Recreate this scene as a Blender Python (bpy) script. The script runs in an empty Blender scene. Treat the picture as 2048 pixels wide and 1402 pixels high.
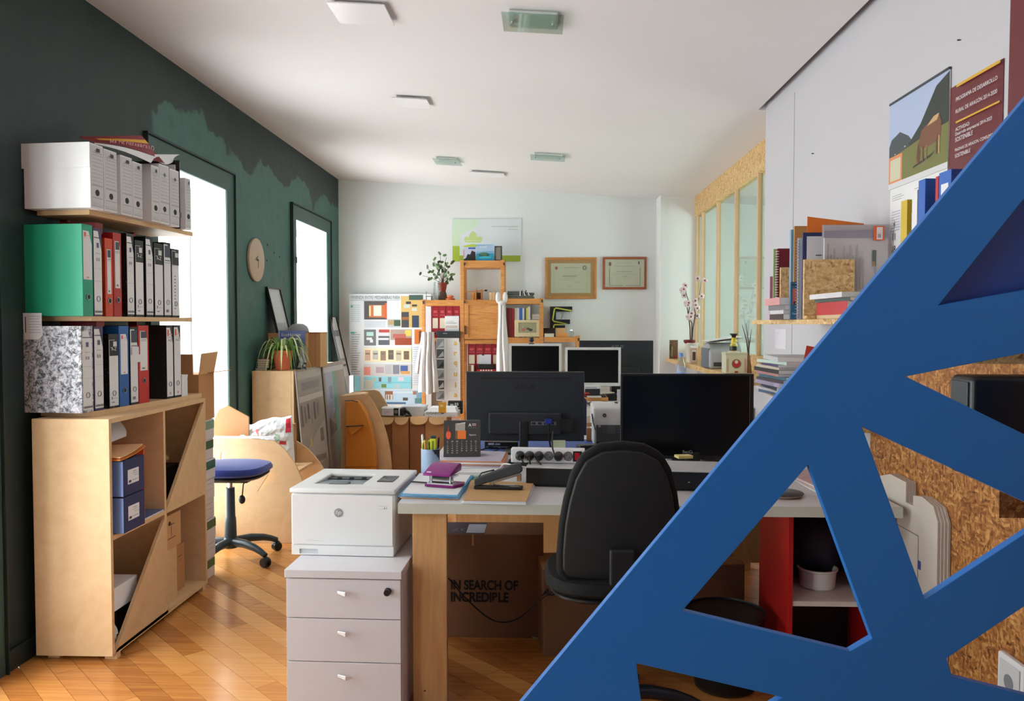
import bpy, bmesh, math, random
from mathutils import Vector, Matrix, Euler
from mathutils.geometry import tessellate_polygon
random.seed(7)
PI = math.pi
sc = bpy.context.scene
COL = sc.collection

# ------------------------------------------------------------------ camera, sky, exposure
F = 1600.0                                   # focal length in pixels of the 2048 x 1402 frame
EYE = Vector((0, 0, 1.38))
YAW, PITCH = math.atan(60 / F), math.atan(53 / F)
cam = bpy.data.cameras.new('camera')
cam.sensor_width = 36.0
cam.lens = F * 36 / 2048
cam.clip_start = 0.05
cam_o = bpy.data.objects.new('camera', cam)
cam_o.location = EYE
cam_o.rotation_euler = (PI / 2 - PITCH, 0, YAW)
COL.objects.link(cam_o)
sc.camera = cam_o
CR = Euler((PI / 2 - PITCH, 0, YAW)).to_matrix()

vs = sc.view_settings
sc.display_settings.display_device = 'sRGB'
vs.view_transform = 'Standard'
vs.look = 'None'
vs.gamma = 1.0
vs.use_curve_mapping = False
vs.exposure = 0.55

wd = bpy.data.worlds.new('overcast_sky')
sc.world = wd
wd.use_nodes = True
bgn = wd.node_tree.nodes['Background']
bgn.inputs[0].default_value = (1.0, 0.992, 0.985, 1)
bgn.inputs[1].default_value = 9.5

WL, WR, WB, WF = -2.12, 1.33, 8.3, -3.2       # inner faces: left, right, back, front walls
WIN = [(-0.60, 0.38), (1.91, 2.91), (4.33, 5.31), (6.81, 7.81)]
WZ0, WZ1 = 0.10, 2.28
WTH = 0.30
for i, (a, b) in enumerate(WIN):              # sampling portals in the window openings
    L = bpy.data.lights.new('window_portal', 'AREA')
    L.shape = 'RECTANGLE'; L.size = b - a; L.size_y = WZ1 - WZ0
    L.cycles.is_portal = True
    lo = bpy.data.objects.new('window_portal', L)
    lo.location = (WL - WTH - 0.06, (a + b) / 2, (WZ0 + WZ1) / 2)
    lo.rotation_euler = (PI / 2, 0, -PI / 2)
    COL.objects.link(lo)

# ------------------------------------------------------------------ pixel <-> room helpers
def ray(px, py):
    return CR @ Vector(((px - 1024) / F, (701 - py) / F, -1))
def at(px, py, Y):
    d = ray(px, py); return EYE + d * ((Y - EYE.y) / d.y)
def atz(px, py, Z):
    d = ray(px, py); return EYE + d * ((Z - EYE.z) / d.z)
def atx(px, py, X):
    d = ray(px, py); return EYE + d * ((X - EYE.x) / d.x)
def proj(p):
    q = CR.transposed() @ (Vector(p) - EYE)
    return 1024 + F * q.x / -q.z, 701 - F * q.y / -q.z
def ceil_z(x):
    return 2.882 - 0.067 * (x - WL)
def atc(px, py):
    d = ray(px, py)                           # z = 2.882 - .067 (x + 2.12)
    t = (2.882 - 0.067 * (0 - WL) - EYE.z) / (d.z + 0.067 * d.x)
    return EYE + d * t

# ------------------------------------------------------------------ materials
def lin(c):
    return tuple(((x / 255) / 12.92 if x / 255 <= .04045 else ((x / 255 + .055) / 1.055) ** 2.4) for x in c)
MATS = {}
def M(name, col=(200, 200, 200), rough=.55, metal=0, spec=.5, bump=0, bscale=60, var=0.06, vscale=6,
      coat=0, trans=0, alpha=1.0, sheen=0):
    if name in MATS: return MATS[name]
    m = bpy.data.materials.new(name); m.use_nodes = True; MATS[name] = m
    nt = m.node_tree; b = nt.nodes['Principled BSDF']
    c = lin(col)
    b.inputs['Roughness'].default_value = rough
    b.inputs['Metallic'].default_value = metal
    b.inputs['Specular IOR Level'].default_value = spec
    b.inputs['Coat Weight'].default_value = coat
    b.inputs['Transmission Weight'].default_value = trans
    b.inputs['Alpha'].default_value = alpha
    b.inputs['Sheen Weight'].default_value = sheen
    tc = nt.nodes.new('ShaderNodeTexCoord')
    n = nt.nodes.new('ShaderNodeTexNoise'); n.inputs['Scale'].default_value = vscale
    n.inputs['Detail'].default_value = 4
    nt.links.new(tc.outputs['Object'], n.inputs['Vector'])
    mx = nt.nodes.new('ShaderNodeMix'); mx.data_type = 'RGBA'
    nt.links.new(n.outputs['Fac'], mx.inputs['Factor'])
    mx.inputs['A'].default_value = (*[max(0, x * (1 - var * 2)) for x in c], 1)
    mx.inputs['B'].default_value = (*[min(1, x * (1 + var * 2)) for x in c], 1)
    nt.links.new(mx.outputs['Result'], b.inputs['Base Color'])
    if bump:
        n2 = nt.nodes.new('ShaderNodeTexNoise'); n2.inputs['Scale'].default_value = bscale
        n2.inputs['Detail'].default_value = 3
        nt.links.new(tc.outputs['Object'], n2.inputs['Vector'])
        bp = nt.nodes.new('ShaderNodeBump'); bp.inputs['Strength'].default_value = bump
        bp.inputs['Distance'].default_value = .01
        nt.links.new(n2.outputs['Fac'], bp.inputs['Height'])
        nt.links.new(bp.outputs['Normal'], b.inputs['Normal'])
    return m

class NT:                                      # small node-graph helper
    def __init__(s, name):
        s.m = bpy.data.materials.new(name); s.m.use_nodes = True; MATS[name] = s.m
        s.t = s.m.node_tree; s.b = s.t.nodes['Principled BSDF']
    def n(s, typ, **kw):
        x = s.t.nodes.new(typ)
        for k, v in kw.items():
            if k in x.inputs.keys(): x.inputs[k].default_value = v
            else: setattr(x, k, v)
        return x
    def l(s, a, b): s.t.links.new(a, b)
    def ramp(s, src, stops):
        r = s.n('ShaderNodeValToRGB'); e = r.color_ramp.elements
        while len(e) < len(stops): e.new(.5)
        for q, (p, c) in zip(e, stops):
            q.position = p; q.color = (*lin(c), 1)
        s.l(src, r.inputs['Fac']); return r.outputs['Color']
    def math(s, op, a, b):
        x = s.n('ShaderNodeMath', operation=op)
        for i, v in enumerate((a, b)):
            if isinstance(v, (int, float)): x.inputs[i].default_value = v
            else: s.l(v, x.inputs[i])
        return x.outputs[0]

def wood(name, stops, scale=(2, 30, 30), rot=(0, 0, 0), rough=.5, rnd=0.0, coat=0, dist=1.5):
    if name in MATS: return MATS[name]
    g = NT(name)
    tc = g.n('ShaderNodeTexCoord'); mp = g.n('ShaderNodeMapping')
    mp.inputs['Rotation'].default_value = rot; mp.inputs['Scale'].default_value = scale
    g.l(tc.outputs['Object'], mp.inputs['Vector'])
    vec = mp.outputs['Vector']
    val = None
    if rnd:
        oi = g.n('ShaderNodeObjectInfo'); ge = g.n('ShaderNodeNewGeometry')
        r = g.math('FRACT', g.math('ADD', oi.outputs['Random'], ge.outputs['Random Per Island']), 0)
        cx = g.n('ShaderNodeCombineXYZ'); g.l(g.math('MULTIPLY', r, 40.0), cx.inputs['X']); g.l(g.math('MULTIPLY', r, 70.0), cx.inputs['Z'])
        va = g.n('ShaderNodeVectorMath', operation='ADD'); g.l(vec, va.inputs[0]); g.l(cx.outputs[0], va.inputs[1]); vec = va.outputs[0]
        val = r
    n = g.n('ShaderNodeTexNoise', Scale=1.0, Detail=6.0, Roughness=.6, Distortion=dist)
    g.l(vec, n.inputs['Vector'])
    fac = n.outputs['Fac']
    if val is not None:
        fac = g.math('ADD', g.math('MULTIPLY', fac, 1 - rnd * .5), g.math('MULTIPLY', g.math('SUBTRACT', val, .3), rnd))
    g.l(g.ramp(fac, stops), g.b.inputs['Base Color'])
    g.b.inputs['Roughness'].default_value = rough
    g.b.inputs['Coat Weight'].default_value = coat
    g.b.inputs['Coat Roughness'].default_value = .12
    bp = g.n('ShaderNodeBump', Strength=.08, Distance=.004); g.l(n.outputs['Fac'], bp.inputs['Height']); g.l(bp.outputs['Normal'], g.b.inputs['Normal'])
    return g.m

def osb(name, stops):
    if name in MATS: return MATS[name]
    g = NT(name); tc = g.n('ShaderNodeTexCoord')
    wob = g.n('ShaderNodeTexNoise', Scale=14.0, Detail=2.0); g.l(tc.outputs['Object'], wob.inputs['Vector'])
    va = g.n('ShaderNodeVectorMath', operation='SCALE'); g.l(wob.outputs['Color'], va.inputs[0]); va.inputs['Scale'].default_value = .05
    vb = g.n('ShaderNodeVectorMath', operation='ADD'); g.l(tc.outputs['Object'], vb.inputs[0]); g.l(va.outputs[0], vb.inputs[1])
    cols = []
    for sc_, rt_ in (((120, 26, 110), (.5, .1, .3)), ((100, 120, 24), (.2, .6, .4)), ((26, 90, 95), (.7, .3, .9))):
        mp = g.n('ShaderNodeMapping'); mp.inputs['Scale'].default_value = sc_; mp.inputs['Rotation'].default_value = rt_
        g.l(vb.outputs[0], mp.inputs['Vector'])
        v = g.n('ShaderNodeTexVoronoi', Scale=1.0, Randomness=1.0); g.l(mp.outputs['Vector'], v.inputs['Vector'])
        sp = g.n('ShaderNodeSeparateColor'); g.l(v.outputs['Color'], sp.inputs['Color']); cols.append(sp.outputs['Red'])
    ns = g.n('ShaderNodeTexNoise', Scale=22.0, Detail=3.0); g.l(tc.outputs['Object'], ns.inputs['Vector'])
    m1 = g.n('ShaderNodeMapRange', **{'From Min': .46, 'From Max': .54}); g.l(ns.outputs['Fac'], m1.inputs['Value']); s1 = m1.outputs[0]
    a = g.math('ADD', g.math('MULTIPLY', cols[0], s1), g.math('MULTIPLY', cols[1], g.math('SUBTRACT', 1.0, s1)))
    f = g.math('ADD', g.math('MULTIPLY', a, .5), g.math('MULTIPLY', cols[2], .28))
    n3 = g.n('ShaderNodeTexNoise', Scale=60.0, Detail=6.0, Roughness=.7); g.l(tc.outputs['Object'], n3.inputs['Vector'])
    f = g.math('ADD', f, g.math('MULTIPLY', n3.outputs['Fac'], .25))
    g.l(g.ramp(f, stops), g.b.inputs['Base Color'])
    g.b.inputs['Roughness'].default_value = .55
    bp = g.n('ShaderNodeBump', Strength=.2, Distance=.003); g.l(f, bp.inputs['Height']); g.l(bp.outputs['Normal'], g.b.inputs['Normal'])
    return g.m

def marble(name):
    if name in MATS: return MATS[name]
    g = NT(name); tc = g.n('ShaderNodeTexCoord')
    n = g.n('ShaderNodeTexNoise', Scale=42.0, Detail=8.0, Roughness=.85, Distortion=.6); g.l(tc.outputs['Object'], n.inputs['Vector'])
    g.l(g.ramp(n.outputs['Fac'], [(.38, (14, 14, 16)), (.45, (90, 90, 98)), (.52, (196, 196, 206)), (.62, (235, 235, 240))]), g.b.inputs['Base Color'])
    g.b.inputs['Roughness'].default_value = .4
    return g.m
def marble_dark(name):
    if name in MATS: return MATS[name]
    g = NT(name); tc = g.n('ShaderNodeTexCoord')
    n = g.n('ShaderNodeTexNoise', Scale=55.0, Detail=6.0, Roughness=.75); g.l(tc.outputs['Object'], n.inputs['Vector'])
    g.l(g.ramp(n.outputs['Fac'], [(.5, (16, 15, 17)), (.60, (44, 42, 44)), (.72, (170, 166, 170))]), g.b.inputs['Base Color'])
    g.b.inputs['Roughness'].default_value = .4
    return g.m

def glass(name, tint=(235, 245, 240), refl=1.0, rough=.0):
    if name in MATS: return MATS[name]
    g = NT(name)
    tr = g.n('ShaderNodeBsdfTransparent'); tr.inputs['Color'].default_value = (*lin(tint), 1)
    gl = g.n('ShaderNodeBsdfGlossy', Roughness=rough)
    ge = g.n('ShaderNodeNewGeometry'); dt = g.n('ShaderNodeVectorMath', operation='DOT_PRODUCT')
    g.l(ge.outputs['Normal'], dt.inputs[0]); g.l(ge.outputs['Incoming'], dt.inputs[1])
    c1 = g.math('SUBTRACT', 1.0, g.math('ABSOLUTE', dt.outputs['Value'], 0))      # Schlick's fresnel, same from both sides
    fr = g.math('ADD', g.math('MULTIPLY', g.math('POWER', c1, 5.0), .96), .04)
    mx = g.n('ShaderNodeMixShader')
    g.l(g.math('MINIMUM', g.math('MULTIPLY', fr, refl), 1.0), mx.inputs['Fac']); g.l(tr.outputs[0], mx.inputs[1]); g.l(gl.outputs[0], mx.inputs[2])
    out = [n for n in g.t.nodes if n.type == 'OUTPUT_MATERIAL'][0]
    g.l(mx.outputs[0], out.inputs['Surface'])
    return g.m

def print_mat():
    if 'flat_print' in MATS: return MATS['flat_print']
    g = NT('flat_print'); a = g.n('ShaderNodeAttribute'); a.attribute_name = 'Col'
    g.l(a.outputs['Color'], g.b.inputs['Base Color'])
    g.b.inputs['Roughness'].default_value = .45
    return g.m

# ------------------------------------------------------------------ mesh building
def wmat(o):
    m = Matrix.Identity(4)
    while o is not None:
        m = Matrix.LocRotScale(o.location, o.rotation_euler, o.scale) @ m
        o = o.parent
    return m

class MB:
    def __init__(s): s.v, s.f, s.mi = [], [], []
    def add(s, vs, fs, mi=0):
        b = len(s.v); s.v += [Vector(p) for p in vs]
        for f in fs: s.f.append([b + i for i in f]); s.mi.append(mi)
        return s
    def box(s, a, b, mi=0):
        (x0, y0, z0), (x1, y1, z1) = a, b
        x0, x1 = min(x0, x1), max(x0, x1); y0, y1 = min(y0, y1), max(y0, y1); z0, z1 = min(z0, z1), max(z0, z1)
        return s.add([(x0, y0, z0), (x1, y0, z0), (x1, y1, z0), (x0, y1, z0), (x0, y0, z1), (x1, y0, z1), (x1, y1, z1), (x0, y1, z1)],
                     [(0, 3, 2, 1), (4, 5, 6, 7), (0, 1, 5, 4), (1, 2, 6, 5), (2, 3, 7, 6), (3, 0, 4, 7)], mi)
    def cbox(s, c, size, rot=None, mi=0):
        m = MB().box([-q / 2 for q in size], [q / 2 for q in size])
        R = (rot if isinstance(rot, Matrix) else Euler(rot or (0, 0, 0)).to_matrix())
        return s.add([R @ p + Vector(c) for p in m.v], m.f, mi)
    def prism(s, loop, off, mi=0):
        n = len(loop); off = Vector(off)
        a = [Vector(p) for p in loop]; b = [p + off for p in a]
        fs = [tuple(range(n - 1, -1, -1)), tuple(range(n, 2 * n))] + [(i, (i + 1) % n, n + (i + 1) % n, n + i) for i in range(n)]
        return s.add(a + b, fs, mi)
    def plate(s, outer, holes, off, mi=0):     # extruded polygon with holes
        loops = [[Vector(p) for p in outer]] + [[Vector(p) for p in h] for h in holes]
        tris = tessellate_polygon(loops)
        flat = [p for l in loops for p in l]; n = len(flat); off = Vector(off)
        fs = [tuple(t) for t in tris] + [tuple(n + i for i in reversed(t)) for t in tris]
        k = 0
        for l in loops:
            m = len(l)
            for i in range(m):
                j = (i + 1) % m; fs.append((k + i, k + j, n + k + j, n + k + i))
            k += m
        return s.add(flat + [p + off for p in flat], fs, mi)
    def lathe(s, prof, c=(0, 0, 0), n=24, mi=0, axis='z', sx=1, sy=1):
        vs, fs = [], []
        for r, z in prof:
            for k in range(n):
                a = 2 * PI * k / n; p = (r * math.cos(a) * sx, r * math.sin(a) * sy, z)
                if axis == 'y': p = (p[0], p[2], p[1])
                if axis == 'x': p = (p[2], p[0], p[1])
                vs.append(Vector(p) + Vector(c))
        for i in range(len(prof) - 1):
            for k in range(n):
                fs.append((i * n + k, i * n + (k + 1) % n, (i + 1) * n + (k + 1) % n, (i + 1) * n + k))
        if prof[0][0] > 1e-6: fs.append(tuple(range(n - 1, -1, -1)))
        if prof[-1][0] > 1e-6: fs.append(tuple((len(prof) - 1) * n + k for k in range(n)))
        return s.add(vs, fs, mi)
    def tube(s, path, r, n=8, mi=0, closed=False):
        P = [Vector(p) for p in path]; m = len(P)
        rr = r if isinstance(r, (list, tuple)) else [r] * m
        vs, fs = [], []; up = None
        for i in range(m):
            if closed: t = P[(i + 1) % m] - P[i - 1]
            else: t = P[min(i + 1, m - 1)] - P[max(i - 1, 0)]
            t.normalize()
            if up is None:
                up = Vector((0, 0, 1)) if abs(t.z) < .9 else Vector((1, 0, 0))
            x = up.cross(t)
            if x.length < 1e-5: x = Vector((1, 0, 0)).cross(t)
            x.normalize(); y = t.cross(x); up = y
            for k in range(n):
                a = 2 * PI * k / n; vs.append(P[i] + (x * math.cos(a) + y * math.sin(a)) * rr[i])
        for i in range(m if closed else m - 1):
            j = (i + 1) % m
            for k in range(n): fs.append((i * n + k, i * n + (k + 1) % n, j * n + (k + 1) % n, j * n + k))
        if not closed:
            fs.append(tuple(range(n - 1, -1, -1))); fs.append(tuple((m - 1) * n + k for k in range(n)))
        return s.add(vs, fs, mi)
    def ball(s, c, r, nu=16, nv=10, mi=0):
        r = (r, r, r) if isinstance(r, (int, float)) else r
        vs = [Vector((r[0] * math.sin(PI * j / nv) * math.cos(2 * PI * i / nu), r[1] * math.sin(PI * j / nv) * math.sin(2 * PI * i / nu),
                      r[2] * math.cos(PI * j / nv))) + Vector(c) for j in range(nv + 1) for i in range(nu)]
        fs = [(j * nu + i, (j + 1) * nu + i, (j + 1) * nu + (i + 1) % nu, j * nu + (i + 1) % nu) for j in range(nv) for i in range(nu)]
        return s.add(vs, fs, mi)
    def grid(s, fn, nu, nv, mi=0):
        vs = [fn(i / nu, j / nv) for j in range(nv + 1) for i in range(nu + 1)]; w = nu + 1
        fs = [(j * w + i, j * w + i + 1, (j + 1) * w + i + 1, (j + 1) * w + i) for j in range(nv) for i in range(nu)]
        return s.add(vs, fs, mi)
    def build(s, name, mat, parent=None, bevel=0, seg=2, smooth=False, solid=0, world=False, loc=None, rot=None, sub=0):
        bm = bmesh.new()
        vs = [bm.verts.new(p) for p in s.v]
        for f, mi in zip(s.f, s.mi):
            if len(set(f)) < 3: continue
            try: q = bm.faces.new([vs[i] for i in f]); q.material_index = mi
            except ValueError: pass
        bmesh.ops.remove_doubles(bm, verts=bm.verts, dist=1e-6)
        if solid: bmesh.ops.solidify(bm, geom=bm.faces[:], thickness=solid)
        bmesh.ops.recalc_face_normals(bm, faces=bm.faces)
        if bevel:
            ed = [e for e in bm.edges if len(e.link_faces) == 2 and e.calc_face_angle(0) > .45]
            bmesh.ops.bevel(bm, geom=ed, offset=bevel, segments=seg, profile=.5, affect='EDGES', clamp_overlap=True)
        if world and parent is not None:
            bm.transform(wmat(parent).inverted())
        me = bpy.data.meshes.new(name); bm.to_mesh(me); bm.free()
        for m in (mat if isinstance(mat, (list, tuple)) else [mat]): me.materials.append(m)
        if smooth:
            for p in me.polygons: p.use_smooth = True
            me.set_sharp_from_angle(angle=math.radians(40))
        o = bpy.data.objects.new(name, me); COL.objects.link(o)
        if parent is not None: o.parent = parent
        if loc is not None: o.location = loc
        if rot is not None: o.rotation_euler = rot
        if sub:
            md = o.modifiers.new('subsurf', 'SUBSURF'); md.levels = sub; md.render_levels = sub
        return o

def thing(name, label, cat, loc=(0, 0, 0), rz=0, group=None):
    o = bpy.data.objects.new(name, None); COL.objects.link(o)
    o.empty_display_size = .05
    o.location = loc; o.rotation_euler = (0, 0, rz)
    o['label'] = label; o['category'] = cat
    if group: o['group'] = group
    return o
def tag(o, label, cat, group=None):
    o['label'] = label; o['category'] = cat
    if group: o['group'] = group
    return o
def struct(o):
    o['kind'] = 'structure'; return o
def bx(name, a, b, mat, parent=None, bevel=0, **kw):
    return MB().box(a, b).build(name, mat, parent, bevel, **kw)
def copy_tree(o, parent=None):
    c = o.copy(); COL.objects.link(c)
    if parent is not None: c.parent = parent
    for ch in list(o.children): copy_tree(ch, c)
    return c

def prn(parent, P, R, U, items, name='print', world=False, eps=.0008):
    """flat print: items = (x0,y0,x1,y1,col) rectangles or ('p',[(x,y)..],col) polygons or ('e',cx,cy,rx,ry,col)"""
    P, R, U = Vector(P), Vector(R).normalized(), Vector(U).normalized(); N = R.cross(U).normalized()
    me = bpy.data.meshes.new(name); v, f, cs = [], [], []
    for k, it in enumerate(items):
        if it[0] == 'p': pts, c = it[1], it[2]
        elif it[0] == 'e':
            pts = [(it[1] + it[3] * math.cos(2 * PI * q / 20), it[2] + it[4] * math.sin(2 * PI * q / 20)) for q in range(20)]; c = it[5]
        else: pts, c = [(it[0], it[1]), (it[2], it[1]), (it[2], it[3]), (it[0], it[3])], it[4]
        b = len(v)
        v += [P + R * x + U * y + N * (eps + k * .00012) for x, y in pts]
        f.append(list(range(b, b + len(pts)))); cs += [(*lin(c), 1)] * len(pts)
    if world and parent is not None:
        im = wmat(parent).inverted(); v = [im @ p for p in v]
    me.from_pydata(v, [], f)
    a = me.color_attributes.new('Col', 'FLOAT_COLOR', 'CORNER')
    i = 0
    for p in me.polygons:
        for li in p.loop_indices: a.data[li].color = cs[me.loops[li].vertex_index]
    me.materials.append(print_mat())
    o = bpy.data.objects.new(name, me); COL.objects.link(o)
    if parent is not None: o.parent = parent
    if len(items) > 1: o['kind'] = 'stuff'
    return o

def text(s, parent, P, R, U, width=None, height=None, mat=None, name='lettering', world=False, align='C', eps=.001, ext=.0003, shear=0, bold=0):
    cu = bpy.data.curves.new('t', 'FONT'); cu.body = s; cu.size = 1.0; cu.extrude = 0; cu.shear = shear; cu.offset = bold
    to = bpy.data.objects.new('t', cu); COL.objects.link(to)
    me = bpy.data.meshes.new_from_object(to, depsgraph=bpy.context.evaluated_depsgraph_get()) if False else None
    dg = bpy.context.evaluated_depsgraph_get(); me = bpy.data.meshes.new_from_object(to.evaluated_get(dg), depsgraph=dg)
    bpy.data.objects.remove(to); bpy.data.curves.remove(cu)
    xs = [q.co.x for q in me.vertices]; ys = [q.co.y for q in me.vertices]
    x0, x1, y0, y1 = min(xs), max(xs), min(ys), max(ys)
    sx = sy = 1
    if width and height: sx, sy = width / (x1 - x0), height / (y1 - y0)
    elif width: sx = sy = width / (x1 - x0)
    else: sx = sy = height / (y1 - y0)
    P, R, U = Vector(P), Vector(R).normalized(), Vector(U).normalized(); N = R.cross(U).normalized()
    ox = {'C': (x0 + x1) / 2, 'L': x0, 'R': x1}[align]; oy = (y0 + y1) / 2
    im = wmat(parent).inverted() if (world and parent is not None) else Matrix.Identity(4)
    for q in me.vertices:
        q.co = im @ (P + R * ((q.co.x - ox) * sx) + U * ((q.co.y - oy) * sy) + N * eps)
    me.name = name; me.materials.clear(); me.materials.append(mat or M('ink_black', (20, 20, 22), .5))
    o = bpy.data.objects.new(name, me); COL.objects.link(o)
    if parent is not None: o.parent = parent
    return o
X_, Y_, Z_ = Vector((1, 0, 0)), Vector((0, 1, 0)), Vector((0, 0, 1))

# common materials
mMDF = wood('mdf_board', [(.3, (214, 176, 130)), (.7, (226, 190, 146))], (9, 9, 9), rough=.55)
mMDFe = M('mdf_edge', (176, 128, 84), .6)
mPine = wood('pine_wood', [(.25, (186, 116, 56)), (.5, (212, 146, 80)), (.75, (226, 166, 98))], (5, 5, 60), rough=.45)
mPineH = wood('pine_wood_across', [(.25, (180, 110, 52)), (.5, (212, 146, 80)), (.75, (228, 168, 100))], (4, 40, 46), rough=.45)
mLeg = wood('desk_wood', [(.3, (196, 148, 96)), (.7, (214, 170, 116))], (30, 30, 3), rough=.45)
mOSB = osb('osb_pale', [(.12, (134, 92, 50)), (.3, (196, 154, 100)), (.55, (216, 178, 122)), (.8, (232, 200, 148))])
mOSBw = osb('osb_varnished', [(.12, (84, 46, 18)), (.32, (136, 82, 36)), (.55, (164, 106, 50)), (.84, (206, 154, 92))])
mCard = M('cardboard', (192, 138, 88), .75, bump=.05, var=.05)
mCard2 = M('cardboard_pale', (206, 160, 110), .75, bump=.05, var=.05)
mWhite = M('white_plastic', (226, 226, 228), .4, var=.01)
mPaper = M('paper_white', (230, 230, 232), .7, var=.02)
mKraft = M('kraft_paper', (190, 150, 100), .7, var=.04)
mBlackP = M('black_plastic', (20, 21, 23), .38, var=.03)
mBlackM = M('black_matte', (16, 16, 17), .6, var=.05)
mDarkG = M('dark_grey_plastic', (52, 58, 62), .4, var=.04)
mGrey = M('grey_plastic', (128, 132, 138), .45, var=.03)
mChrome = M('chrome', (225, 225, 230), .12, metal=1, var=0)
mSteel = M('steel', (170, 172, 176), .3, metal=1, var=.02)
mInk = M('ink_black', (18, 18, 20), .5)
mScreen = M('screen_off', (9, 10, 12), .22, var=.02, spec=.35)
# ================================================================== the room
def wall_white(name, col):
    return M(name, col, .85, bump=.04, bscale=30, var=.015, vscale=1.5)
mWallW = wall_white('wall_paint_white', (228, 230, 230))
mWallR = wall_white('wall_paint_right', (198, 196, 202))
mCeil = wall_white('ceiling_paint', (230, 227, 228))
def green_wall():
    g = NT('wall_paint_green'); tc = g.n('ShaderNodeTexCoord')
    sx = g.n('ShaderNodeSeparateXYZ'); g.l(tc.outputs['Object'], sx.inputs[0])
    n = g.n('ShaderNodeTexNoise', Scale=1.6, Detail=5.0, Roughness=.55); g.l(tc.outputs['Object'], n.inputs['Vector'])
    # a second coat of lighter paint ends in a ragged line above the doors
    edge = g.math('ADD', g.math('MULTIPLY', g.math('SUBTRACT', n.outputs['Fac'], .5), .9), g.math('SUBTRACT', 2.6, sx.outputs['Z']))
    a = g.n('ShaderNodeMapRange', **{'From Min': -.012, 'From Max': .012}); g.l(edge, a.inputs['Value'])
    y = g.n('ShaderNodeMapRange', **{'From Min': 4.34, 'From Max': 4.38})
    g.l(g.math('ADD', sx.outputs['Y'], g.math('MULTIPLY', n.outputs['Fac'], .1)), y.inputs['Value'])
    mask = g.math('MULTIPLY', a.outputs[0], y.outputs[0])
    n2 = g.n('ShaderNodeTexNoise', Scale=5.0, Detail=6.0); g.l(tc.outputs['Object'], n2.inputs['Vector'])
    mx = g.n('ShaderNodeMix', data_type='RGBA')
    g.l(mask, mx.inputs['Factor'])
    g.l(g.ramp(n2.outputs['Fac'], [(.3, (30, 46, 47)), (.7, (37, 54, 54))]), mx.inputs['A'])
    g.l(g.ramp(n2.outputs['Fac'], [(.3, (58, 94, 88)), (.55, (66, 104, 97)), (.72, (54, 88, 82))]), mx.inputs['B'])
    g.l(mx.outputs['Result'], g.b.inputs['Base Color'])
    g.b.inputs['Roughness'].default_value = .6
    n3 = g.n('ShaderNodeTexNoise', Scale=9.0, Detail=8.0); g.l(tc.outputs['Object'], n3.inputs['Vector'])
    bp = g.n('ShaderNodeBump', Strength=.25, Distance=.02); g.l(n3.outputs['Fac'], bp.inputs['Height']); g.l(bp.outputs['Normal'], g.b.inputs['Normal'])
    return g.m
mGreen = green_wall()
mTrimG = M('trim_paint_green', (50, 82, 77), .5, bump=.06, bscale=20, var=.05)
mTrimD = M('baseboard_paint_green', (34, 46, 44), .5)

# floor: dark base with oblique parquet planks
fl = struct(bx('floor', (WL, WF, -.03), (1.33, WB, -.0152), M('floor_base', (40, 24, 14), .8)))
mFloor = wood('parquet', [(.15, (158, 96, 46)), (.4, (192, 124, 62)), (.6, (208, 142, 76)), (.85, (222, 162, 96))],
              (1.6, 60, 60), (0, 0, PI / 4), rough=.27, rnd=.5, coat=.25, dist=.6)
def clip(poly, x0, x1, y0, y1):
    for ax, lim, sg in ((0, x0, 1), (0, x1, -1), (1, y0, 1), (1, y1, -1)):
        out = []
        for i in range(len(poly)):
            a, b = poly[i], poly[(i + 1) % len(poly)]
            da, db = (a[ax] - lim) * sg, (b[ax] - lim) * sg
            if da >= 0: out.append(a)
            if da * db < 0:
                t = da / (da - db); out.append((a[0] + (b[0] - a[0]) * t, a[1] + (b[1] - a[1]) * t))
        poly = out
        if len(poly) < 3: return []
    return poly
s2 = math.sqrt(.5); pw, pl = .088, 1.05
planks = []
for j in range(-60, 110):
    off = random.random() * pl
    for i in range(-10, 12):
        u0, u1 = i * pl + off + .0007, (i + 1) * pl + off - .0007
        v0, v1 = j * pw + .0008, (j + 1) * pw - .0008
        q = [((u + v) * s2, (v - u) * s2) for u, v in ((u0, v0), (u1, v0), (u1, v1), (u0, v1))]
        q = clip(q, WL, 1.33, WF, WB)
        if not q: continue
        cx = sum(p[0] for p in q) / len(q); cy = sum(p[1] for p in q) / len(q)
        s = 1e9
        if cy > 2.2:
            px, py = proj((cx, cy, 0))
            s = cy + (0 if -120 < px < 1320 and cx < .5 else 50)
        planks.append((s, q))
planks.sort(key=lambda t: t[0])
rest = MB()
for k, (s, q) in enumerate(planks):
    dz = random.uniform(-.0004, .0004)
    lp = [(p[0], p[1], -.0151) for p in q][::-1]
    if k < 285 and s < 40:
        MB().prism(lp, (0, 0, .0151 + dz)).build('plank', mFloor, fl)
    else: rest.prism(lp, (0, 0, .0151 + dz))
o = rest.build('plank_field', mFloor, fl); o['kind'] = 'stuff'

# ceiling, slightly sloping to the right, with a shadow gap along the right wall
cg = 1.285
MBc = MB()
x0, x1 = WL - .35, 3.5
MBc.prism([(x0, WF - .2, ceil_z(x0)), (cg, WF - .2, ceil_z(cg)), (cg, WB + .2, ceil_z(cg)), (x0, WB + .2, ceil_z(x0))], (0, 0, .12))
MBc.prism([(cg, 4.86, ceil_z(cg)), (x1, 4.86, ceil_z(x1)), (x1, WB + .2, ceil_z(x1)), (cg, WB + .2, ceil_z(cg))], (0, 0, .12))
MBc.box((cg, WF - .2, ceil_z(cg) + .06), (x1, 4.86, ceil_z(cg) + .18))
struct(MBc.build('ceiling', mCeil))
struct(bx('trim_1', (cg, WF, ceil_z(cg) + .022), (cg + .018, 4.86, ceil_z(cg) + .06), M('gap_profile', (150, 148, 150), .5)))

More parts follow.
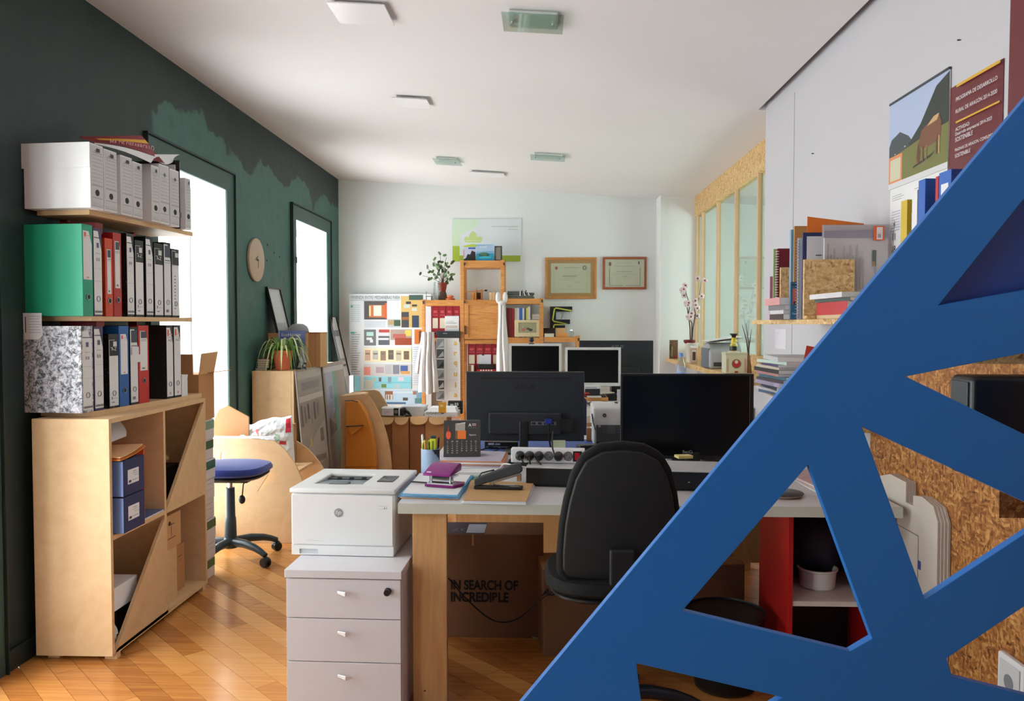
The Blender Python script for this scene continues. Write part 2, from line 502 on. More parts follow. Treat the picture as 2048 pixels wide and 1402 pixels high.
# left wall with four tall openings
w = MB(); ys = [WF - .2] + [c for ab in WIN for c in ab] + [WB + .2]
for i in range(0, len(ys), 2): w.box((WL - WTH, ys[i], 0), (WL, ys[i + 1], 2.95))
for a, b in WIN:
    w.box((WL - WTH, a, WZ1), (WL, b, 2.95)); w.box((WL - WTH, a, -.02), (WL, b, WZ0))
struct(w.build('wall_left', mGreen))
bl = struct(bpy.data.objects.new('baseboard_left', None)); COL.objects.link(bl)
segs = [(WF, -.73), (.51, 1.78), (3.04, 4.21), (5.43, 6.69), (7.93, WB)]
for a, b in segs: bx('board', (WL, a, 0), (WL + .016, b, .085), mTrimD, bl, bevel=.004)
mRev = M('reveal_paint', (240, 242, 244), .8, var=.01)
mSash = M('sash_white', (238, 238, 238), .45, var=.01)
mPane = glass('window_glass', (250, 253, 252))
for k, (a, b) in enumerate(WIN):
    r = struct(bpy.data.objects.new('window_%d' % (k + 1), None)); COL.objects.link(r); r.location = (WL, (a + b) / 2, 0)
    hw = (b - a) / 2; X0 = -WTH
    f = MB()                                    # casing boards round the opening
    cw, ct = .115, .016
    for lo, hi in ((-hw - cw, -hw + .004), (hw - .004, hw + cw)): f.box((.0, lo, 0), (ct, hi, WZ1 + cw))
    f.box((0, -hw, WZ1 - .004), (ct, hw, WZ1 + cw))
    f.build('casing', mTrimG, r, bevel=.003)
    f = MB(); e = .006
    for lo, hi in ((-hw - cw - e, -hw - cw - .001), (hw + cw + .001, hw + cw + e)): f.box((0, lo, 0), (ct + .012, hi, WZ1 + cw + e))
    f.box((0, -hw - cw - e, WZ1 + cw + .001), (ct + .012, hw + cw + e, WZ1 + cw + .012))
    f.build('casing_bead', M('bead_paint', (30, 46, 44), .55), r)
    v = MB()                                    # white plastered reveals
    v.box((X0 + .06, -hw, WZ0), (.004, -hw + .006, WZ1)); v.box((X0 + .06, hw - .006, WZ0), (.004, hw, WZ1))
    v.box((X0 + .06, -hw, WZ1 - .006), (.004, hw, WZ1)); v.box((X0 + .06, -hw, WZ0), (.004, hw, WZ0 + .006))
    v.build('reveal', mRev, r)
    s = MB()
    for lo, hi in ((-hw, -hw + .06), (hw - .06, hw), (-.045, .045)): s.box((X0 + .005, lo, WZ0), (X0 + .06, hi, WZ1))
    for z0, z1 in ((WZ0, WZ0 + .1), (WZ1 - .06, WZ1)): s.box((X0 + .008, -hw + .06, z0), (X0 + .057, hw - .06, z1))
    s.build('sash', mSash, r, bevel=.004)
    for lo, hi in ((-hw + .058, -.043), (.043, hw - .058)): bx('pane', (X0 + .03, lo, WZ0 + .095), (X0 + .034, hi, WZ1 - .055), mPane, r)
    for z in (1.2, 1.9):
        MB().lathe([(.009, z), (.009, z + .055)], (ct + .004, -hw - .02, 0), 8).build('hinge', M('hinge_painted', (70, 96, 92), .4), r, smooth=True)

# back wall, chase in the right corner, front wall
struct(bx('wall_back', (WL - WTH, WB, -.03), (3.4, WB + .15, 2.95), mWallW))
struct(bx('trim_2', (1.17, 8.02, 0), (1.56, WB, 2.66), mWallW, bevel=.004))
struct(bx('wall_front', (WL - WTH, WF - .15, -.03), (1.6, WF, 2.95), M('wall_paint_front', (150, 152, 150), .85)))
# right wall: solid near part, low wall under the glazed partition
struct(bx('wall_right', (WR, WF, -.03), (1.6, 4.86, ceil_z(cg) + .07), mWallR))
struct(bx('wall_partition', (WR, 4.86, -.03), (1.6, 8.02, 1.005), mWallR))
cl = struct(bpy.data.objects.new('wall_cladding', None)); COL.objects.link(cl)
for y0, y1 in ((.0, 2.185), (2.19, 3.245)):
    bx('panel', (WR - .015, y0, .0), (WR, y1, 1.345), mOSBw, cl)
mGroove = M('wall_seam', (170, 168, 172), .8)
struct(bx('trim_3', (WR - .0015, 4.31, .9), (WR, 4.318, 2.6), mGroove))

# OSB framed glass partition
gp = struct(bpy.data.objects.new('window_5', None)); COL.objects.link(gp)
XP = 1.53
bx('head_board', (XP - .02, 4.86, 2.44), (XP + .05, 8.02, ceil_z(XP) + .01), mOSB, gp)
bx('sill_board', (XP - .02, 4.86, 1.045), (XP + .05, 8.02, 1.155), mOSB, gp)
posts = [8.0, 7.72, 7.06, 6.4, 5.74, 5.08]
for y in posts:
    bx('post', (XP - .010, y - .017, 1.155), (XP + .022, y + .017, 2.44), M('stud_wood', (216, 178, 140), .6, var=.06), gp)
for a, b in zip(posts[1:], posts[:-1]):
    bx('pane', (XP + .006, a + .02, 1.15), (XP + .012, b - .02, 2.445), glass('partition_glass', (226, 240, 234), 1.0), gp)
ld = struct(bx('trim_4', (1.235, 4.87, 1.008), (XP - .02, 8.02, 1.045), mOSB))
# the room beyond the glass
mFar = wall_white('far_room_paint', (205, 214, 210))
struct(MB().box((3.3, 4.86, -.03), (3.4, 5.6, 2.95)).box((3.3, 7.0, -.03), (3.4, WB, 2.95)).box((3.3, 5.6, -.03), (3.4, 7.0, .9)).box((3.3, 5.6, 2.2), (3.4, 7.0, 2.95)).build('wall_far_room', mFar))
struct(bx('wall_far_front', (1.6, 4.76, -.03), (3.4, 4.86, 2.95), mFar))
struct(bx('floor_far_room', (1.6, 4.86, -.03), (3.4, WB, 0), M('far_floor', (150, 100, 60), .5)))

# lower ledge of the skirting on the back wall
struct(bx('baseboard_back', (WL, WB - .014, 0), (1.17, WB, .09), M('baseboard_white', (220, 220, 220), .5), bevel=.003))

# nail holes and a hook on the right wall
for (px, py) in ((1922, 80), (1628, 307)):
    p = atx(px, py, WR); o = MB().lathe([(.002, 0), (.003, .004), (.0015, .012)], (0, 0, 0), 8, axis='x').build('wall_nail', mDarkG, loc=(WR - .012, p.y, p.z), smooth=True)
    tag(o, 'small dark nail in white wall ' + ('above the maroon posters' if px > 1800 else 'above the shelf of folders'), 'nail')

# ceiling lamps: flat glass plates over a shallow pan
def ceiling_lamp(px0, py0, px1, py1, label, glassy=True):
    a, b = atc(px0, py0), atc(px1, py1)
    cx, cy = (a.x + b.x) / 2, (a.y + b.y) / 2; hx, hy = max(.1, abs(a.x - b.x) / 2), min(.16, max(.1, abs(a.y - b.y) / 2))
    z = ceil_z(cx); sl = math.atan(.067)
    t = thing('ceiling_lamp', label, 'lamp', (cx, cy, z), 0, 'flat ceiling lamps')
    t.rotation_euler = (0, sl, 0)
    bx('pan', (-hx + .025, -hy + .025, -.018), (hx - .025, hy - .025, 0), M('lamp_pan', (236, 236, 236), .35, var=.01), t, bevel=.008)
    if glassy:
        bx('cover_plate', (-hx, -hy, -.028), (hx, hy, -.023), glass('lamp_glass', (226, 238, 233), 1.0, .05), t, bevel=.0015)
        for x in (-hx + .045, hx - .045):
            MB().lathe([(.0085, -.033), (.0085, -.029), (.004, -.029), (.004, -.016)], (x, 0, 0), 10).build('screw', mChrome, t, smooth=True)
    else:
        bx('cover_plate', (-hx, -hy, -.024), (hx, hy, -.017), M('lamp_opal', (236, 234, 236), .25, var=.005), t, bevel=.002)
    return t
ceiling_lamp(1003, 12, 1126, 57, 'rectangular glass ceiling lamp with two chrome screws, nearest above the desks')
ceiling_lamp(652, -6, 790, 42, 'white flat ceiling lamp plate cut by the top edge of the view', False)
ceiling_lamp(783, 188, 863, 210, 'white flat ceiling lamp between the front plates and the rear pair', False)
ceiling_lamp(865, 311, 925, 326, 'glass ceiling lamp over the tall pine shelves, on the window side')
ceiling_lamp(1061, 303, 1130, 317, 'greenish glass ceiling lamp at the rear, on the glazed partition side')
ceiling_lamp(938, 340, 1010, 350, 'white flat ceiling lamp closest to the back wall', False)
# ================================================================== left: shelving with binders
XF = -1.75                                       # front plane of the low cabinet
YN, YFAR, XB = 3.16, 4.09, -2.07
HC = .995
cab = thing('bookcase', 'low pale board bookcase with triangular front panels and four compartments, against the green wall', 'bookcase', (XB, YN, 0))
bw, bl_, th = XF - XB, YFAR - YN, .019
z0 = .022
bx('side_panel', (0, 0, z0), (bw, th, HC), mMDF, cab, bevel=.0012)
bx('side_panel', (0, bl_ - th, z0), (bw, bl_, HC), mMDF, cab, bevel=.0012)
ym = .468
zs = .515
bx('back_panel', (0, th, z0), (.008, bl_ - th, HC - th), mMDF, cab)
bx('divider', (.008, ym, z0 + th), (bw - .002, ym + th, HC - th), mMDF, cab)
bx('bottom_panel', (.008, th, z0), (bw, bl_ - th, z0 + th), mMDF, cab)
bx('top_panel', (0.008, th, HC - th), (bw, bl_ - th, HC), mMDF, cab)
bx('shelf', (.008, th, zs - th), (bw, ym, zs), mMDF, cab)
bx('shelf', (.008, ym + th, zs - th), (bw, bl_ - th, zs), mMDF, cab)
# triangular front panels: they stand in the lower right half of two compartments
for ya, yb, za, zb in ((th, ym + th, z0 + .004, zs - th), (ym + th, bl_ - th, zs, HC - th)):
    MB().prism([(bw - .016, ya, za), (bw - .016, yb, za), (bw - .016, yb, zb)], (.016, 0, 0)).build('triangular_panel', mMDF, cab, bevel=.001)
for y in (.03, bl_ - .06):
    for x in (.03, bw - .05):
        bx('foot', (x, y, 0), (x + .05, y + .03, z0), mMDF, cab)

# skewed slab on the cabinet and two upper shelves fixed to the wall
PN = Vector((-1.861, 3.24, 0))
SA = math.atan2(.996, .0857)
dS = Vector((math.cos(SA), math.sin(SA), 0)); wS = Vector((-dS.y, dS.x, 0))
Z0S, Z1S, Z2S = HC + .022, 1.412, 1.85
def shelf_thing(label, z, th_, L, W, nm='wall_shelf'):
    t = thing(nm, label, 'shelf', (PN.x, PN.y, z - th_), SA)
    bx('board', (0, 0, 0), (L, W, th_), mMDF, t, bevel=.001)
    return t
t = thing('loose_board', 'loose board lying skewed on top of the low bookcase under the lowest binders', 'board', (PN.x, PN.y, HC), SA)
bx('slab', (0, 0, 0), (.89, .235, .0218), mMDF, t, bevel=.001)
sh1 = shelf_thing('pale board wall shelf carrying the middle row of binders', Z1S, .02, .80, .235)
sh2 = shelf_thing('topmost pale board wall shelf carrying white archive boxes', Z2S, .02, .82, .235)
mRedW = M('red_lacquer', (140, 26, 34), .45)
bx('bracket', (.62, .19, -.40), (.64, .235, 0), mRedW, sh1); bx('bracket', (.62, .20, -.42), (.64, .235, 0), mRedW, sh2)
bx('bracket', (.14, .20, -.40), (.16, .235, 0), mRedW, sh1); bx('bracket', (.14, .20, -.42), (.16, .235, 0), mRedW, sh2)

def t_at(px, off=0.0):                          # distance along the skewed shelves seen at a pixel column
    a, b = -.4, 1.6
    for _ in range(40):
        m = (a + b) / 2
        q = PN + dS * m + wS * off
        if proj((q.x, q.y, 1.4))[0] < px: a = m
        else: b = m
    return (a + b) / 2
def z_at(px, py, off=0.0):
    q = PN + dS * t_at(px, off) + wS * off
    return at(px, py, q.y).z

def ring(parent, c, r, mat_r=mSteel, hole=None):
    """a metal-rimmed finger hole in a spine that faces local -y"""
    x, y, z = c
    o = MB().lathe([(r * .72, .0), (r * .78, -.0035), (r * .98, -.0035), (r, 0.0)], (x, y, z), 16, axis='y').build('hole_rim', mat_r, parent, smooth=True)
    MB().lathe([(r * .74, -.0004), (r * .74, .0015)], (x, y, z), 16, axis='y').build('finger_hole', mBlackM, parent)
    return o

def binder(label, base, rz, th_, h, d, cover, spine='label', lab=(.18, .55, .96), lab_col=mPaper, words=None, ringm=mSteel, group='lever arch binders on the left shelves', extra=None, hole_z=.2):
    """lever arch file: spine faces local -y, thickness along local x"""
    t = thing('ring_binder', label, 'binder', base, rz, group)
    e = .003
    m = MB()                                     # wrap: two boards and a spine, open at the back
    m.box((0, 0, 0), (e, d, h)); m.box((th_ - e, 0, 0), (th_, d, h)); m.box((e, 0, 0), (th_ - e, e, h))
    m.build('cover', cover, t, bevel=.0012)
    bx('pages', (e + .004, .02, .008), (th_ - e - .008, d - .02, h - .022), mPaper, t)
    if lab:
        wf, a, b = lab
        lw = th_ * (1 - wf) / 2
        bx('spine_label', (th_ / 2 - lw, -.0006, a * h), (th_ / 2 + lw, 0.0, b * h), lab_col, t)
        prn(t, (th_ / 2 - lw, -.0006, a * h), X_, Z_, (extra(2 * lw, (b - a) * h) if extra else []) or [(0.1 * lw, (b - a) * h * .97, 1.9 * lw, (b - a) * h * .985, (60, 60, 80))])
    if words:
        text(words, t, (th_ / 2, -.0006, h * .80), X_, Z_, width=th_ * .5, mat=mPaper if spine == 'inv' else mInk, eps=.0016)
    ring(t, (th_ / 2, 0, h * hole_z), .0125, ringm)
    return t

navy = (36, 38, 70)
def ex_std(w, h):        # emblem, title lines, double rule at the foot
    return [(0, h * .915, w, h * .925, navy), (.35 * w, h * .80, .65 * w, h * .86, (86, 90, 120)), (.2 * w, h * .73, .8 * w, h * .735, (140, 140, 160)),
            (.3 * w, h * .64, .45 * w, h * .68, (150, 150, 165)), (.55 * w, h * .64, .7 * w, h * .68, (150, 150, 165)),
            (.1 * w, h * .55, .9 * w, h * .553, (170, 160, 170)), (.1 * w, h * .40, .9 * w, h * .403, (200, 150, 150)), (0, h * .025, w, h * .035, navy), (0, h * .04, w, h * .046, navy)]
def ex_az(w, h):         # black block with a white square above the letters
    return [(0.02 * w, h * .76, .98 * w, h * .995, (24, 24, 30)), (.45 * w, h * .90, .85 * w, h * .975, (215, 215, 215)), (.15 * w, h * .88, .35 * w, h * .89, (200, 200, 200)),
            (.2 * w, h * .05, .5 * w, h * .06, (60, 60, 70)), (.2 * w, h * .1, .28 * w, h * .14, (60, 60, 70)), (.4 * w, h * .11, .9 * w, h * .115, (140, 140, 140))]
def ex_bar(w, h):
    return [(.1 * w, h * .82, .9 * w, h * .985, (58, 66, 84)), (.1 * w, h * .77, .9 * w, h * .78, (60, 60, 70)), (.1 * w, h * .74, .9 * w, h * .745, (60, 60, 70)), (.2 * w, h * .04, .6 * w, h * .08, (120, 120, 130))]
def ex_red(w, h):
    return [(.1 * w, h * .88, .35 * w, h * .97, (222, 106, 90)), (.4 * w, h * .9, .9 * w, h * .91, (214, 140, 130)), (.05 * w, h * .86, .95 * w, h * .863, (180, 130, 130)), (.35 * w, h * .03, .6 * w, h * .06, (222, 150, 140))]
def ex_dash(w, h):
    r = [(.3 * w, h * (.10 + .05 * k), .45 * w, h * (.115 + .05 * k), (40, 40, 46)) for k in range(11)]
    return r + [(0.02 * w, h * .78, .98 * w, h * .99, (40, 40, 48)), (.4 * w, h * .9, .85 * w, h * .97, (210, 210, 210))]

mBlkC = M('binder_black', (24, 23, 27), .45)
mPurp = M('binder_white_edge', (66, 52, 92), .45)
mGrnC = M('binder_green', (34, 158, 122), .42, var=.02)
mOrgC = M('binder_orange', (206, 66, 30), .42)
mRedC = M('binder_red', (176, 30, 32), .42)
mBluC = M('binder_blue', (34, 94, 166), .42)
mMarb, mMarbD = marble('binder_marbled_light'), marble_dark('binder_marbled_dark')
def put(px0, px1, pytop, label, cover, zb, d=.235, **kw):
    a, b = t_at(px0), t_at(px1)
    p = PN + dS * a
    h = z_at((px0 + px1) / 2, pytop) - zb
    return binder(label, (p.x, p.y, zb), SA, b - a - .0015, h, d, cover, **kw)
Z = Z1S
put(166.5, 188, 449, 'green binder with pale red-marked spine label, nearest on the middle shelf', mGrnC, Z, lab=(.2, .40, .93), extra=ex_red, hole_z=.21, d=.262)
put(189, 206, 457, 'white-spined binder standing right beside the green binder', mPurp, Z, lab=(.06, .02, .97), extra=ex_std)
put(212, 227.5, 477, 'orange binder with narrow label on the middle shelf', mOrgC, Z, lab=(.5, .29, .86), extra=ex_bar)
put(228.5, 245, 466, 'dark red binder beside the orange one on the middle shelf', mRedC, Z, lab=(.4, .34, .90), extra=ex_bar)
put(255, 270, 467, 'black marbled binder with emblem label, right after the dark red binder', mMarbD, Z, lab=(.1, .03, .96), extra=ex_std)
put(272, 289, 481, 'black binder with A-Z label, first of two A-Z on the middle shelf', mBlkC, Z, lab=(.1, .03, .93), extra=ex_az, words='A-Z', spine='inv')
put(293, 308, 474, 'white-labelled black binder between the two A-Z binders of the middle shelf', mBlkC, Z, lab=(.1, .03, .97), extra=ex_std)
put(310, 328, 487, 'black binder with A-Z label, second of two on the middle shelf', mBlkC, Z, lab=(.1, .03, .93), extra=ex_az, words='A-Z', spine='inv')
put(329, 343.5, 485, 'black binder with dark blue bar at label foot, next to last on middle shelf', mBlkC, Z, lab=(.08, .03, .97), extra=ex_bar)
put(344.5, 360, 498, 'short speckled binder with dotted spine, last on the middle shelf by the window', mMarbD, Z, lab=(.1, .03, .97), extra=ex_dash)
Z = Z0S
put(161, 185, 652, 'black-and-white marbled binder, nearest in the lowest binder row', mMarb, Z, lab=(.22, .03, .94), extra=ex_std, d=.262)
put(187, 205.5, 653, 'white-labelled binder beside the marbled one in the lowest row', mPurp, Z, lab=(.08, .03, .97), extra=ex_std)
put(216, 236, 668, 'black speckled binder with A-Z label in the lowest row', mMarbD, Z, lab=(.1, .03, .92), extra=ex_az, words='A-Z', spine='inv')
put(237, 257, 652, 'blue binder in the lowest binder row', mBluC, Z, lab=(.3, .40, .90), extra=ex_red)
put(259, 275, 654, 'black binder with a torn white sticker on its label, lowest row', mBlkC, Z, lab=(.08, .03, .97), extra=ex_bar)
rb = put(276, 297, 651, 'bright red binder in the lowest binder row', M('binder_bright_red', (196, 38, 36), .42), Z, lab=(.3, .42, .93), extra=ex_bar, hole_z=.29)
put(332, 345.5, 651, 'black binder with grey Z label, first of the far pair in the lowest row', mBlkC, Z, lab=(.06, .03, .97), extra=ex_red, words='A-Z')
put(347, 361, 650, 'black binder with grey Z label, last in the lowest row', mBlkC, Z, lab=(.06, .03, .97), extra=ex_red, words='A-Z')
# sticker wrapped over the torn label, paper tab behind the red binder
q = PN + dS * t_at(259)
t = tag(MB().box((-.004, -.005, .19), (.072, -.0035, .225)).box((.008, -.005, .225), (.06, -.0035, .26)).build('paper_sticker', mPaper, loc=(q.x, q.y, Z), rot=(0, 0, SA)), 'torn white paper sticker on the spine of a black binder', 'sticker')
q = PN + dS * t_at(299) + wS * .012
t = thing('document_sleeve', 'cream paper sleeve sticking up behind the red binder', 'paper', (q.x, q.y, Z), SA)
bx('sheet', (0, 0, 0), (.003, .2, .30), M('sleeve_cream', (214, 196, 178), .6), t)
q = PN + dS * t_at(362)
t = thing('small_box', 'small white card box at the far end of the loose board', 'box', (q.x, q.y, Z), SA)
bx('carton', (0, .0, 0), (.055, .12, .105), mPaper, t, bevel=.001); bx('lid', (-.001, -.001, .095), (.056, .121, .107), mPaper, t)

# note hanging from the middle shelf
q = PN + dS * -.002
t = thing('paper_note', 'handwritten paper note taped to the near edge of the middle shelf', 'note', at(46, 626, 3.19))
MB().grid(lambda u, v: Vector((.0 + u * .078 + v * .006, -.004 * math.sin(v * 3), -v * .108)), 3, 6).build('sheet', mPaper, t, solid=.0006)
prn(t, (.008, -.006, -.1), X_, Z_, [(.004, .02, .008, .085, (50, 40, 60))] + [(.016, .02 + .011 * k, .07 - .003 * (k % 3), .0215 + .011 * k, (150, 150, 160)) for k in range(7)], name='writing')

# flat red boxes lying on the binders
for zt, lb in ((Z1S + .352, 'flat red box lying on the middle row of binders'), (Z0S + .352, 'flat red box lying on the lowest row of binders')):
    q = PN + dS * .075 + wS * .03
    t = thing('flat_box', lb, 'box', (q.x, q.y, zt), SA)
    hh = .028 if zt < 1.5 else .045
    bx('carton', (0, 0, 0), (.055, .165, hh), mRedW, t, bevel=.002); bx('lid', (-.001, -.001, hh * .6), (.056, .166, hh + .001), mRedW, t, bevel=.002)

# white archive boxes on the top shelf
def ex_arch(w, h, s):
    r = [(.04 * w, .02 * h, .96 * w, .024 * h, (70, 70, 80)), (.04 * w, .05 * h, .96 * w, .053 * h, (120, 120, 130)), (.04 * w, .15 * h, .96 * w, .155 * h, (60, 60, 66)), (.04 * w, .36 * h, .96 * w, .365 * h, (60, 60, 66)), (.04 * w, .345 * h, .96 * w, .349 * h, (60, 60, 66))]
    r += [(.06 * w, h * (.42 + .06 * k), .94 * w, h * (.424 + .06 * k), (90, 90, 96)) for k in range(8)]
    if s: r += [('p', [(.5 * w, .80 * h), (.66 * w, .84 * h), (.5 * w, .89 * h), (.34 * w, .84 * h)], (96, 98, 110)), (.25 * w, .74 * h, .75 * w, .745 * h, (150, 140, 150))]
    else: r += [(.45 * w, .90 * h, .72 * w, .96 * h, (52, 54, 66)), (.3 * w, .91 * h, .42 * w, .92 * h, (110, 110, 120)), (.06 * w, .88 * h, .94 * w, .884 * h, (60, 60, 66))]
    return r
def archive(px0, px1, pytop, label, diamond=False, off=-.045, lid=False, d=.27):
    a, b = t_at(px0, off), t_at(px1, off)
    p = PN + dS * a + wS * off; th_ = b - a - .002
    h = at((px0 + px1) / 2, pytop, (p + dS * th_ / 2).y).z - Z2S
    t = thing('archive_box', label, 'archive box', (p.x, p.y, Z2S), SA, 'archive boxes on the top shelf')
    bx('carton', (0, 0, 0), (th_, d, h), mPaper, t, bevel=.0012)
    bx('spine', (.004, -.0012, .006), (th_ - .004, 0, h - .006), M('archive_spine', (206, 204, 206), .6), t)
    prn(t, (.004, -.0012, .006), X_, Z_, ex_arch(th_ - .008, h - .012, diamond))
    MB().lathe([(.013, -.002), (.013, .002)], (th_ / 2, 0, h * .25), 16, axis='y').build('finger_hole', mBlackM, t)
    if lid: bx('lid_flap', (-.0025, .0, h * .62), (0, d + .012, h + .002), mPaper, t, bevel=.001)
    return t
archive(185.5, 212, 289, 'big white archive box with a lid flap on its side, nearest on the top shelf', lid=True, d=.292)
archive(213, 239, 301, 'white archive box, second on the top shelf')
archive(246, 269, 313, 'white archive box after a narrow gap, third on the top shelf')
archive(269.5, 289, 325, 'white archive box, fourth on the top shelf before the wide gap')
archive(307, 322, 332, 'white archive box just past the wide gap on the top shelf')
archive(322.5, 342, 330, 'white archive box with a diamond emblem and torn top, sixth on the top shelf', True)
archive(344, 362, 340, 'white archive box with a diamond emblem near the far end of the top shelf', True)
archive(374, 385, 357, 'narrow white archive box at the very end of the top shelf')
q = PN + dS * t_at(363, -.02) + wS * -.02
binder('black binder with a pale label rising above the white archive boxes', (q.x, q.y, Z2S), SA, t_at(373, -.045) - t_at(363, -.02), .335, .235, mBlkC, lab=(.1, .03, .97), extra=ex_az)

# maroon leaflets curling over the archive boxes
mMar = M('maroon_print', (132, 26, 42), .4)
def bilin(c, bulge=None):
    A, B, C, D = [Vector(p) for p in c]                      # TL, TR, BL, BR
    def fn(u, v):
        p = (A * (1 - u) + B * u) * v + (C * (1 - u) + D * u) * (1 - v)
        return p + (bulge(u, v) if bulge else Vector())
    return fn
q = PN + dS * .05 + wS * -.03
t = thing('poster_sheet', 'curled maroon poster sheet with a yellow stripe on top of the archive boxes', 'poster', (q.x, q.y, Z2S + .262), SA)
f1 = bilin((at(157, 273, 3.34), at(283, 271, 3.70), at(189, 285, 3.24), at(310, 313, 3.66)), lambda u, v: Vector((0, .03 * math.sin(v * PI), .012 * math.sin(u * PI) * (1 - v))))
MB().grid(f1, 14, 6).build('sheet', mMar, t, solid=.0006, smooth=True, world=True)
f2 = bilin((at(189, 285.5, 3.24), at(310, 313.5, 3.66), at(189, 287.5, 3.21), at(302, 326, 3.58)), lambda u, v: Vector((0, 0, .01 * math.sin(u * PI))))
MB().grid(f2, 14, 3).build('curled_edge', mPaper, t, solid=.0006, smooth=True, world=True)
MB().grid(lambda u, v: f1(.18 + .82 * u, .66 + .16 * v) + Vector((0, -.002, .0)), 12, 1).build('stripe', M('stripe_yellow', (222, 168, 44), .45), t, world=True)
text('MA DE DESARROLLO', t, f1(.66, .40) + Vector((0, -.004, 0)), f1(.95, .44) - f1(.35, .44), Vector((0, 0, 1)), width=.30, mat=M('poster_letters', (214, 170, 176), .5), world=True)
q2 = PN + dS * .40 + wS * -.03
t2 = thing('poster_sheet', 'maroon poster sheet rolled into a white curl at the far archive boxes', 'poster', (q2.x, q2.y, Z2S + .262), SA)
f3 = bilin((at(262, 300, 3.64), at(311, 305, 3.80), at(246, 305, 3.56), at(330, 327, 3.72)))
MB().grid(f3, 8, 3).build('sheet', mMar, t2, solid=.0006, smooth=True, world=True)
f4 = bilin((at(304, 308.5, 3.74), at(360, 309, 3.95), at(318, 324, 3.72), at(346, 324, 3.90)), lambda u, v: Vector((0, -.02 * math.sin(v * PI), -.012 * math.sin(u * PI) * (1 - v))))
MB().grid(f4, 8, 5).build('white_curl', mPaper, t2, solid=.0006, smooth=True, world=True)

# contents of the low cabinet -------------------------------------------------
def loc_c(x, y, z): return (XB + x, YN + y, z)
mNavyB = M('document_box_navy', (34, 46, 92), .5, var=.04)
mSky = M('document_box_edge', (110, 142, 206), .45, var=.04)
for k in range(2):
    zb = zs + .001 + k * .152
    t = thing('document_box', ('lower' if k == 0 else 'upper') + ' navy document box with light blue edge in the bookcase', 'document box', loc_c(.09, .045, zb), 0, 'navy document boxes')
    bx('case', (0, 0, 0), (.262, .175, .149), mNavyB, t, bevel=.003)
    bx('spine_strip', (.0, -.0035, .002), (.262, 0, .147), mSky, t, bevel=.001)
    bx('label', (.262, .035, .045), (.2626, .125, .105), mPaper, t)
    prn(t, (.2626, .035, .045), Y_, Z_, [(.006, .006, .026, .016, (50, 50, 60)), (.034, .012, .08, .014, (110, 110, 110)), (.04, .048, .07, .05, (90, 90, 90)), (.035, .04, .08, .0415, (140, 140, 140)), (.05, .03, .09, .0315, (140, 140, 140))])
t = thing('paper_folder', 'orange paper folders lying on the navy document boxes', 'folder', loc_c(.05, .035, zs + .306))
for k, c in enumerate(((226, 150, 70), (214, 120, 50), (232, 186, 140))):
    MB().grid(lambda u, v: Vector((u * .30, -.008 + v * (.21 - .012 * k), .003 + .006 * k + .028 * v * v * (.6 + .4 * u))), 4, 6).build('folder_sheet', M('folder_orange_%d' % k, c, .6), t, solid=.003)
t = thing('rolled_sheet', 'large white drawing sheet curled up behind the orange folders', 'paper', loc_c(.02, .03, zs + .345))
MB().grid(lambda u, v: Vector((.225 - .15 * v ** 1.6 - .02 * u, .012 + u * (.27 + .12 * v), .012 + .098 * v + .01 * u)), 8, 8).build('sheet', mPaper, t, solid=.0008, smooth=True)
MB().grid(lambda u, v: Vector((.228 - .15 * (.5 + .3 * v) ** 1.6 - .02 * u, .07 + u * .12, .014 + .098 * (.5 + .3 * v) + .01 * u)), 4, 3).build('faint_drawing', M('drawing_pink', (206, 190, 188), .7), t)
t = thing('envelope', 'white printed card standing right of the navy document boxes', 'card', loc_c(.2, .232, zs + .001))
bx('card', (0, 0, 0), (.105, .055, .235), mPaper, t, bevel=.001)
prn(t, (.105, 0, 0), Y_, Z_, [(.006, .04, .01, .10, (40, 40, 50)), (.02, .05, .026, .09, (110, 110, 130)), (.012, .10, .02, .112, (30, 30, 34)), (.034, .095, .04, .108, (50, 40, 80)), (.004, .065, .012, .075, (30, 30, 34))])
t = thing('card_folder', 'bright orange card leaning behind the white card in the bookcase', 'folder', loc_c(.06, .315, zs + .001))
bx('card', (0, 0, 0), (.24, .004, .33), M('card_orange', (232, 84, 30), .5), t); bx('card_fold', (.0, .004, 0), (.24, .007, .325), M('card_orange_in', (214, 96, 50), .5), t)
t = thing('magazine', 'thin magazine lying on the front edge of the bookcase shelf', 'magazine', loc_c(.2, .24, zs + .0005), 0)
bx('pages', (0, 0, 0), (.118, .22, .006), mPaper, t); bx('cover', (-.001, -.001, .006), (.119, .221, .0068), M('magazine_blue', (66, 106, 160), .35), t)

t = thing('carton', 'white carton with a dark red label in the lower near compartment', 'box', loc_c(.06, .10, .17))
bx('carton_body', (0, 0, 0), (.215, .19, .098), mPaper, t, bevel=.0015); bx('lid', (-.001, -.001, .083), (.216, .191, .099), mPaper, t, bevel=.001)
bx('label', (.02, -.0012, .006), (.18, 0, .05), M('label_dark_red', (160, 24, 48), .5), t); prn(t, (.02, -.0012, .006), X_, Z_, [(.05, .03, .13, .034, (226, 200, 204))])
t = thing('storage_crate', 'dark crate under the white carton in the lower near compartment', 'crate', loc_c(.05, .1, z0 + th))
bx('crate_body', (0, .06, 0), (.2, .25, .128), mBlackM, t, bevel=.004); bx('rim', (-.004, .056, .112), (.204, .254, .129), mBlackP, t, bevel=.003)
t = thing('plastic_bag', 'crumpled clear plastic bag at the bottom of the near compartment', 'bag', loc_c(.14, .03, z0 + th))
m = MB().ball((.09, .03, .06), (.075, .026, .06), 18, 12)
rn = random.Random(3)
m.v = [p + Vector((rn.uniform(-.008, .008), rn.uniform(-.006, .006), rn.uniform(-.008, .008) if p.z > .01 else 0)) for p in m.v]
m.build('bag_film', M('plastic_film', (196, 208, 204), .25, var=.1), t, smooth=True)
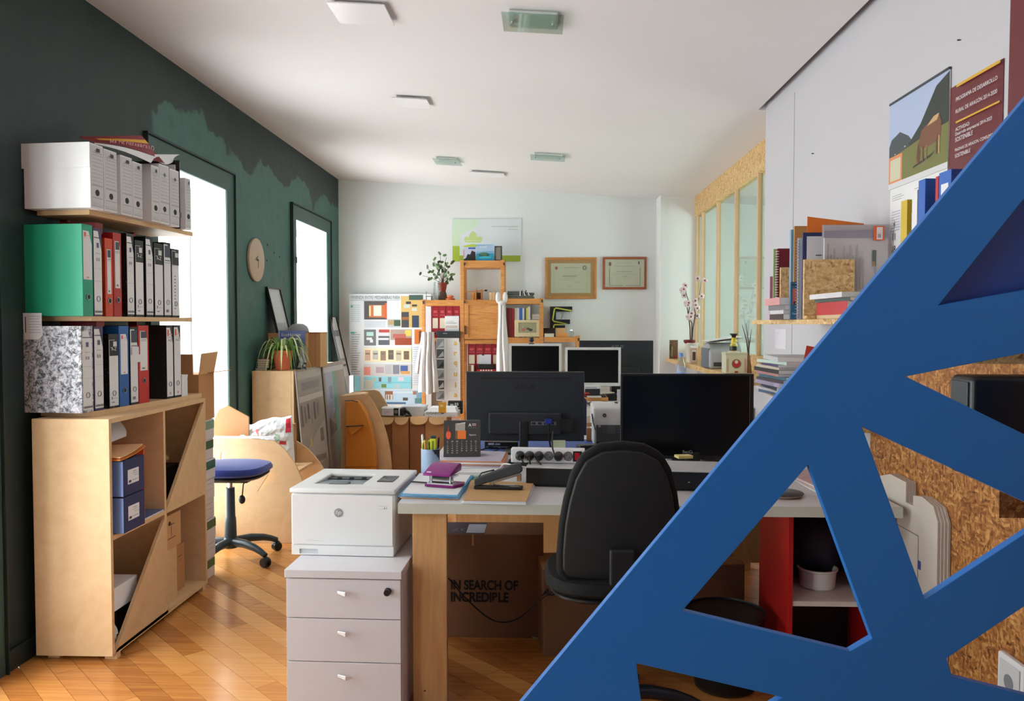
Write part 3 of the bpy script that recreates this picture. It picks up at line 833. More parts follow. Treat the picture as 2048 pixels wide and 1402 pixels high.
MB().lathe([(.012, .0), (.006, .02), (.016, .05)], (.09, .03, .112), 10).build('knot', M('plastic_film', (196, 208, 204), .25), t, smooth=True)
# upper far compartment
t = thing('book', 'dark blue book standing in the shaded upper far compartment', 'book', loc_c(.05, ym + .03, zs + .11 - .109))
bx('pages', (0, .003, .003), (.21, .027, .28), mPaper, t); MB().box((0, 0, 0), (.213, .003, .285)).box((0, .027, 0), (.213, .03, .285)).box((.21, .003, 0), (.213, .027, .285)).build('cover', M('book_blue', (34, 54, 110), .5), t)
t = thing('cork_pieces', 'heap of tan packing pieces in the upper far compartment', 'packing', loc_c(.05, ym + .08, zs + .001))
bx('box_base', (0, 0, 0), (.2, .22, .17), mBlackM, t, bevel=.003)
for k, (y, z, r) in enumerate(((.05, .18, .035), (.11, .19, .04), (.08, .235, .03), (.16, .185, .03), (.05, .26, .025))):
    MB().ball((.13, y, z + .015), (.05, r, r * .8), 10, 7).build('packing_piece', M('packing_tan', (196, 160, 106), .8), t, smooth=True)
# lower far compartment
t = thing('cardboard_box', 'tan cardboard box with a black print, on top in the lower far compartment', 'box', loc_c(.1, ym + .035, .30))
bx('carton', (0, 0, 0), (.19, .19, .165), mCard2, t, bevel=.002)
MB().box((.0, -.003, .13), (.19, .0, .168)).build('flap', mCard2, t)
prn(t, (.19, 0, 0), Y_, Z_, [(.05, .05, .13, .054, (96, 64, 40)), (.085, .06, .09, .11, (80, 52, 30)), ('e', .07, .125, .014, .01, (60, 40, 26)), (.06, .115, .12, .12, (80, 52, 30))])
t = thing('cardboard_box', 'plain pale board box standing below the printed one in the bookcase', 'box', loc_c(.06, ym + .03, z0 + th))
bx('carton', (0, 0, 0), (.22, .17, .257), mMDF, t, bevel=.002); bx('flap', (0, 0, .257), (.22, .17, .2585), mMDF, t)
t = thing('cardboard_box', 'tall narrow brown box standing at the far side of the lower compartment', 'box', loc_c(.08, ym + .25, z0 + th))
bx('carton', (0, 0, 0), (.17, .10, .23), mCard, t, bevel=.002); bx('flap', (0, 0, .23), (.17, .10, .2315), mCard, t); prn(t, (.17, 0, 0), Y_, Z_, [(.02, .15, .06, .152, (110, 70, 40)), (.02, .17, .07, .175, (110, 70, 40))])
t = thing('small_box', 'small black box with white print between the brown boxes', 'box', loc_c(.12, ym + .207, z0 + th))
bx('carton', (0, 0, 0), (.08, .038, .085), mBlackP, t, bevel=.001); prn(t, (.08, 0, 0), Y_, Z_, [(.004, .02, .034, .034, (190, 190, 190)), (.004, .04, .03, .044, (150, 150, 150))])

# column of paper reams and open carton behind the bookcase end
yq = YFAR + .035
cols_r = [(0, 1), (1, 0), (0, 1), (1, 0), (0, 0), (1, 1), (0, 1), (1, 1)]
zb = 0.0
for k in range(8):
    hh = .108
    t = thing('paper_ream', 'green and white copy paper carton, %s in the column by the bookcase' % ['lowest', 'second from the floor', 'third from the floor', 'fourth from the floor', 'fifth from the floor', 'third from the top', 'second from the top', 'topmost'][k], 'paper pack', (-2.108 + .004 * (k % 3), yq + .002 + .003 * (k % 2), zb), 0, 'copy paper packs')
    bx('wrapper', (0, 0, 0), (.304, .185, hh - .001), M('ream_wrap', (214, 206, 206), .5), t, bevel=.003)
    g_ = (44, 92, 56) if k not in (7,) else (120, 156, 140)
    it = [(.0, .055, .225, .1, g_)] if cols_r[k][1] else [(.03, .05, .19, .052, (150, 140, 150)), (.02, .02, .08, .06, (70, 66, 90))]
    it += [(.02, .065, .09, .07, (170, 200, 170)), (.03, .08, .07, .092, (210, 220, 210))] if cols_r[k][1] else [(.1, .08, .2, .083, (150, 140, 150))]
    prn(t, (.304, 0, 0), Y_, Z_, [tuple([i[0] * .82, i[1], i[2] * .82, i[3], i[4]]) for i in it]); prn(t, (.0, -.0, 0), X_, Z_, [(.0, .055, .304, .1, g_)] if cols_r[k][1] else [(.05, .04, .2, .045, (160, 150, 160))])
    zb += hh
t = thing('cardboard_box', 'open brown carton with raised flaps on top of the paper packs', 'box', (-2.105, yq + .012, zb))
bx('carton', (0, 0, 0), (.30, .2, .25), mCard, t, bevel=.002)
MB().prism([(.30, .0, .25), (.30, .19, .25), (.315, .21, .365), (.315, .0, .36)], (.004, 0, 0)).build('flap', mCard2, t)
MB().prism([(0, 0, .25), (.27, 0, .25), (.26, .02, .355), (.02, .02, .36)], (0, .004, 0)).build('flap', mCard, t)
MB().prism([(.30, .2, .25), (.30, .1, .25), (.40, .13, .262), (.40, .19, .262)], (0, 0, .004)).build('flap', mCard, t)
# ================================================================== office chairs
def office_chair(name, label, loc, rz, seat_m, seat_z, sw=.23, sd=.22, base_m=None, back=None, group=None, star=.29, star_rot=.3, cyl_r=.027):
    base_m = base_m or M('chair_base_grey', (44, 58, 66), .4, var=.03)
    t = thing(name, label, 'office chair', loc, rz, group)
    MB().lathe([(.045, .075), (.05, .10), (.042, .125), (.032, .135)], n=20).build('hub', base_m, t, smooth=True, bevel=.002)
    for k in range(5):
        a = star_rot + 2 * PI * k / 5; d = Vector((math.cos(a), math.sin(a), 0))
        pts = [d * .03 + Z_ * .108, d * .12 + Z_ * .110, d * .20 + Z_ * .098, d * (star - .035) + Z_ * .082, d * star + Z_ * .066]
        lg = MB().tube(pts, [.026, .024, .021, .018, .016], 10).build('leg', base_m, t, smooth=True)
        c = d * star; s = Vector((-d.y, d.x, 0))
        w = MB()
        for sg in (-1, 1):
            m = MB().lathe([(.010, -.010), (.024, -.010), (.0275, -.005), (.0275, .005), (.022, .010), (.008, .010)], n=14)
            R = Matrix((s, Vector((0, 0, 1)).cross(s), Z_)).transposed() @ Matrix(((0, 0, 1), (1, 0, 0), (0, 1, 0)))
            w.add([R @ p + c + s * .0125 * sg + Z_ * .0275 for p in m.v], m.f)
        w.tube([c + Z_ * .03, c + Z_ * .068], .009, 8)
        w.ball(c + Z_ * .042 + d * .004, (.02, .02, .018), 10, 7)
        w.build('caster', mBlackP, lg, smooth=True)
    MB().lathe([(.034, .12), (.032, .22), (.030, .25), (cyl_r, .255), (cyl_r - .002, seat_z - .15)], n=18).build('column', base_m, t, smooth=True)
    MB().lathe([(.014, seat_z - .16), (.014, seat_z - .10)], n=12).build('gas_rod', mChrome, t, smooth=True)
    MB().box((-.12, -.05, seat_z - .115), (.12, .05, seat_z - .085)).build('mechanism', mBlackP, t, bevel=.006)
    MB().tube([(.10, -.02, seat_z - .105), (.10, -.06, seat_z - .12), (.095, -.065, seat_z - .19)], .004, 6).build('height_lever', mBlackP, t, smooth=True)
    MB().ball((.094, -.066, seat_z - .205), (.02, .012, .026), 10, 7).build('lever_knob', mBlackP, t, smooth=True)
    # seat pan and cushion: rounded superellipse slabs
    def slab(rx, ry, zc, th, e=3.2, dip=0):
        prof = [(0, -1), (.6, -1), (.93, -.82), (1, -.25), (1, .15), (.95, .7), (.8, .95), (.5, 1), (0, 1)]
        m = MB(); n = 32
        for r, z in prof:
            for k in range(n):
                a = 2 * PI * k / n; ca, sa = math.cos(a), math.sin(a)
                q = (abs(ca) ** e + abs(sa) ** e) ** (-1 / e)
                x, y = rx * r * q * ca, ry * r * q * sa
                zz = zc + z * th / 2 + (dip * (y / ry) ** 2 * (1 if y > 0 else .4) + dip * .5 * (x / rx) ** 2 if z > -.5 else 0)
                m.v.append(Vector((x, y, zz)))
        for i in range(len(prof) - 1):
            for k in range(n): m.f.append((i * n + k, i * n + (k + 1) % n, (i + 1) * n + (k + 1) % n, (i + 1) * n + k)); m.mi.append(0)
        return m
    slab(sw * .93, sd * .93, seat_z - .07, .035).build('seat_pan', mBlackP, t, smooth=True)
    slab(sw, sd, seat_z - .032, .066, dip=-.012).build('seat', seat_m, t, smooth=True)
    if back: back(t)
    return t

mBlueF = M('fabric_blue', (40, 62, 148), .8, bump=.15, bscale=220, var=.05, sheen=.3)
cb = at(462, 1108, 4.58)
def back_blue(t):
    MB().tube([(-.05, 0, .475), (-.21, 0, .475), (-.243, 0, .50), (-.247, 0, .70)], .013, 8).build('back_bar', mBlackP, t, smooth=True)
    m = MB()
    m.cbox((-.25, 0, .80), (.045, .36, .30))
    m.build('backrest', mBlueF, t, bevel=.02, seg=4, smooth=True)
office_chair('office_chair', 'office chair with a blue padded seat and dark star base beside the paper packs', (cb.x, 4.58, 0), .0, mBlueF, .575, sw=.225, sd=.21, back=back_blue, star=.285, star_rot=-.49)

# ================================================================== curved board shelf units on the window side
def pxpoly(pts, Y): return [at(x, y, Y) for x, y in pts]
def arc_px(p0, p1, p2, n=8):                       # quadratic bend through control p1
    return [((1 - t) ** 2 * p0[0] + 2 * t * (1 - t) * p1[0] + t * t * p2[0], (1 - t) ** 2 * p0[1] + 2 * t * (1 - t) * p1[1] + t * t * p2[1]) for t in [i / n for i in range(n + 1)]]
Y1 = 4.94
t = thing('curved_shelf_unit', 'pale board unit with curved side panels holding a white paper bag', 'shelf unit', (-1.8, Y1, 0))
fl1 = at(416, 1095, Y1)
out = [(416, 1096), (411, 876)] + [(430, 873), (500, 877)] + arc_px((548, 882), (600, 915), (618, 1015), 10)
P = pxpoly(out, Y1); P = [Vector((p.x, p.y, max(0, p.z))) for p in P]; P.append(Vector((P[-1].x + .02, Y1, .001))); P[0].z = .001
slot = [Vector(at(444 + 3.2 * math.cos(a), 914 + 10 * math.sin(a), Y1)) for a in [2 * PI * k / 12 for k in range(12)]]
tri = pxpoly([(536, 949), (561, 945), (514, 984)], Y1)
MB().plate(P, [slot, tri], (0, .018, 0)).build('side_panel', mMDF, t, world=True)
bx('top_edge', at(411, 876.5, Y1) - Vector((0, .003, 0)), at(548, 873.5, Y1) + Vector((0, .02, .0)), mPaper, t, world=True)
Y2 = 5.28
out2 = [(505, 1040), (505, 862)] + [(560, 862)] + arc_px((588, 880), (640, 905), (668, 985), 8) + [(672, 1045)]
P = pxpoly(out2, Y2)
MB().prism(P, (0, .018, 0)).build('side_panel', mMDF, t, world=True)
a, b = at(545, 937, Y1 + .02), at(612, 930, Y2)
bx('shelf', (-1.98, Y1 + .018, .44), (-1.53, Y2, .458), mMDF, t, world=True)
bx('upright', (at(583, 850, Y2 - .02).x, Y2 - .06, .458), (at(591, 850, Y2 - .02).x, Y2 - .001, at(587, 846, Y2).z), mMDFe, t, world=True)
bx('lower_shelf', (-1.98, Y1 + .018, .12), (-1.5, Y2, .138), mMDF, t, world=True)
MB().prism(pxpoly([(437, 820), (455, 811), (497, 834), (497, 884), (429, 882), (424, 852)], Y1 + .10), (0, .016, 0)).build('back_panel', mMDFe, t, world=True)

t = thing('paper_bag', 'crumpled white paper bag with green and red prints leaning in the curved unit', 'bag', at(530, 930, Y1 + .17))
rn = random.Random(5)
fb = bilin((at(474, 842, 5.10), at(584, 832, 5.17), at(470, 884, 5.05), at(590, 930, 5.10)))
nu, nv = 16, 12
def cr(u, v, s):
    e = (math.sin(u * PI) * math.sin(v * PI)) ** .5 if 0 < u < 1 and 0 < v < 1 else 0
    n = math.sin(u * 17 + v * 9) * .010 + math.sin(v * 23 - u * 13) * .008 + math.sin(u * 31 + v * 27) * .004
    sag = -.03 * math.exp(-((u - .28) / .14) ** 2) * v
    return fb(u, v) + Vector((0, s * (.062 * e) + n * e * s, sag + .004 * math.sin(u * 21)))
m = MB().grid(lambda u, v: cr(u, v, -1), nu, nv).grid(lambda u, v: cr(u, v, 1), nu, nv)
m.build('bag_paper', M('bag_paper', (222, 226, 228), .5, var=.03), t, world=True)
for u0, u1, v0, v1, c in ((.03, .16, .50, .92, (60, 104, 88)), (.40, .45, .35, .75, (206, 110, 120)), (.90, .98, .66, .95, (206, 40, 60)), (.60, .70, .18, .34, (214, 120, 130)), (.3, .42, .02, .09, (196, 40, 80)), (.72, .8, .45, .62, (150, 180, 160)), (.80, .87, .02, .2, (180, 190, 190)), (.52, .56, .30, .5, (150, 190, 170)), (.05, .14, .12, .36, (190, 205, 205)), (.78, .9, .40, .48, (198, 60, 70))):
    MB().grid(lambda u, v: cr(u0 + (u1 - u0) * u, v0 + (v1 - v0) * v, -1) + Vector((0, -.003, 0)), 3, 3).build('print_patch', M('bag_ink_%d' % (c[0] * 7 + c[1]), c, .5), t, world=True)

# pale cabinet row under the second door, poster boards leaning on it
CX0, CX1, CY0, CY1, CZ = -2.095, -1.79, 5.70, 7.08, 1.04
t = thing('cabinet', 'pale board cabinet row along the green wall carrying the spider plant', 'cabinet', (CX0, CY0, 0))
e = .018
w_, l_ = CX1 - CX0, CY1 - CY0
bx('end_panel', (0, 0, 0), (w_ - .02, e, CZ - e), mMDF, t, bevel=.001)
bx('end_panel', (0, l_ - e, 0), (w_ - .02, l_, CZ - e), mMDF, t, bevel=.001)
bx('top_panel', (0, 0, CZ - e), (w_ - .02, l_, CZ), mMDF, t, bevel=.001)
bx('divider', (0, l_ / 2, 0), (w_ - .02, l_ / 2 + e, CZ - e), mMDF, t)
for z in (.08, .55): bx('shelf', (0, e, z), (w_ - .02, l_ / 2, z + e), mMDF, t); bx('shelf', (0, l_ / 2 + e, z), (w_ - .02, l_ - e, z + e), mMDF, t)
for k in range(2): bx('door', (w_ - .019 + .0, .001 + k * (l_ / 2), .002), (w_ - .001, (k + 1) * l_ / 2 - .002, CZ - .001), mMDF, t, bevel=.001)

def lean_board(label, y0, y1, z1, xt, xb, zb, items, th_=.008, col=None, name='display_board', cat='poster board'):
    t = thing(name, label, cat, (xb, y0, zb), 0, 'poster boards leaning on the cabinet')
    U = Vector((xt - xb, 0, z1 - zb)); h = U.length; U.normalize(); N = Y_.cross(U)
    L = [Vector((xb, y0, zb)), Vector((xb, y1, zb)), Vector((xb, y1, zb)) + U * h, Vector((xb, y0, zb)) + U * h]
    MB().prism([p - N * th_ for p in L], N * th_).build('board', col or M('board_newsprint', (156, 146, 138), .6, var=.08), t, world=True)
    prn(t, (xb, y0, zb), Y_, U, [tuple([it[0], [(a * (y1 - y0), b * h) for a, b in it[1]], it[2]]) if it[0] == 'p' else (it[0] * (y1 - y0), it[1] * h, it[2] * (y1 - y0), it[3] * h, it[4]) for it in items], world=True)
    return t
gA = (124, 116, 110); gB = (104, 98, 98); gC = (172, 164, 158); gD = (186, 178, 172)
lean_board('grey printed poster board with town elevations, first board leaning on the cabinet', 5.70, 6.36, 1.045, -1.777, -1.69, .0,
           [(.03, .93, .97, .985, gC), (.06, .84, .95, .92, (150, 136, 128)), (.15, .85, .85, .905, gA), (.03, .77, .97, .81, gD)] +
           [(x, .60 + .02 * (k % 3), x + .07, .75 - .015 * (k % 2), c) for k, (x, c) in enumerate(((.05, gB), (.17, gA), (.30, gB), (.42, (140, 134, 138)), (.54, gB), (.68, gA)))] +
           [('p', [(.02, .40), (.55, .52), (.97, .60), (.97, .30), (.02, .26)], gC), ('p', [(.1, .28), (.5, .36), (.9, .34), (.9, .30), (.5, .31)], gA), (.30, .44, .37, .50, (196, 176, 90)), (.72, .44, .86, .54, gA), (.02, .02, .97, .22, (150, 136, 124)), ('p', [(.60, .02), (.97, .02), (.97, .24)], (104, 84, 66))])
lean_board('grey poster board with a green stripe, second board leaning on the cabinet', 6.40, 7.07, 1.055, -1.775, -1.69, .0,
           [(.02, .93, .98, .97, (188, 184, 186)), ('p', [(.06, .55), (.40, .62), (.40, .93), (.06, .93)], (160, 164, 184)), ('p', [(.40, .93), (.52, .93), (.58, .12), (.40, .10)], (98, 160, 138)), (.2, .72, .36, .82, (132, 134, 160)),
            ('p', [(.10, .44), (.42, .46), (.42, .50), (.10, .58)], (112, 106, 104)), (.72, .40, .98, .66, (110, 116, 76)), (.76, .50, .86, .60, (90, 130, 70)), (.55, .28, .70, .46, (120, 96, 78)), (.72, .30, .84, .39, (70, 44, 34)), (.88, .32, .97, .42, (120, 66, 40)), (.60, .12, .72, .27, (96, 60, 42)), (.74, .14, .97, .29, gC), ('p', [(.3, .02), (.97, .02), (.97, .13), (.6, .11)], gD)])

# things on the cabinet -------------------------------------------------------
zc = CZ
for k in range(5):
    p = at(511 + (k % 2) * 1.2 + k, 740, 5.80)
    lb = 'small booklet with a red cover, topmost of the pile by the plant pot' if k == 4 else 'thin pale booklet in the small pile beside the plant pot'
    t = thing('booklet', lb, 'book', (p.x + .004 * (k % 3), 5.80, zc + k * .0165), 0, None if k == 4 else 'booklets in the pile')
    bx('pages', (.001, .001, .0015), (.083, .138, .0145), M('page_block_cream', (216, 206, 186), .7), t)
    cm = M('booklet_red', (190, 84, 62), .5) if k == 4 else M('booklet_cover_%d' % (k % 2), [(112, 92, 66), (150, 140, 110)][k % 2], .5)
    MB().box((0, 0, 0), (.086, .14, .0015)).box((0, 0, .0145), (.086, .14, .016)).box((.084, 0, .0015), (.086, .14, .0145)).build('cover', cm, t)
pp = at(566, 745, 5.84)
t = thing('potted_plant', 'spider plant with striped arching leaves in a terracotta pot on the cabinet', 'plant', (pp.x, 5.84, zc))
mTerra = M('terracotta', (206, 104, 66), .5, var=.05)
MB().lathe([(.0, .0), (.045, 0), (.052, .004), (.064, .07), (.071, .118), (.071, .121), (.076, .123), (.078, .146), (.071, .147), (.067, .128), (0, .128)], n=28).build('pot', mTerra, t, smooth=True)
MB().lathe([(.0, .126), (.068, .128), (.0, .13)], n=20).build('soil', M('soil', (50, 36, 26), .9), t)
rn = random.Random(11)
mLeafs = [M('leaf_green', (112, 156, 62), .45, var=.1), M('leaf_pale', (190, 208, 140), .45, var=.08), M('leaf_deep', (86, 132, 54), .45, var=.1)]
for k in range(64):
    a = rn.uniform(0, 2 * PI); L = rn.uniform(.12, .25); up = rn.uniform(.05, .17); d = Vector((math.cos(a), math.sin(a), 0)); s = Vector((-d.y, d.x, 0))
    if pp.x + d.x * (L + .03) < WL + .03: L *= .62
    dr = rn.uniform(.02, .20); wd_ = rn.uniform(.0055, .0095)
    pts = []
    for i in range(9):
        q = i / 8
        pts.append(d * (.02 + L * (q ** .85)) + Z_ * (.125 + up * 4 * q * (1 - q) * .7 + up * q * .3 - dr * q ** 2.4))
    m = MB(); 
    for i, p in enumerate(pts):
        ww = wd_ * (1 - (i / 8) ** 3) + .0004; m.v += [p - s * ww, p + Z_ * -.0015, p + s * ww]
    for i in range(8):
        b = i * 3; m.f += [(b, b + 1, b + 4, b + 3), (b + 1, b + 2, b + 5, b + 4)]; m.mi += [0, 0]
    m.build('leaf', mLeafs[k % 3], t, smooth=True)

def book(label, loc, rz, w, h, th_, col, front=None, name='book', group=None, tilt=0):
    """upright book: cover faces local -y, spine at local -x"""
    t = thing(name, label, 'book', loc, rz, group)
    if tilt: t.rotation_euler = (tilt, 0, rz)
    m = M('cover_%d_%d_%d' % col, col, .45)
    bx('pages', (.002, .0015, .002), (w - .003, th_ - .0015, h - .002), mPaper, t)
    MB().box((0, 0, 0), (w, .0015, h)).box((0, th_ - .0015, 0), (w, th_, h)).box((0, .0015, 0), (.0018, th_ - .0015, h)).build('cover', m, t)
    if front: prn(t, (0, 0, 0), X_, Z_, [tuple([i[0] * w, i[1] * h, i[2] * w, i[3] * h, i[4]]) if i[0] != 'p' else ('p', [(a * w, b * h) for a, b in i[1]], i[2]) for i in front])
    return t
p = at(557, 690, 5.97)
hh = at(557, 661, 5.97).z - zc
t = book('blue magazine standing behind the spider plant on the cabinet', (p.x, 5.97, zc), 0, .205, hh, .012, (92, 104, 160),
         [(.0, 0, .06, 1, (150, 166, 176)), (.08, .68, .98, .99, (88, 96, 158)), (.1, .755, .72, .79, (214, 214, 226)), (.1, .71, .6, .73, (190, 190, 210)), (.80, .70, .86, .78, (214, 190, 120)), (.1, .3, .95, .66, (120, 128, 150))], name='magazine')
text('EcoHabitar', t, (.10, 0, hh * .89), X_, Z_, width=.15, mat=mPaper, eps=.002)
text('Bioconstrucción', t, (.085, 0, hh * .77), X_, Z_, width=.12, mat=mPaper, eps=.0024)
p = at(592, 693, 5.93)
book('black and white photo leaflet behind the pot, in front of the blue magazine', (p.x, 5.93, zc), 0, .078, at(592, 693, 5.93).z - zc, .004, (176, 178, 180),
     [(.05, .4, .95, .97, (150, 154, 156)), ('p', [(.2, .4), (.8, .4), (.7, .95), (.35, .9)], (206, 208, 210)), (.0, .0, 1, .3, (30, 30, 30)), ('p', [(.1, .06), (.5, .1), (.7, .28), (.3, .3)], (170, 172, 172)), (.7, .12, .95, .22, (140, 142, 140)), (.05, .3, .4, .6, (60, 60, 62))], name='leaflet')
p = at(536, 740, 6.0)
t = thing('cardboard_box', 'brown cardboard box behind the spider plant, partly hidden by the blue magazine', 'box', (p.x, 6.01, zc))
hb = at(536, 667, 6.01).z - zc
bx('carton', (0, 0, 0), (.26, .17, hb), mCard, t, bevel=.002); bx('tape', (-.001, -.0008, hb * .55), (.09, 0, hb * .63), mGrey, t); bx('flap', (0, .0, hb), (.26, .17, hb + .003), mCard, t)
p = at(614, 740, 6.22)
t = thing('cardboard_box', 'tall brown cardboard box with a lid flap under the grey dome', 'box', (p.x, 6.22, zc))
hb = at(614, 666, 6.22).z - zc
bx('carton', (0, 0, 0), (.108, .2, hb), mCard2, t, bevel=.002); bx('lid', (-.07, -.012, hb), (.112, .2, hb + .006), mMDFe, t); bx('seam', (.066, -.001, 0), (.07, 0, hb), mMDFe, t)
p = at(599, 660, 6.34)
t = thing('lamp_shade', 'grey half dome resting on the brown box lid by the window', 'shade', (p.x + .0, 6.31, zc + hb + .006))
MB().lathe([(.083, 0), (.0815, .02), (.07, .045), (.045, .062), (.015, .069), (0, .07)], n=24).build('dome', M('dome_grey', (150, 150, 152), .5), t, smooth=True)
MB().lathe([(.084, .0), (.0855, .003), (.084, .006)], n=24).build('rim', mGrey, t)
p = at(641, 740, 6.5)
t = thing('small_box', 'narrow dark violet box beside the tall brown box on the cabinet', 'box', (p.x - .01, 6.5, zc))
bx('carton', (0, 0, 0), (.03, .1, at(641, 690, 6.5).z - zc), M('dark_violet', (74, 62, 96), .5), t, bevel=.002); bx('lid', (-.001, -.001, .05), (.031, .101, .055), mDarkG, t)

# picture frame leaning on the green wall
def lean_frame(label, y0, y1, xt, zt, xb, zb, fm, mat_col, items, fw=.012, th_=.018, cat='picture frame'):
    t = thing('picture_frame', label, cat, (xb, y0, zb))
    U = Vector((xt - xb, 0, zt - zb)); h = U.length; U.normalize(); N = Y_.cross(U); w = y1 - y0; O = Vector((xb, y0, zb))
    def pt(a, b, c=0): return O + Y_ * a + U * b + N * c
    MB().plate([pt(0, 0, -th_), pt(w, 0, -th_), pt(w, h, -th_), pt(0, h, -th_)], [[pt(fw, fw, -th_), pt(w - fw, fw, -th_), pt(w - fw, h - fw, -th_), pt(fw, h - fw, -th_)]], N * th_).build('frame', fm, t, world=True)
    MB().prism([pt(fw, fw, -th_ + .002), pt(w - fw, fw, -th_ + .002), pt(w - fw, h - fw, -th_ + .002), pt(fw, h - fw, -th_ + .002)], N * .004).build('picture', mat_col, t, world=True)
    if items: prn(t, pt(0, 0, -th_ + .006), Y_, U, [(i[0] * w, i[1] * h, i[2] * w, i[3] * h, i[4]) for i in items], world=True)
    return t
lean_frame('black framed sheet leaning on the green wall above the cabinet', 6.06, 6.37, -2.10, 1.668, -1.955, CZ + .001, mBlackP, M('mat_grey_white', (188, 190, 190), .4), [(.12, .42, .8, .56, (160, 162, 164)), (.15, .3, .5, .38, (150, 152, 154))])
lean_frame('long narrow board with black edges leaning in the window corner', 7.86, 8.12, -2.10, 1.462, -1.87, .45, mBlackP, M('mat_white', (206, 208, 210), .4), [(.1, .80, .9, .86, (120, 122, 126)), (.1, .55, .9, .58, (150, 152, 156)), (.1, .5, .9, .52, (96, 98, 104)), (.2, .2, .8, .4, (180, 182, 186))], cat='board')

# wall clock
pcl = atx(512, 520, WL + .012)
t = thing('wall_clock', 'round plain wooden wall clock on the green wall between the doors', 'clock', (WL, pcl.y, pcl.z))
MB().lathe([(0, .0), (.15, .0), (.158, .004), (.160, .012), (.158, .020), (.150, .023), (0, .023)], n=48, axis='x').build('face', M('clock_wood', (188, 164, 142), .5, var=.05), t, smooth=True)
MB().lathe([(.008, .023), (.008, .029), (0, .029)], n=12, axis='x').build('hub', mBlackP, t, smooth=True)
MB().cbox((.027, -.02, .012), (.0015, .052, .007), (.6, 0, 0)).build('hour_hand', mBlackP, t)
MB().cbox((.0285, .004, -.028), (.0015, .006, .062), (-.15, 0, 0)).build('minute_hand', mBlackP, t)
for (px, py) in ((535, 490), (548, 506), (559, 514), (534, 521)):
    p = atx(px, py, WL); tag(MB().lathe([(.010, 0), (.008, .002), (0, .0025)], n=8, axis='x').build('wall_stain', M('hole_dark', (26, 38, 38), .8), loc=(WL - .0005, p.y, p.z)), 'small dark filled hole in the green wall beside the clock', 'hole', 'filled holes by the clock')

# second curved unit with an orange sheet ------------------------------------
Y3 = 6.55
t = thing('curved_shelf_unit', 'smaller curved board unit with an orange inner sheet beside the poster boards', 'shelf unit', (-1.4, Y3, 0))
P = pxpoly([(682, 1090), (682, 792), (728, 788)] + arc_px((738, 792), (785, 860), (784, 960), 10) + [(784, 1090)], Y3)
P = [Vector((p.x, p.y, max(.001, p.z))) for p in P]
MB().prism(P, (0, .018, 0)).build('side_panel', mMDF, t, world=True)
P2 = [p + Vector((.0, .42, 0)) for p in P]
MB().prism(P2, (0, .018, 0)).build('side_panel', mMDF, t, world=True)
bx('top_panel', (P[1].x, Y3 + .018, P[1].z - .018), (P[2].x - .05, Y3 + .40, P[1].z), mMDF, t, world=True)
mOr = M('orange_sheet', (216, 138, 48), .4, var=.03)
po = [at(694, 802, Y3 - .15)] 
ol = at(692, 930, Y3 - .12).x; orr = at(752, 930, Y3 - .12).x
prof = arc_px((714, 801), (748, 830), (752, 935), 12)
F3 = [at(x, y, Y3 - .10) for x, y in prof]
F4 = [at(x, y, Y3 - .10) for x, y in [(690, 803)] + [(714, 801)]]
MB().prism([at(690, 803, Y3 - .1)] + F3 + [at(690, 935, Y3 - .1)], (0, .085, 0)).build('orange_panel', mOr, t, world=True, bevel=.012, seg=3)
MB().prism([at(690, 935, Y3 - .1), at(752, 935, Y3 - .1), Vector((at(752, 935, Y3 - .1).x, Y3 - .1, 0.001)), Vector((at(690, 935, Y3 - .1).x, Y3 - .1, 0.001))], (0, .085, 0)).build('orange_panel', mOr, t, world=True)
MB().tube([at(690, 802, Y3 - .11), at(705, 801, Y3 - .11), at(716, 804, Y3 - .11)], .004, 6).build('handle_wire', mDarkG, t, world=True)
MB().prism([at(692, 853, Y3 - .16), at(726, 851, Y3 - .16), at(704, 870, Y3 - .16)], (0, .05, 0)).build('bracket', mOr, t, world=True)
MB().tube([at(692, 853, Y3 - .17), at(727, 851, Y3 - .19)], .005, 6).build('rod', mDarkG, t, world=True)
pq = at(740, 840, Y3 - .012)
MB().cbox(pq, (.035, .012, .028)).build('clip', M('clip_white', (196, 206, 204), .4), t, world=True, bevel=.003)
t = thing('display_board', 'white edged dark teal board standing behind the curved unit', 'board', (at(701, 787, 7.6).x, 7.6, 0))
a, b = at(700, 850, 7.6), at(707, 751, 7.6); a.z = .001
bx('white_edge', (a.x, 7.59, a.z), (b.x, 7.60, b.z), mPaper, t, world=True)
a, b = at(707, 850, 7.6), at(721, 752, 7.6); a.z = .001
bx('board', (a.x, 7.596, a.z), (b.x, 7.604, b.z), M('board_teal', (60, 104, 112), .4, var=.1), t, world=True)
# ================================================================== back wall: pine shelving, posters, diplomas
YS = 7.95                                        # front plane of the pine shelves
DS = .30
def fx(px, py, Y=YS): return at(px, py, Y)
shelf_t = thing('pine_shelving', 'stepped pine shelving unit with a closed cupboard, against the white back wall', 'shelving', (0, YS, 0))
def post(px0, px1, pytop, pybot=None):
    a, b = fx(px0, pytop), fx(px1, pytop); zb = 0 if pybot is None else fx(px0, pybot).z
    bx('post', (a.x, YS, zb), (b.x, YS + .032, a.z), mPine, shelf_t, bevel=.003, world=True)
    bx('post', (a.x, YS + DS - .032, zb), (b.x, YS + DS, a.z), mPine, shelf_t, bevel=.003, world=True)
post(843, 850, 599); post(920, 928, 520); post(1001, 1009, 520); post(1079, 1087, 596); post(1153, 1160, 672)
def rail(px0, px1, py0, py1, name='shelf'):
    a, b = fx(px0, py0), fx(px1, py1)
    bx(name, (a.x, YS + .004, b.z), (b.x, YS + DS - .002, a.z - .0), mPineH, shelf_t, bevel=.002, world=True)
    return a.z
zL = rail(851, 920, 600, 612); rail(851, 920, 676, 684); rail(851, 920, 826, 836)
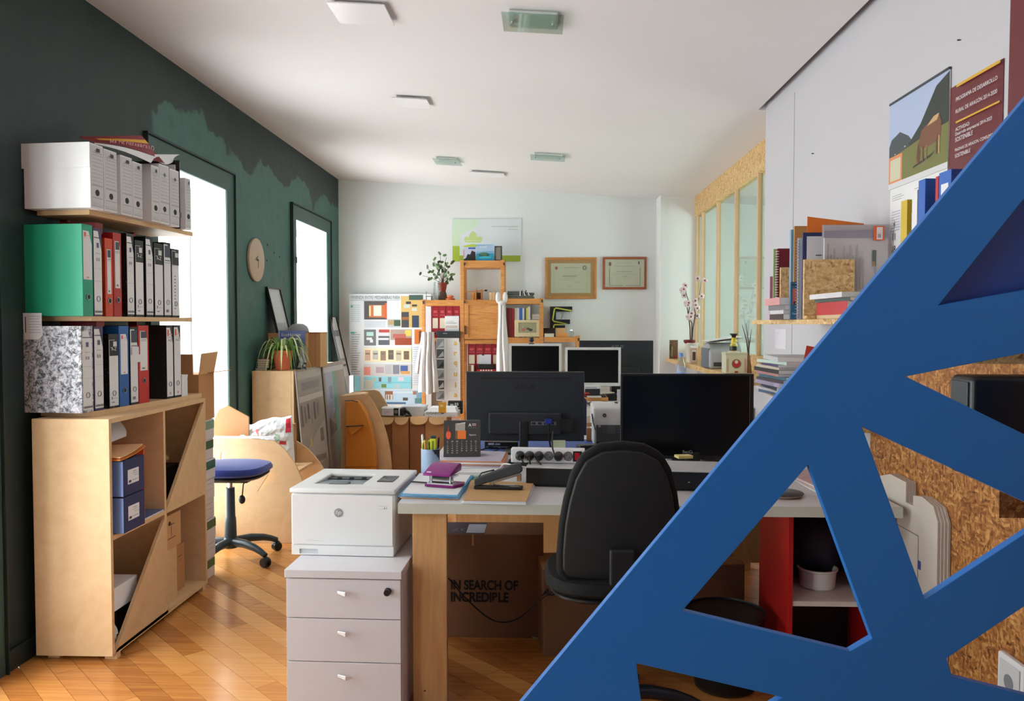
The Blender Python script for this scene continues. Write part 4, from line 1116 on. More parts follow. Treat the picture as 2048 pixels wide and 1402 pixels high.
zT = rail(929, 1001, 521, 535); zM = rail(929, 1001, 600, 609); zB = rail(929, 1001, 680, 688); rail(929, 1001, 745, 753)
zR = rail(1010, 1079, 597, 608); zR2 = rail(1010, 1079, 675, 689); rail(1010, 1079, 745, 753)
zE = rail(1088, 1153, 674, 684); rail(1088, 1153, 745, 753)
for px in (925, 1004):                           # dark joint bolts
    for py in (528, 604):
        p = fx(px + 4, py, YS - .004)
        MB().cbox(p, (.014, .012, .024)).build('joint_bolt', mDarkG, shelf_t, world=True)
for px, py in ((1084, 602), (1157, 679), (847, 605)):
    p = fx(px, py, YS - .004); MB().cbox(p, (.014, .012, .03)).build('joint_bolt', mDarkG, shelf_t, world=True)
# cupboard with a framed door
a, b = fx(929, 609), fx(1001, 680)
bx('cupboard_body', (a.x, YS + .02, b.z), (b.x, YS + DS - .004, a.z), mPineH, shelf_t, world=True)
a, b = fx(929, 608), fx(999, 678)
dr = MB().plate([(a.x, YS - .012, b.z), (b.x, YS - .012, b.z), (b.x, YS - .012, a.z), (a.x, YS - .012, a.z)],
                [[(a.x + .042, YS - .012, b.z + .012), (b.x - .03, YS - .012, b.z + .012), (b.x - .03, YS - .012, a.z - .012), (a.x + .042, YS - .012, a.z - .012)]], (0, .03, 0)).build('cupboard_door', mPine, shelf_t, world=True, bevel=.002)
bx('door_panel', (a.x + .04, YS - .004, b.z + .01), (b.x - .028, YS + .012, a.z - .01), mPineH, dr, world=True)
p = fx(930, 660, YS - .02); MB().cbox(p, (.02, .02, .085)).build('door_handle', M('handle_brown', (96, 60, 34), .5), dr, world=True, bevel=.003)

# red binders on the shelves
mRedB = M('binder_crimson', (156, 26, 44), .42)
mLabC = M('label_cream', (214, 204, 184), .6)
def red_row(px0, px1, n, pytop, zb, where, labs, group):
    a, b = fx(px0, 640).x, fx(px1, 640).x; w = (b - a) / n; h = fx(px0, pytop).z - zb
    for k in range(n):
        binder('crimson binder, %s %s' % (['first', 'second', 'third', 'fourth', 'fifth'][k], where), (a + k * w, YS + .03, zb), 0, w - .003, h, .25, mRedB, lab=(.25, .30, .62), lab_col=mLabC, group=group, hole_z=.14,
               extra=lambda ww, hh: [(ww * .1, hh * .05, ww * .9, hh * .06, (150, 130, 110))])
        t = [o for o in COL.objects if o.get('label', '').startswith('crimson binder')][-1]
        prn(t, (.004, 0, h * .66), X_, Z_, [(.004, h * .05, w - .016, h * .062, (206, 120, 120)), (.012, h * .12, w - .024, h * .2, (196, 80, 84))], name='print')
red_row(863, 920, 4, 612, fx(863, 676).z + .001, 'in the row above the left scanner'.replace('left ', ''), None, 'crimson binders above the scanner')
red_row(935, 1000, 4, 688.5, fx(935, 745).z + .001, 'in the row under the pine cupboard', None, 'crimson binders under the cupboard')
t = thing('paper_sheet', 'white printed sheets clipped in front of the crimson binders above the scanner', 'paper', fx(891, 663, YS + .02))
a, b = fx(890, 662, YS + .022), fx(918, 632, YS + .022)
bx('sheets', (a.x, YS + .012, a.z), (b.x, YS + .022, b.z), mPaper, t, world=True)
prn(t, (a.x, YS + .012, a.z), X_, Z_, [(.01, .075, .12, .082, (160, 165, 175)), (.008, .03, .125, .055, (206, 190, 188)), (.02, .09, .09, .1, (206, 210, 214)), (.01, .0, .13, .02, (206, 208, 210))], world=True)
t = thing('scanner', 'flat dark grey document scanner in front of the crimson binders', 'scanner', fx(873, 676, YS - .02))
a, b = fx(872, 675.5, YS - .03), fx(920, 662, YS - .03)
MB().prism([(a.x + .02, YS - .03, a.z), (b.x, YS - .03, a.z), (b.x, YS - .03, b.z), (a.x, YS - .03, b.z)], (0, .057, 0)).build('housing', mDarkG, t, bevel=.008, seg=3, world=True)
bx('logo', ((a.x + b.x) / 2 - .05, YS - .0312, b.z - .028), ((a.x + b.x) / 2 - .008, YS - .0305, b.z - .02), M('logo_silver', (170, 176, 180), .3), t, world=True)
t = thing('paper_sheet', 'small white note pinned in front of the crimson binders under the cupboard', 'paper', fx(958, 726, YS))
a, b = fx(958, 728, YS + .022), fx(982, 709, YS + .022)
bx('sheet', (a.x, YS + .015, a.z), (b.x, YS + .022, b.z), M('note_white', (214, 214, 224), .6), t, world=True); bx('clip', (a.x + .03, YS + .012, b.z - .01), (a.x + .05, YS + .015, b.z + .006), mDarkG, t, world=True)
t = thing('pencil_case', 'black cloth case with a red and white edge under the note', 'case', fx(957, 745, YS))
a, b = fx(957, 744, YS + .014), fx(990, 728, YS + .014)
bx('case_body', (a.x, YS - .04, a.z + .03), (b.x, YS + .013, b.z), mBlackM, t, bevel=.012, seg=3, world=True); bx('edge_band', (a.x - .01, YS - .045, a.z), (b.x + .01, YS + .013, a.z + .03), M('edge_red', (170, 26, 30), .5), t, world=True)
for k in range(5): MB().ball((a.x + .03 + .026 * k, YS - .046, a.z + .02), (.009, .003, .007), 8, 6).build('bead', mPaper, t, world=True, smooth=True)
t = thing('book', 'small brown book standing beside the black cloth case', 'book', fx(937, 745, YS))
a, b = fx(937, 744.5, YS - .0), fx(948, 730, YS)
bx('pages', (a.x, YS - .05, a.z), (b.x, YS + .02, b.z), M('page_block_cream', (216, 206, 186), .7), t, world=True); bx('spine', (a.x - .002, YS - .052, a.z), (a.x + .03, YS - .05, b.z), M('book_brown', (120, 84, 60), .5), t, world=True)

# right compartment: books, box, little picture
bk = [((120, 40, 44), 8), ((140, 60, 56), 7), ((150, 44, 50), 9), ((190, 184, 170), 7), ((206, 208, 206), 5), ((60, 100, 170), 9), ((200, 204, 210), 5), ((80, 84, 80), 5), ((206, 196, 84), 5), ((214, 214, 206), 6)]
x = fx(1012, 640).x
hts = [616, 616, 617, 616, 616, 616, 617, 616, 616, 613]
bl_lab = ['dark red', 'brown red', 'crimson', 'grey beige', 'thin white', 'bright blue', 'pale grey', 'dark grey', 'yellow', 'white']
for k, (c, wpx) in enumerate(bk):
    w = (fx(1012 + wpx * .7, 640).x - fx(1012, 640).x); h = fx(1012, hts[k]).z - zR2
    t = thing('book', '%s upright book in the open pine compartment' % bl_lab[k], 'book', (x, YS + .035, zR2 + .001), 0, 'books in the open pine compartment')
    bx('pages', (.0015, .002, .002), (w - .0015, .17, h - .002), mPaper, t)
    MB().box((0, 0, 0), (.0015, .172, h)).box((w - .0015, 0, 0), (w, .172, h)).box((.0015, 0, 0), (w - .0015, .002, h)).build('cover', M('bookc_%d_%d_%d' % c, c, .5), t)
    x += w + .001
t = thing('card_box', 'small stack of white cards beside the books in the open compartment', 'box', (x + .02, YS + .05, zR2 + .001))
hb = fx(1050, 628).z - zR2
bx('carton', (0, 0, 0), (.075, .1, hb), M('card_white', (206, 200, 190), .6), t, bevel=.002)
for k in range(4): bx('card', (-.004 + .003 * (k % 2), -.004, hb - .02 - .03 * k), (.078, .1, hb - .012 - .03 * k), mPaper, t)
t = thing('picture_frame', 'small cream framed picture propped in the pine compartment', 'picture frame', fx(1055, 674, YS))
a, b = fx(1029, 673.5, YS + .006), fx(1079, 640, YS + .006)
MB().plate([(a.x, YS + .006, a.z), (b.x, YS + .006, a.z), (b.x, YS + .006, b.z), (a.x, YS + .006, b.z)], [[(a.x + .04, YS + .006, a.z + .04), (b.x - .03, YS + .006, a.z + .04), (b.x - .03, YS + .006, b.z - .025), (a.x + .04, YS + .006, b.z - .025)]], (0, .016, 0)).build('frame', M('frame_cream', (218, 200, 160), .6), t, world=True, bevel=.002)
bx('picture', (a.x + .038, YS + .014, a.z + .038), (b.x - .028, YS + .018, b.z - .023), M('picture_ground', (168, 164, 132), .5, var=.15, vscale=30), t, world=True)
prn(t, (a.x + .06, YS + .014, a.z + .05), X_, Z_, [('e', .03, .02, .024, .014, (176, 110, 90)), ('e', .075, .03, .018, .012, (90, 88, 78)), ('p', [(.01, .035), (.05, .045), (.06, .06), (.02, .055)], (190, 180, 150)), ('e', .10, .018, .02, .012, (60, 58, 54)), ('e', .05, .05, .02, .008, (150, 156, 120))], world=True)
# things on the low right shelf
t = thing('wooden_box', 'open dark brown box with a cream book lying inside, on the low pine shelf', 'box', fx(1097, 674, YS))
a, b = fx(1086.5, 674, YS + .02), fx(1111, 656, YS + .02); z = zE + .001
MB().box((a.x, YS + .06, z), (b.x, YS + .07, b.z)).box((a.x, YS + .02, z), (a.x + .008, YS + .07, b.z)).box((b.x - .008, YS + .02, z), (b.x, YS + .07, b.z)).box((a.x, YS + .02, b.z - .006), (b.x, YS + .07, b.z)).build('box_shell', M('dark_brown_wood', (52, 30, 22), .5), t, world=True)
t = thing('book', 'cream book lying flat in front of the dark brown box', 'book', fx(1097, 674, YS))
a, b = fx(1087, 674, YS + .01), fx(1108, 667, YS + .01)
bx('pages', (a.x + .01, YS + .0, z), (b.x, YS + .045, b.z - .003), M('page_block_cream', (216, 206, 186), .7), t, world=True); bx('cover', (a.x + .008, YS - .002, b.z - .003), (b.x + .002, YS + .047, b.z), mLabC, t, world=True)
t = thing('wooden_model', 'stepped tan wooden block model on the low pine shelf', 'model', fx(1125, 674, YS))
a, b, c = fx(1112, 674, YS + .02), fx(1136, 656, YS + .02), fx(1131, 666, YS + .02)
bx('block', (a.x, YS + .02, z), (b.x, YS + .14, c.z), mPineH, t, world=True, bevel=.002); bx('block', (a.x + .0, YS + .03, c.z), (c.x, YS + .13, b.z), mCard2, t, world=True, bevel=.002)
mClear = glass('clear_plastic', (232, 238, 238), 1.2)
t = thing('glass_jar', 'small clear glass objects beside the wooden model', 'jar', (fx(1143, 674, YS).x, YS + .06, z))
MB().lathe([(.026, 0), (.028, .03), (.022, .05), (.012, .056), (.012, .062)], n=16).build('jar', mClear, t, smooth=True); MB().lathe([(.015, .06), (.015, .072), (0, .073)], n=12).build('stopper', mChrome, t, smooth=True)

# items on the middle bay: wooden wheel model, blocks
z = zM + .001
t = thing('wooden_model', 'small plywood arch model with two curved sides on the pine shelf', 'model', (fx(956, 600).x, YS + .1, z))
def arch(x0, th_): return [(x0, 0.0, 0)] + [(x0, .055 - .055 * math.cos(PI * k / 10), .115 * math.sin(PI * k / 10) ** .7) for k in range(1, 10)] + [(x0, .11, 0)]
MB().prism(arch(-.035, 0), (.012, 0, 0)).build('side', mPine, t); MB().prism(arch(.02, 0), (.012, 0, 0)).build('side', mPine, t)
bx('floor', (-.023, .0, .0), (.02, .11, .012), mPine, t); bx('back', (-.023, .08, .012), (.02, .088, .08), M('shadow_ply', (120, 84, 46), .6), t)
MB().tube([(-.14, .04, .085), (.06, .04, .098)], .005, 6).build('rod', mPine, t, smooth=True); MB().ball((.068, .04, .099), (.016, .01, .01), 8, 6).build('knob', mBlackP, t, smooth=True)
t = thing('wooden_block', 'short tan wooden block beside the plywood arch model', 'block', (fx(941, 600).x, YS + .04, z))
bx('block', (0, 0, 0), (.028, .06, .075), mPine, t, bevel=.002); bx('block', (.03, .01, 0), (.05, .06, .07), mPine, t, bevel=.002)
t = thing('wooden_block', 'pale split wooden block near the post of the pine shelf', 'block', (fx(978, 600).x, YS + .04, z))
bx('half', (0, 0, 0), (.03, .06, .075), mMDF, t, bevel=.002); bx('half', (.032, 0, 0), (.058, .06, .078), mMDF, t, bevel=.002)
t = thing('stone_samples', 'flat grey bundles of sample sheets on top of the pine shelf', 'samples', (fx(1014, 597).x, YS + .03, zR + .001))
for k, (w, h, c) in enumerate(((.27, .022, (96, 102, 92)), (.26, .018, (120, 124, 112)), (.27, .02, (84, 88, 82)), (.18, .016, (110, 112, 104)))):
    bx('sheet_bundle', (.004 * (k % 2), .01 * (k % 2), sum((.022, .018, .02, .016)[:k])), (w, .2, sum((.022, .018, .02, .016)[:k + 1]) - .002), M('sample_%d' % k, c, .6, var=.15, vscale=30), t, bevel=.003)
for k in range(7):
    MB().cbox((.13 + .014 * k, -.004, .05 + .01 * math.sin(k * 2.1)), (.008, .012, .05), (0, .35 * math.sin(k * 1.7), 0)).build('sample_chip', [mPaper, mDarkG, mGrey][k % 3], t, bevel=.001)

# top of the tall bay: photo panels and dark frame
z = zT + .001
t = thing('photo_leaflet', 'upright blue photo leaflet with an island view on the highest pine shelf', 'leaflet', fx(957, 521))
a, b = fx(952, 521, YS + .05), fx(988, 489, YS + .05)
bx('card', (a.x, YS + .05, z), (b.x, YS + .056, b.z), M('leaflet_sky', (130, 176, 214), .35), t, world=True)
w, h = b.x - a.x, b.z - z
prn(t, (a.x, YS + .05, z), X_, Z_, [(0, 0, w, h * .45, (40, 150, 196)), ('p', [(0, .55 * h), (w, .62 * h), (w, .98 * h), (0, .9 * h)], (170, 196, 226)), ('e', w * .45, h * .36, w * .3, h * .15, (60, 96, 84)), ('e', w * .42, h * .42, w * .2, h * .09, (84, 120, 96)), ('e', w * .5, h * .2, w * .34, h * .08, (70, 190, 210))], world=True)
text('MAR', t, (a.x + w * .42, YS + .05, z + h * .84), X_, Z_, width=w * .4, mat=mPaper, world=True, eps=.0025)
t = thing('photo_leaflet', 'upright photo leaflet with dark rocks beside the island leaflet', 'leaflet', fx(938, 521))
a, b = fx(927, 521, YS + .06), fx(951, 494, YS + .06)
bx('card', (a.x, YS + .06, z), (b.x, YS + .066, b.z), M('leaflet_lilac', (196, 200, 226), .35), t, world=True)
w, h = b.x - a.x, b.z - z
prn(t, (a.x, YS + .06, z), X_, Z_, [('p', [(0, 0), (w, 0), (w, .62 * h), (.7 * w, .75 * h), (.55 * w, .45 * h), (.35 * w, .5 * h), (.2 * w, .2 * h), (0, .12 * h)], (38, 36, 40)), (.4 * w, .85 * h, w, .97 * h, (70, 100, 190)), (0, .3 * h, .06 * w, .8 * h, (206, 120, 130))], world=True)
t = thing('picture_frame', 'small dark picture frame leaning beside the island leaflet', 'picture frame', fx(996, 521))
a, b = fx(989, 521, YS + .05), fx(1004, 492, YS + .05)
MB().plate([(a.x, YS + .05, z), (b.x, YS + .05, z), (b.x, YS + .05, b.z), (a.x, YS + .05, b.z)], [[(a.x + .008, YS + .05, z + .01), (b.x - .012, YS + .05, z + .01), (b.x - .012, YS + .05, b.z - .012), (a.x + .008, YS + .05, b.z - .012)]], (0, .015, 0)).build('frame', mDarkG, t, world=True)
bx('picture', (a.x + .007, YS + .056, z + .008), (b.x - .011, YS + .06, b.z - .011), M('picture_greyish', (136, 134, 126), .4, var=.12, vscale=25), t, world=True)

# plant, vases and trinkets on the left bay
z = zL + .001
px_ = fx(883, 600)
t = thing('potted_plant', 'small leafy plant with dark oval leaves in a red pot on the pine shelf', 'plant', (fx(881, 600).x, YS + .16, z))
MB().lathe([(0, .085), (.032, .085), (.04, .12), (.048, .165), (.05, .168), (.05, .18), (.044, .18), (.04, .165), (0, .164)], n=20).build('pot', M('pot_red', (150, 60, 44), .5), t, smooth=True)
MB().lathe([(.052, 0), (.055, .02), (.045, .05), (.036, .085), (0, .085)], n=16).build('stand', M('pot_stand', (96, 76, 58), .7, var=.2, vscale=40), t, smooth=True)
rn = random.Random(4)
brs = [(-.17, .02, .33), (-.10, .0, .42), (-.03, .03, .47), (.04, .02, .44), (.11, .0, .40), (.10, -.03, .27), (-.20, -.02, .25), (.05, -.03, .36), (-.06, -.04, .34), (.09, .03, .20)]
mLv = [M('leaf_dark', (60, 84, 56), .45, var=.1), M('leaf_mid', (96, 124, 74), .45, var=.1)]
for k, (bx_, by_, bz_) in enumerate(brs):
    e = Vector((bx_, by_, bz_)); c = Vector((bx_ * .3, by_ * .3, .16 + (bz_ - .16) * .65))
    pts = [Vector((0, 0, .165)).lerp(c, i / 4).lerp(c.lerp(e, i / 4), i / 4) for i in range(5)]
    MB().tube(pts, [.004, .0035, .003, .0025, .002], 6).build('stem', M('stem_brown', (96, 88, 62), .7), t, smooth=True)
    for j in range(5):
        q = pts[2 + j // 2] if j < 4 else pts[4]; q = q + Vector((rn.uniform(-.025, .025), rn.uniform(-.025, .025), rn.uniform(-.02, .03)))
        m = MB().ball((0, 0, 0), (.013, .003, .022), 10, 7); R = Euler((rn.uniform(-.6, .6), rn.uniform(-1.4, 1.4), rn.uniform(-.8, .8))).to_matrix()
        m.v = [R @ p + q for p in m.v]; m.build('leaf', mLv[(k + j) % 2], t, smooth=True)
for k, (px, top, rr, lb) in enumerate(((867, 562, .012, 'tall thin clear glass tube vase, one of two beside the red pot'), (875, 560, .012, 'second tall glass tube vase, touching the red pot'))):
    p = fx(px, 600); h = fx(px, top).z - z
    t = thing('glass_tube', lb, 'vase', (p.x, YS + .08, z))
    MB().lathe([(rr, 0), (rr, h), (rr - .002, h), (rr - .002, .004), (0, .004)], n=14).build('tube', mClear, t, smooth=True); MB().lathe([(rr + .001, h - .004), (rr + .002, h), (rr + .001, h + .002)], n=14).build('rim', mChrome, t, smooth=True)
    if k: MB().lathe([(.008, .004), (.008, .03), (0, .031)], n=10).build('filling', M('filling_navy', (40, 44, 70), .5), t, smooth=True)
p = fx(899, 600)
t = thing('trinket', 'orange and tan clay trinket on the pine shelf below the plant', 'ornament', (p.x, YS + .07, z))
MB().lathe([(.045, 0), (.048, .015), (.03, .022), (0, .022)], n=16).build('dish', mTerra, t, smooth=True); MB().ball((0, 0, .036), (.035, .02, .015), 12, 8).build('figure', M('clay_orange', (226, 126, 76), .5), t, smooth=True)
p = fx(856, 600)
t = thing('trinket', 'tiny dark metal chair ornament at the end of the pine shelf', 'ornament', (p.x, YS + .07, z))
MB().box((-.03, -.015, .035), (.03, .015, .04)).build('seat', mDarkG, t)
for sx in (-.028, .026):
    for sy in (-.014, .012): bx('leg', (sx, sy, 0), (sx + .003, sy + .003, .036), mDarkG, t)
bx('back', (-.03, .0, .04), (-.026, .003, .085), mDarkG, t)

# white cloths tied to the posts
def cloth(label, px0, px1, pytop, pybot, pxb0, pxb1, Y, folds=5, knot=True, amp=.018, dep=.03):
    p = at((px0 + px1) / 2, pytop, Y)
    t = thing('white_cloth', label, 'cloth', p)
    def fn(u, v):
        xl = at(px0 + (pxb0 - px0) * v, pytop + (pybot - pytop) * v, Y); xr = at(px1 + (pxb1 - px1) * v, pytop + (pybot - pytop) * v, Y)
        q = xl.lerp(xr, u)
        f = math.sin(u * PI * folds + v * 1.2) * amp * (.35 + .65 * v) + math.sin(u * 17 + v * 5) * .004
        return q + Vector((math.sin(v * 6 + u * 3) * .004, f - dep * math.sin(u * PI), math.sin(u * 9) * .012 * v))
    MB().grid(fn, 24, 14).build('drape', M('cloth_white', (226, 222, 222), .8, bump=.1, bscale=90, var=.02), t, solid=.003, smooth=True, world=True)
    if knot:
        c = at((px0 + px1) / 2, pytop - 3, Y - .02)
        for sx in (-1, 1):
            MB().ball(c + Vector((.034 * sx, -.03, .012)), (.026, .024, .056), 12, 9).build('knot', MATS['cloth_white'], t, smooth=True, world=True, rot=None)
        MB().ball(c + Vector((0, -.04, -.04)), (.034, .026, .026), 12, 8).build('knot', MATS['cloth_white'], t, smooth=True, world=True)
    return t
cloth('long white cloth knotted round the pine post beside the cupboard', 996, 1011, 601, 752, 993, 1021, YS - .10, 5)
cloth('short white cloth draped over the end post of the pine shelving', 843, 868, 664, 786, 836, 876, YS - .10, 6, knot=False, amp=.03)
t = cloth('narrow end of white fabric hanging behind the short white cloth', 843, 850, 665, 745, 829, 846, YS - .02, 3, knot=False)

# big photo poster board leaning against the back wall
YP = 8.20
t = thing('photo_poster', 'large white project poster with many small photographs behind the cardboard boxes', 'poster', at(780, 832, YP))
a, b = at(700, 845, YP), at(862, 588, YP); a.z = max(a.z, .3)
W, H = b.x - a.x, b.z - at(700, 832, YP).z; z0p = at(700, 832, YP).z
bx('board', (a.x, YP, a.z), (b.x, YP + .01, b.z), M('poster_white', (218, 224, 230), .4, var=.01), t, world=True)
def pr(px0, py0, px1, py1, c):
    u = lambda px, py: (at(px, py, YP).x - a.x, at(px, py, YP).z - z0p)
    (x0, y1), (x1, y0) = u(px0, py0), u(px1, py1); return (x0, y0, x1, y1, c)
it = []
it += [pr(728, 602, 774, 639, (72, 66, 66)), pr(738, 610, 770, 635, (190, 104, 56)), pr(747, 611, 763, 632, (226, 214, 200)), pr(770, 606, 774, 637, (210, 90, 40)), pr(738, 612, 742, 632, (226, 196, 130))]
it += [pr(775, 638, 801, 655, (176, 186, 190)), pr(776, 640, 790, 650, (170, 150, 110)), pr(788, 640, 801, 652, (60, 86, 62))]
it += [pr(802, 592, 846, 655, (206, 176, 110)), pr(803, 624, 818, 655, (62, 66, 74)), pr(824, 631, 838, 655, (50, 66, 90)), pr(812, 603, 822, 608, (60, 66, 70)), pr(824, 609, 834, 613, (60, 66, 70)), pr(808, 609, 820, 616, (190, 206, 204)), pr(824, 616, 834, 622, (190, 206, 204)), pr(818, 590, 846, 600, (66, 90, 84)), pr(804, 634, 817, 640, (150, 96, 50))]
it += [pr(728, 659, 752, 691, (104, 106, 112)), pr(733, 664, 747, 672, (170, 214, 206)), pr(733, 675, 744, 680, (220, 224, 226)), pr(740, 679, 746, 685, (220, 224, 226)), pr(754, 659, 779, 690, (200, 202, 206)), pr(757, 672, 779, 690, (84, 88, 96)), pr(758, 659, 779, 665, (176, 60, 56)), pr(756, 676, 778, 680, (206, 208, 212))]
it += [pr(781, 659, 823, 690, (164, 146, 136)), pr(810, 660, 823, 672, (226, 196, 96)), pr(790, 676, 823, 690, (150, 66, 40)), pr(781, 680, 790, 690, (206, 206, 206)), pr(786, 668, 812, 676, (176, 96, 86)), pr(829, 659, 846, 688, (206, 116, 46)), pr(838, 662, 846, 686, (96, 60, 46))]
it += [pr(728, 696, 823, 724, (230, 216, 184))] + [pr(730 + 15.5 * k, 700 + (k % 3), 741 + 15.5 * k, 721 - (k % 2) * 2, [(196, 160, 146), (176, 176, 170), (140, 116, 96), (96, 86, 76), (186, 176, 156), (110, 92, 72)][k]) for k in range(6)] + [pr(731 + 15.5 * k, 706, 740 + 15.5 * k, 709, (120, 106, 90)) for k in range(6)]
it += [pr(728, 728, 823, 751, (196, 194, 196))] + [pr(728, 734, 741, 750, (214, 130, 116)), pr(752, 734, 768, 746, (170, 150, 160)), pr(770, 730, 784, 748, (176, 176, 184)), pr(786, 730, 799, 748, (120, 126, 140)), pr(801, 731, 816, 745, (66, 96, 160)), pr(802, 742, 820, 748, (206, 156, 86))]
it += [pr(728, 753, 823, 777, (136, 200, 216))] + [pr(730, 760, 746, 776, (186, 190, 176)), pr(748, 756, 751, 762, (206, 186, 116)), pr(758, 755, 763, 763, (96, 60, 66)), pr(776, 754, 783, 767, (120, 140, 156)), pr(763, 768, 773, 775, (96, 126, 60)), pr(796, 754, 808, 762, (206, 200, 214)), pr(788, 769, 800, 776, (176, 196, 204)), pr(750, 764, 822, 766, (110, 186, 206))]
it += [pr(728, 780, 849, 808, (176, 204, 226)), pr(770, 782, 786, 799, (140, 92, 66)), pr(772, 789, 785, 799, (206, 200, 190)), pr(774, 790, 776, 799, (70, 60, 56)), pr(779, 790, 781, 799, (70, 60, 56)), pr(806, 795, 816, 801, (86, 76, 66)), pr(826, 782, 833, 789, (160, 116, 96)), pr(833, 782, 849, 806, (120, 166, 196)), pr(830, 796, 849, 807, (90, 140, 146)), pr(786, 783, 826, 786, (206, 220, 232)), pr(770, 804, 812, 808, (66, 106, 146))]
for k in range(9): it.append(pr(702, 610 + 4 * k, 720, 611 + 4 * k, (176, 190, 196)))
for k in range(26): it.append(pr(703, 664 + 4.6 * k, 714 + (k * 7) % 8, 665.4 + 4.6 * k, (150, 160, 164) if k not in (15, 16) else (96, 100, 104)))
for k in range(7): it.append(pr(729, 642 + 2 * k, 772, 642.6 + 2 * k, (176, 186, 200)))
for k in range(18): it.append(pr(827, 694 + 4.4 * k, 840, 695 + 4.4 * k, (160, 176, 206)))
it += [pr(702, 611, 706, 615, (60, 170, 150)), pr(702, 664, 710, 667, (60, 170, 150)), pr(701, 600.5, 800, 601.2, (150, 156, 160))]
prn(t, (a.x, YP, z0p), X_, Z_, it, world=True)
q1 = at(702, 595, YP); q2_ = at(800, 595, YP)
text('VIVIENDA ENTRE MEDIANERAS PARA', t, (q1 + q2_) / 2, X_, Z_, width=q2_.x - q1.x, height=at(700, 591.5, YP).z - at(700, 598.5, YP).z, mat=M('ink_grey', (110, 116, 120), .5), world=True, eps=.02)
for ch in t.children:
    if ch.name.startswith('lettering'): ch.location.y += .0172

# hanging magazine poster with yellow letters
YQ = 7.93
t = thing('magazine_poster', 'white hanging poster with tall yellow letters and small grey photos', 'poster', at(896, 740, YQ))
a, b = at(873, 801, YQ), at(918, 676, YQ)
bx('sheet', (a.x, YQ, a.z), (b.x, YQ + .003, b.z), mPaper, t, world=True)
W = b.x - a.x; H = b.z - a.z
it = []
for k in range(6):
    y1 = H * (1 - .012 - k * .166); y0 = y1 - H * .145
    it += [(.004, y0, W * .34, y1, [(150, 154, 158), (84, 90, 96), (96, 100, 104), (170, 172, 174), (70, 74, 78), (140, 144, 146)][k]), ('p', [(.01, y0 + .004), (W * .33, y0 + .02), (W * .3, y1 - .02), (.06, y1 - .03)], [(206, 210, 212), (196, 200, 204), (40, 44, 48), (110, 114, 116), (190, 190, 190), (90, 92, 96)][k])]
    it += [(W * .40, y0 - .012, W * .98, y0 - .010, (200, 202, 206)), (W * .44, y0, W * .47, y1, (214, 216, 220))]
prn(t, (a.x, YQ, a.z), X_, Z_, it, world=True)
mYel = M('ink_yellow', (228, 184, 70), .5)
for k, ch in enumerate('arquia'):
    text(ch, t, (a.x + W * .84, YQ, a.z + H * (1 - .085 - k * .166)), X_, Z_, height=H * (.062 if ch not in 'qi' else .088), mat=mYel, world=True, eps=.004, bold=.02)

# green and white poster high on the back wall
YW = WB - .003
t = thing('wall_poster', 'green and white landscape poster with a pale leaf emblem on the back wall', 'poster', at(974, 480, YW))
a, b = at(905, 523, YW), at(1043, 437, YW)
bx('sheet', (a.x, YW - .004, a.z), (b.x, YW - .001, b.z), M('poster_white', (218, 224, 230), .4), t, world=True)
def pp_(pts, c): return ('p', [(at(x, y, YW - .004).x - a.x, at(x, y, YW - .004).z - a.z) for x, y in pts], c)
it = [pp_([(905, 523), (943, 523), (920, 510), (920, 437.5), (905, 437.5)][::1], (206, 226, 196)), pp_([(905, 523), (919, 523), (919, 492), (905, 492)], (168, 190, 60)), pp_([(919, 523), (1041, 523), (1041, 511), (919, 511)], (160, 176, 58)), pp_([(920, 470), (958, 450), (958, 438), (905, 438), (905, 470)], (206, 226, 204)),
      pp_([(928, 478), (933, 472), (936, 477), (941, 466), (946, 462), (951, 466), (955, 477), (959, 472), (965, 476), (962, 485), (931, 485)], (196, 214, 140)), pp_([(925, 492), (945, 488), (968, 491), (950, 495), (930, 495)], (182, 206, 84)), pp_([(932, 481), (961, 481), (961, 482), (932, 482)], (222, 230, 200)),
      pp_([(983, 452.5), (1036, 452.5), (1036, 453.8), (983, 453.8)], (186, 190, 186)), pp_([(1016, 458.5), (1036, 458.5), (1036, 459.6), (1016, 459.6)], (190, 194, 190))]
prn(t, (a.x, YW - .004, a.z), X_, Z_, it, world=True)

# two framed diplomas
def diploma(label, c4, frame_m, fw, mat_m, mw, items, lab):
    (x0, y0, x1, y1) = c4; a, b = at(x0, y1, YW), at(x1, y0, YW); y = YW - .022
    t = thing('diploma_frame', label, 'picture frame', ((a.x + b.x) / 2, YW, a.z), 0, 'framed diplomas')
    def rc(i): return [(a.x + i, y, a.z + i), (b.x - i, y, a.z + i), (b.x - i, y, b.z - i), (a.x + i, y, b.z - i)]
    MB().plate(rc(0), [rc(fw)], (0, .021, 0)).build('frame', frame_m, t, world=True, bevel=.003)
    if mw: MB().plate([(p[0], y + .006, p[2]) for p in rc(fw - .001)], [[(p[0], y + .006, p[2]) for p in rc(fw + mw)]], (0, .004, 0)).build('mount', mat_m, t, world=True)
    i = fw + mw - .001
    bx('certificate', (a.x + i, y + .009, a.z + i), (b.x - i, y + .013, b.z - i), M('diploma_paper', (214, 210, 190), .5, var=.02), t, world=True)
    w, h = b.x - a.x - 2 * i, b.z - a.z - 2 * i
    prn(t, (a.x + i, y + .009, a.z + i), X_, Z_, [('e', q[1] * w, q[2] * h, q[3] * w, q[4] * h, q[5]) if q[0] == 'e' else (q[0] * w, q[1] * h, q[2] * w, q[3] * h, q[4]) for q in items], world=True)
    pane = bx('pane', (a.x + fw - .001, y + .003, a.z + fw - .001), (b.x - fw + .001, y + .0045, b.z - fw + .001), glass('frame_glass', (250, 252, 250), .8), t, world=True)
lg = (166, 166, 150); dk = (120, 120, 108)
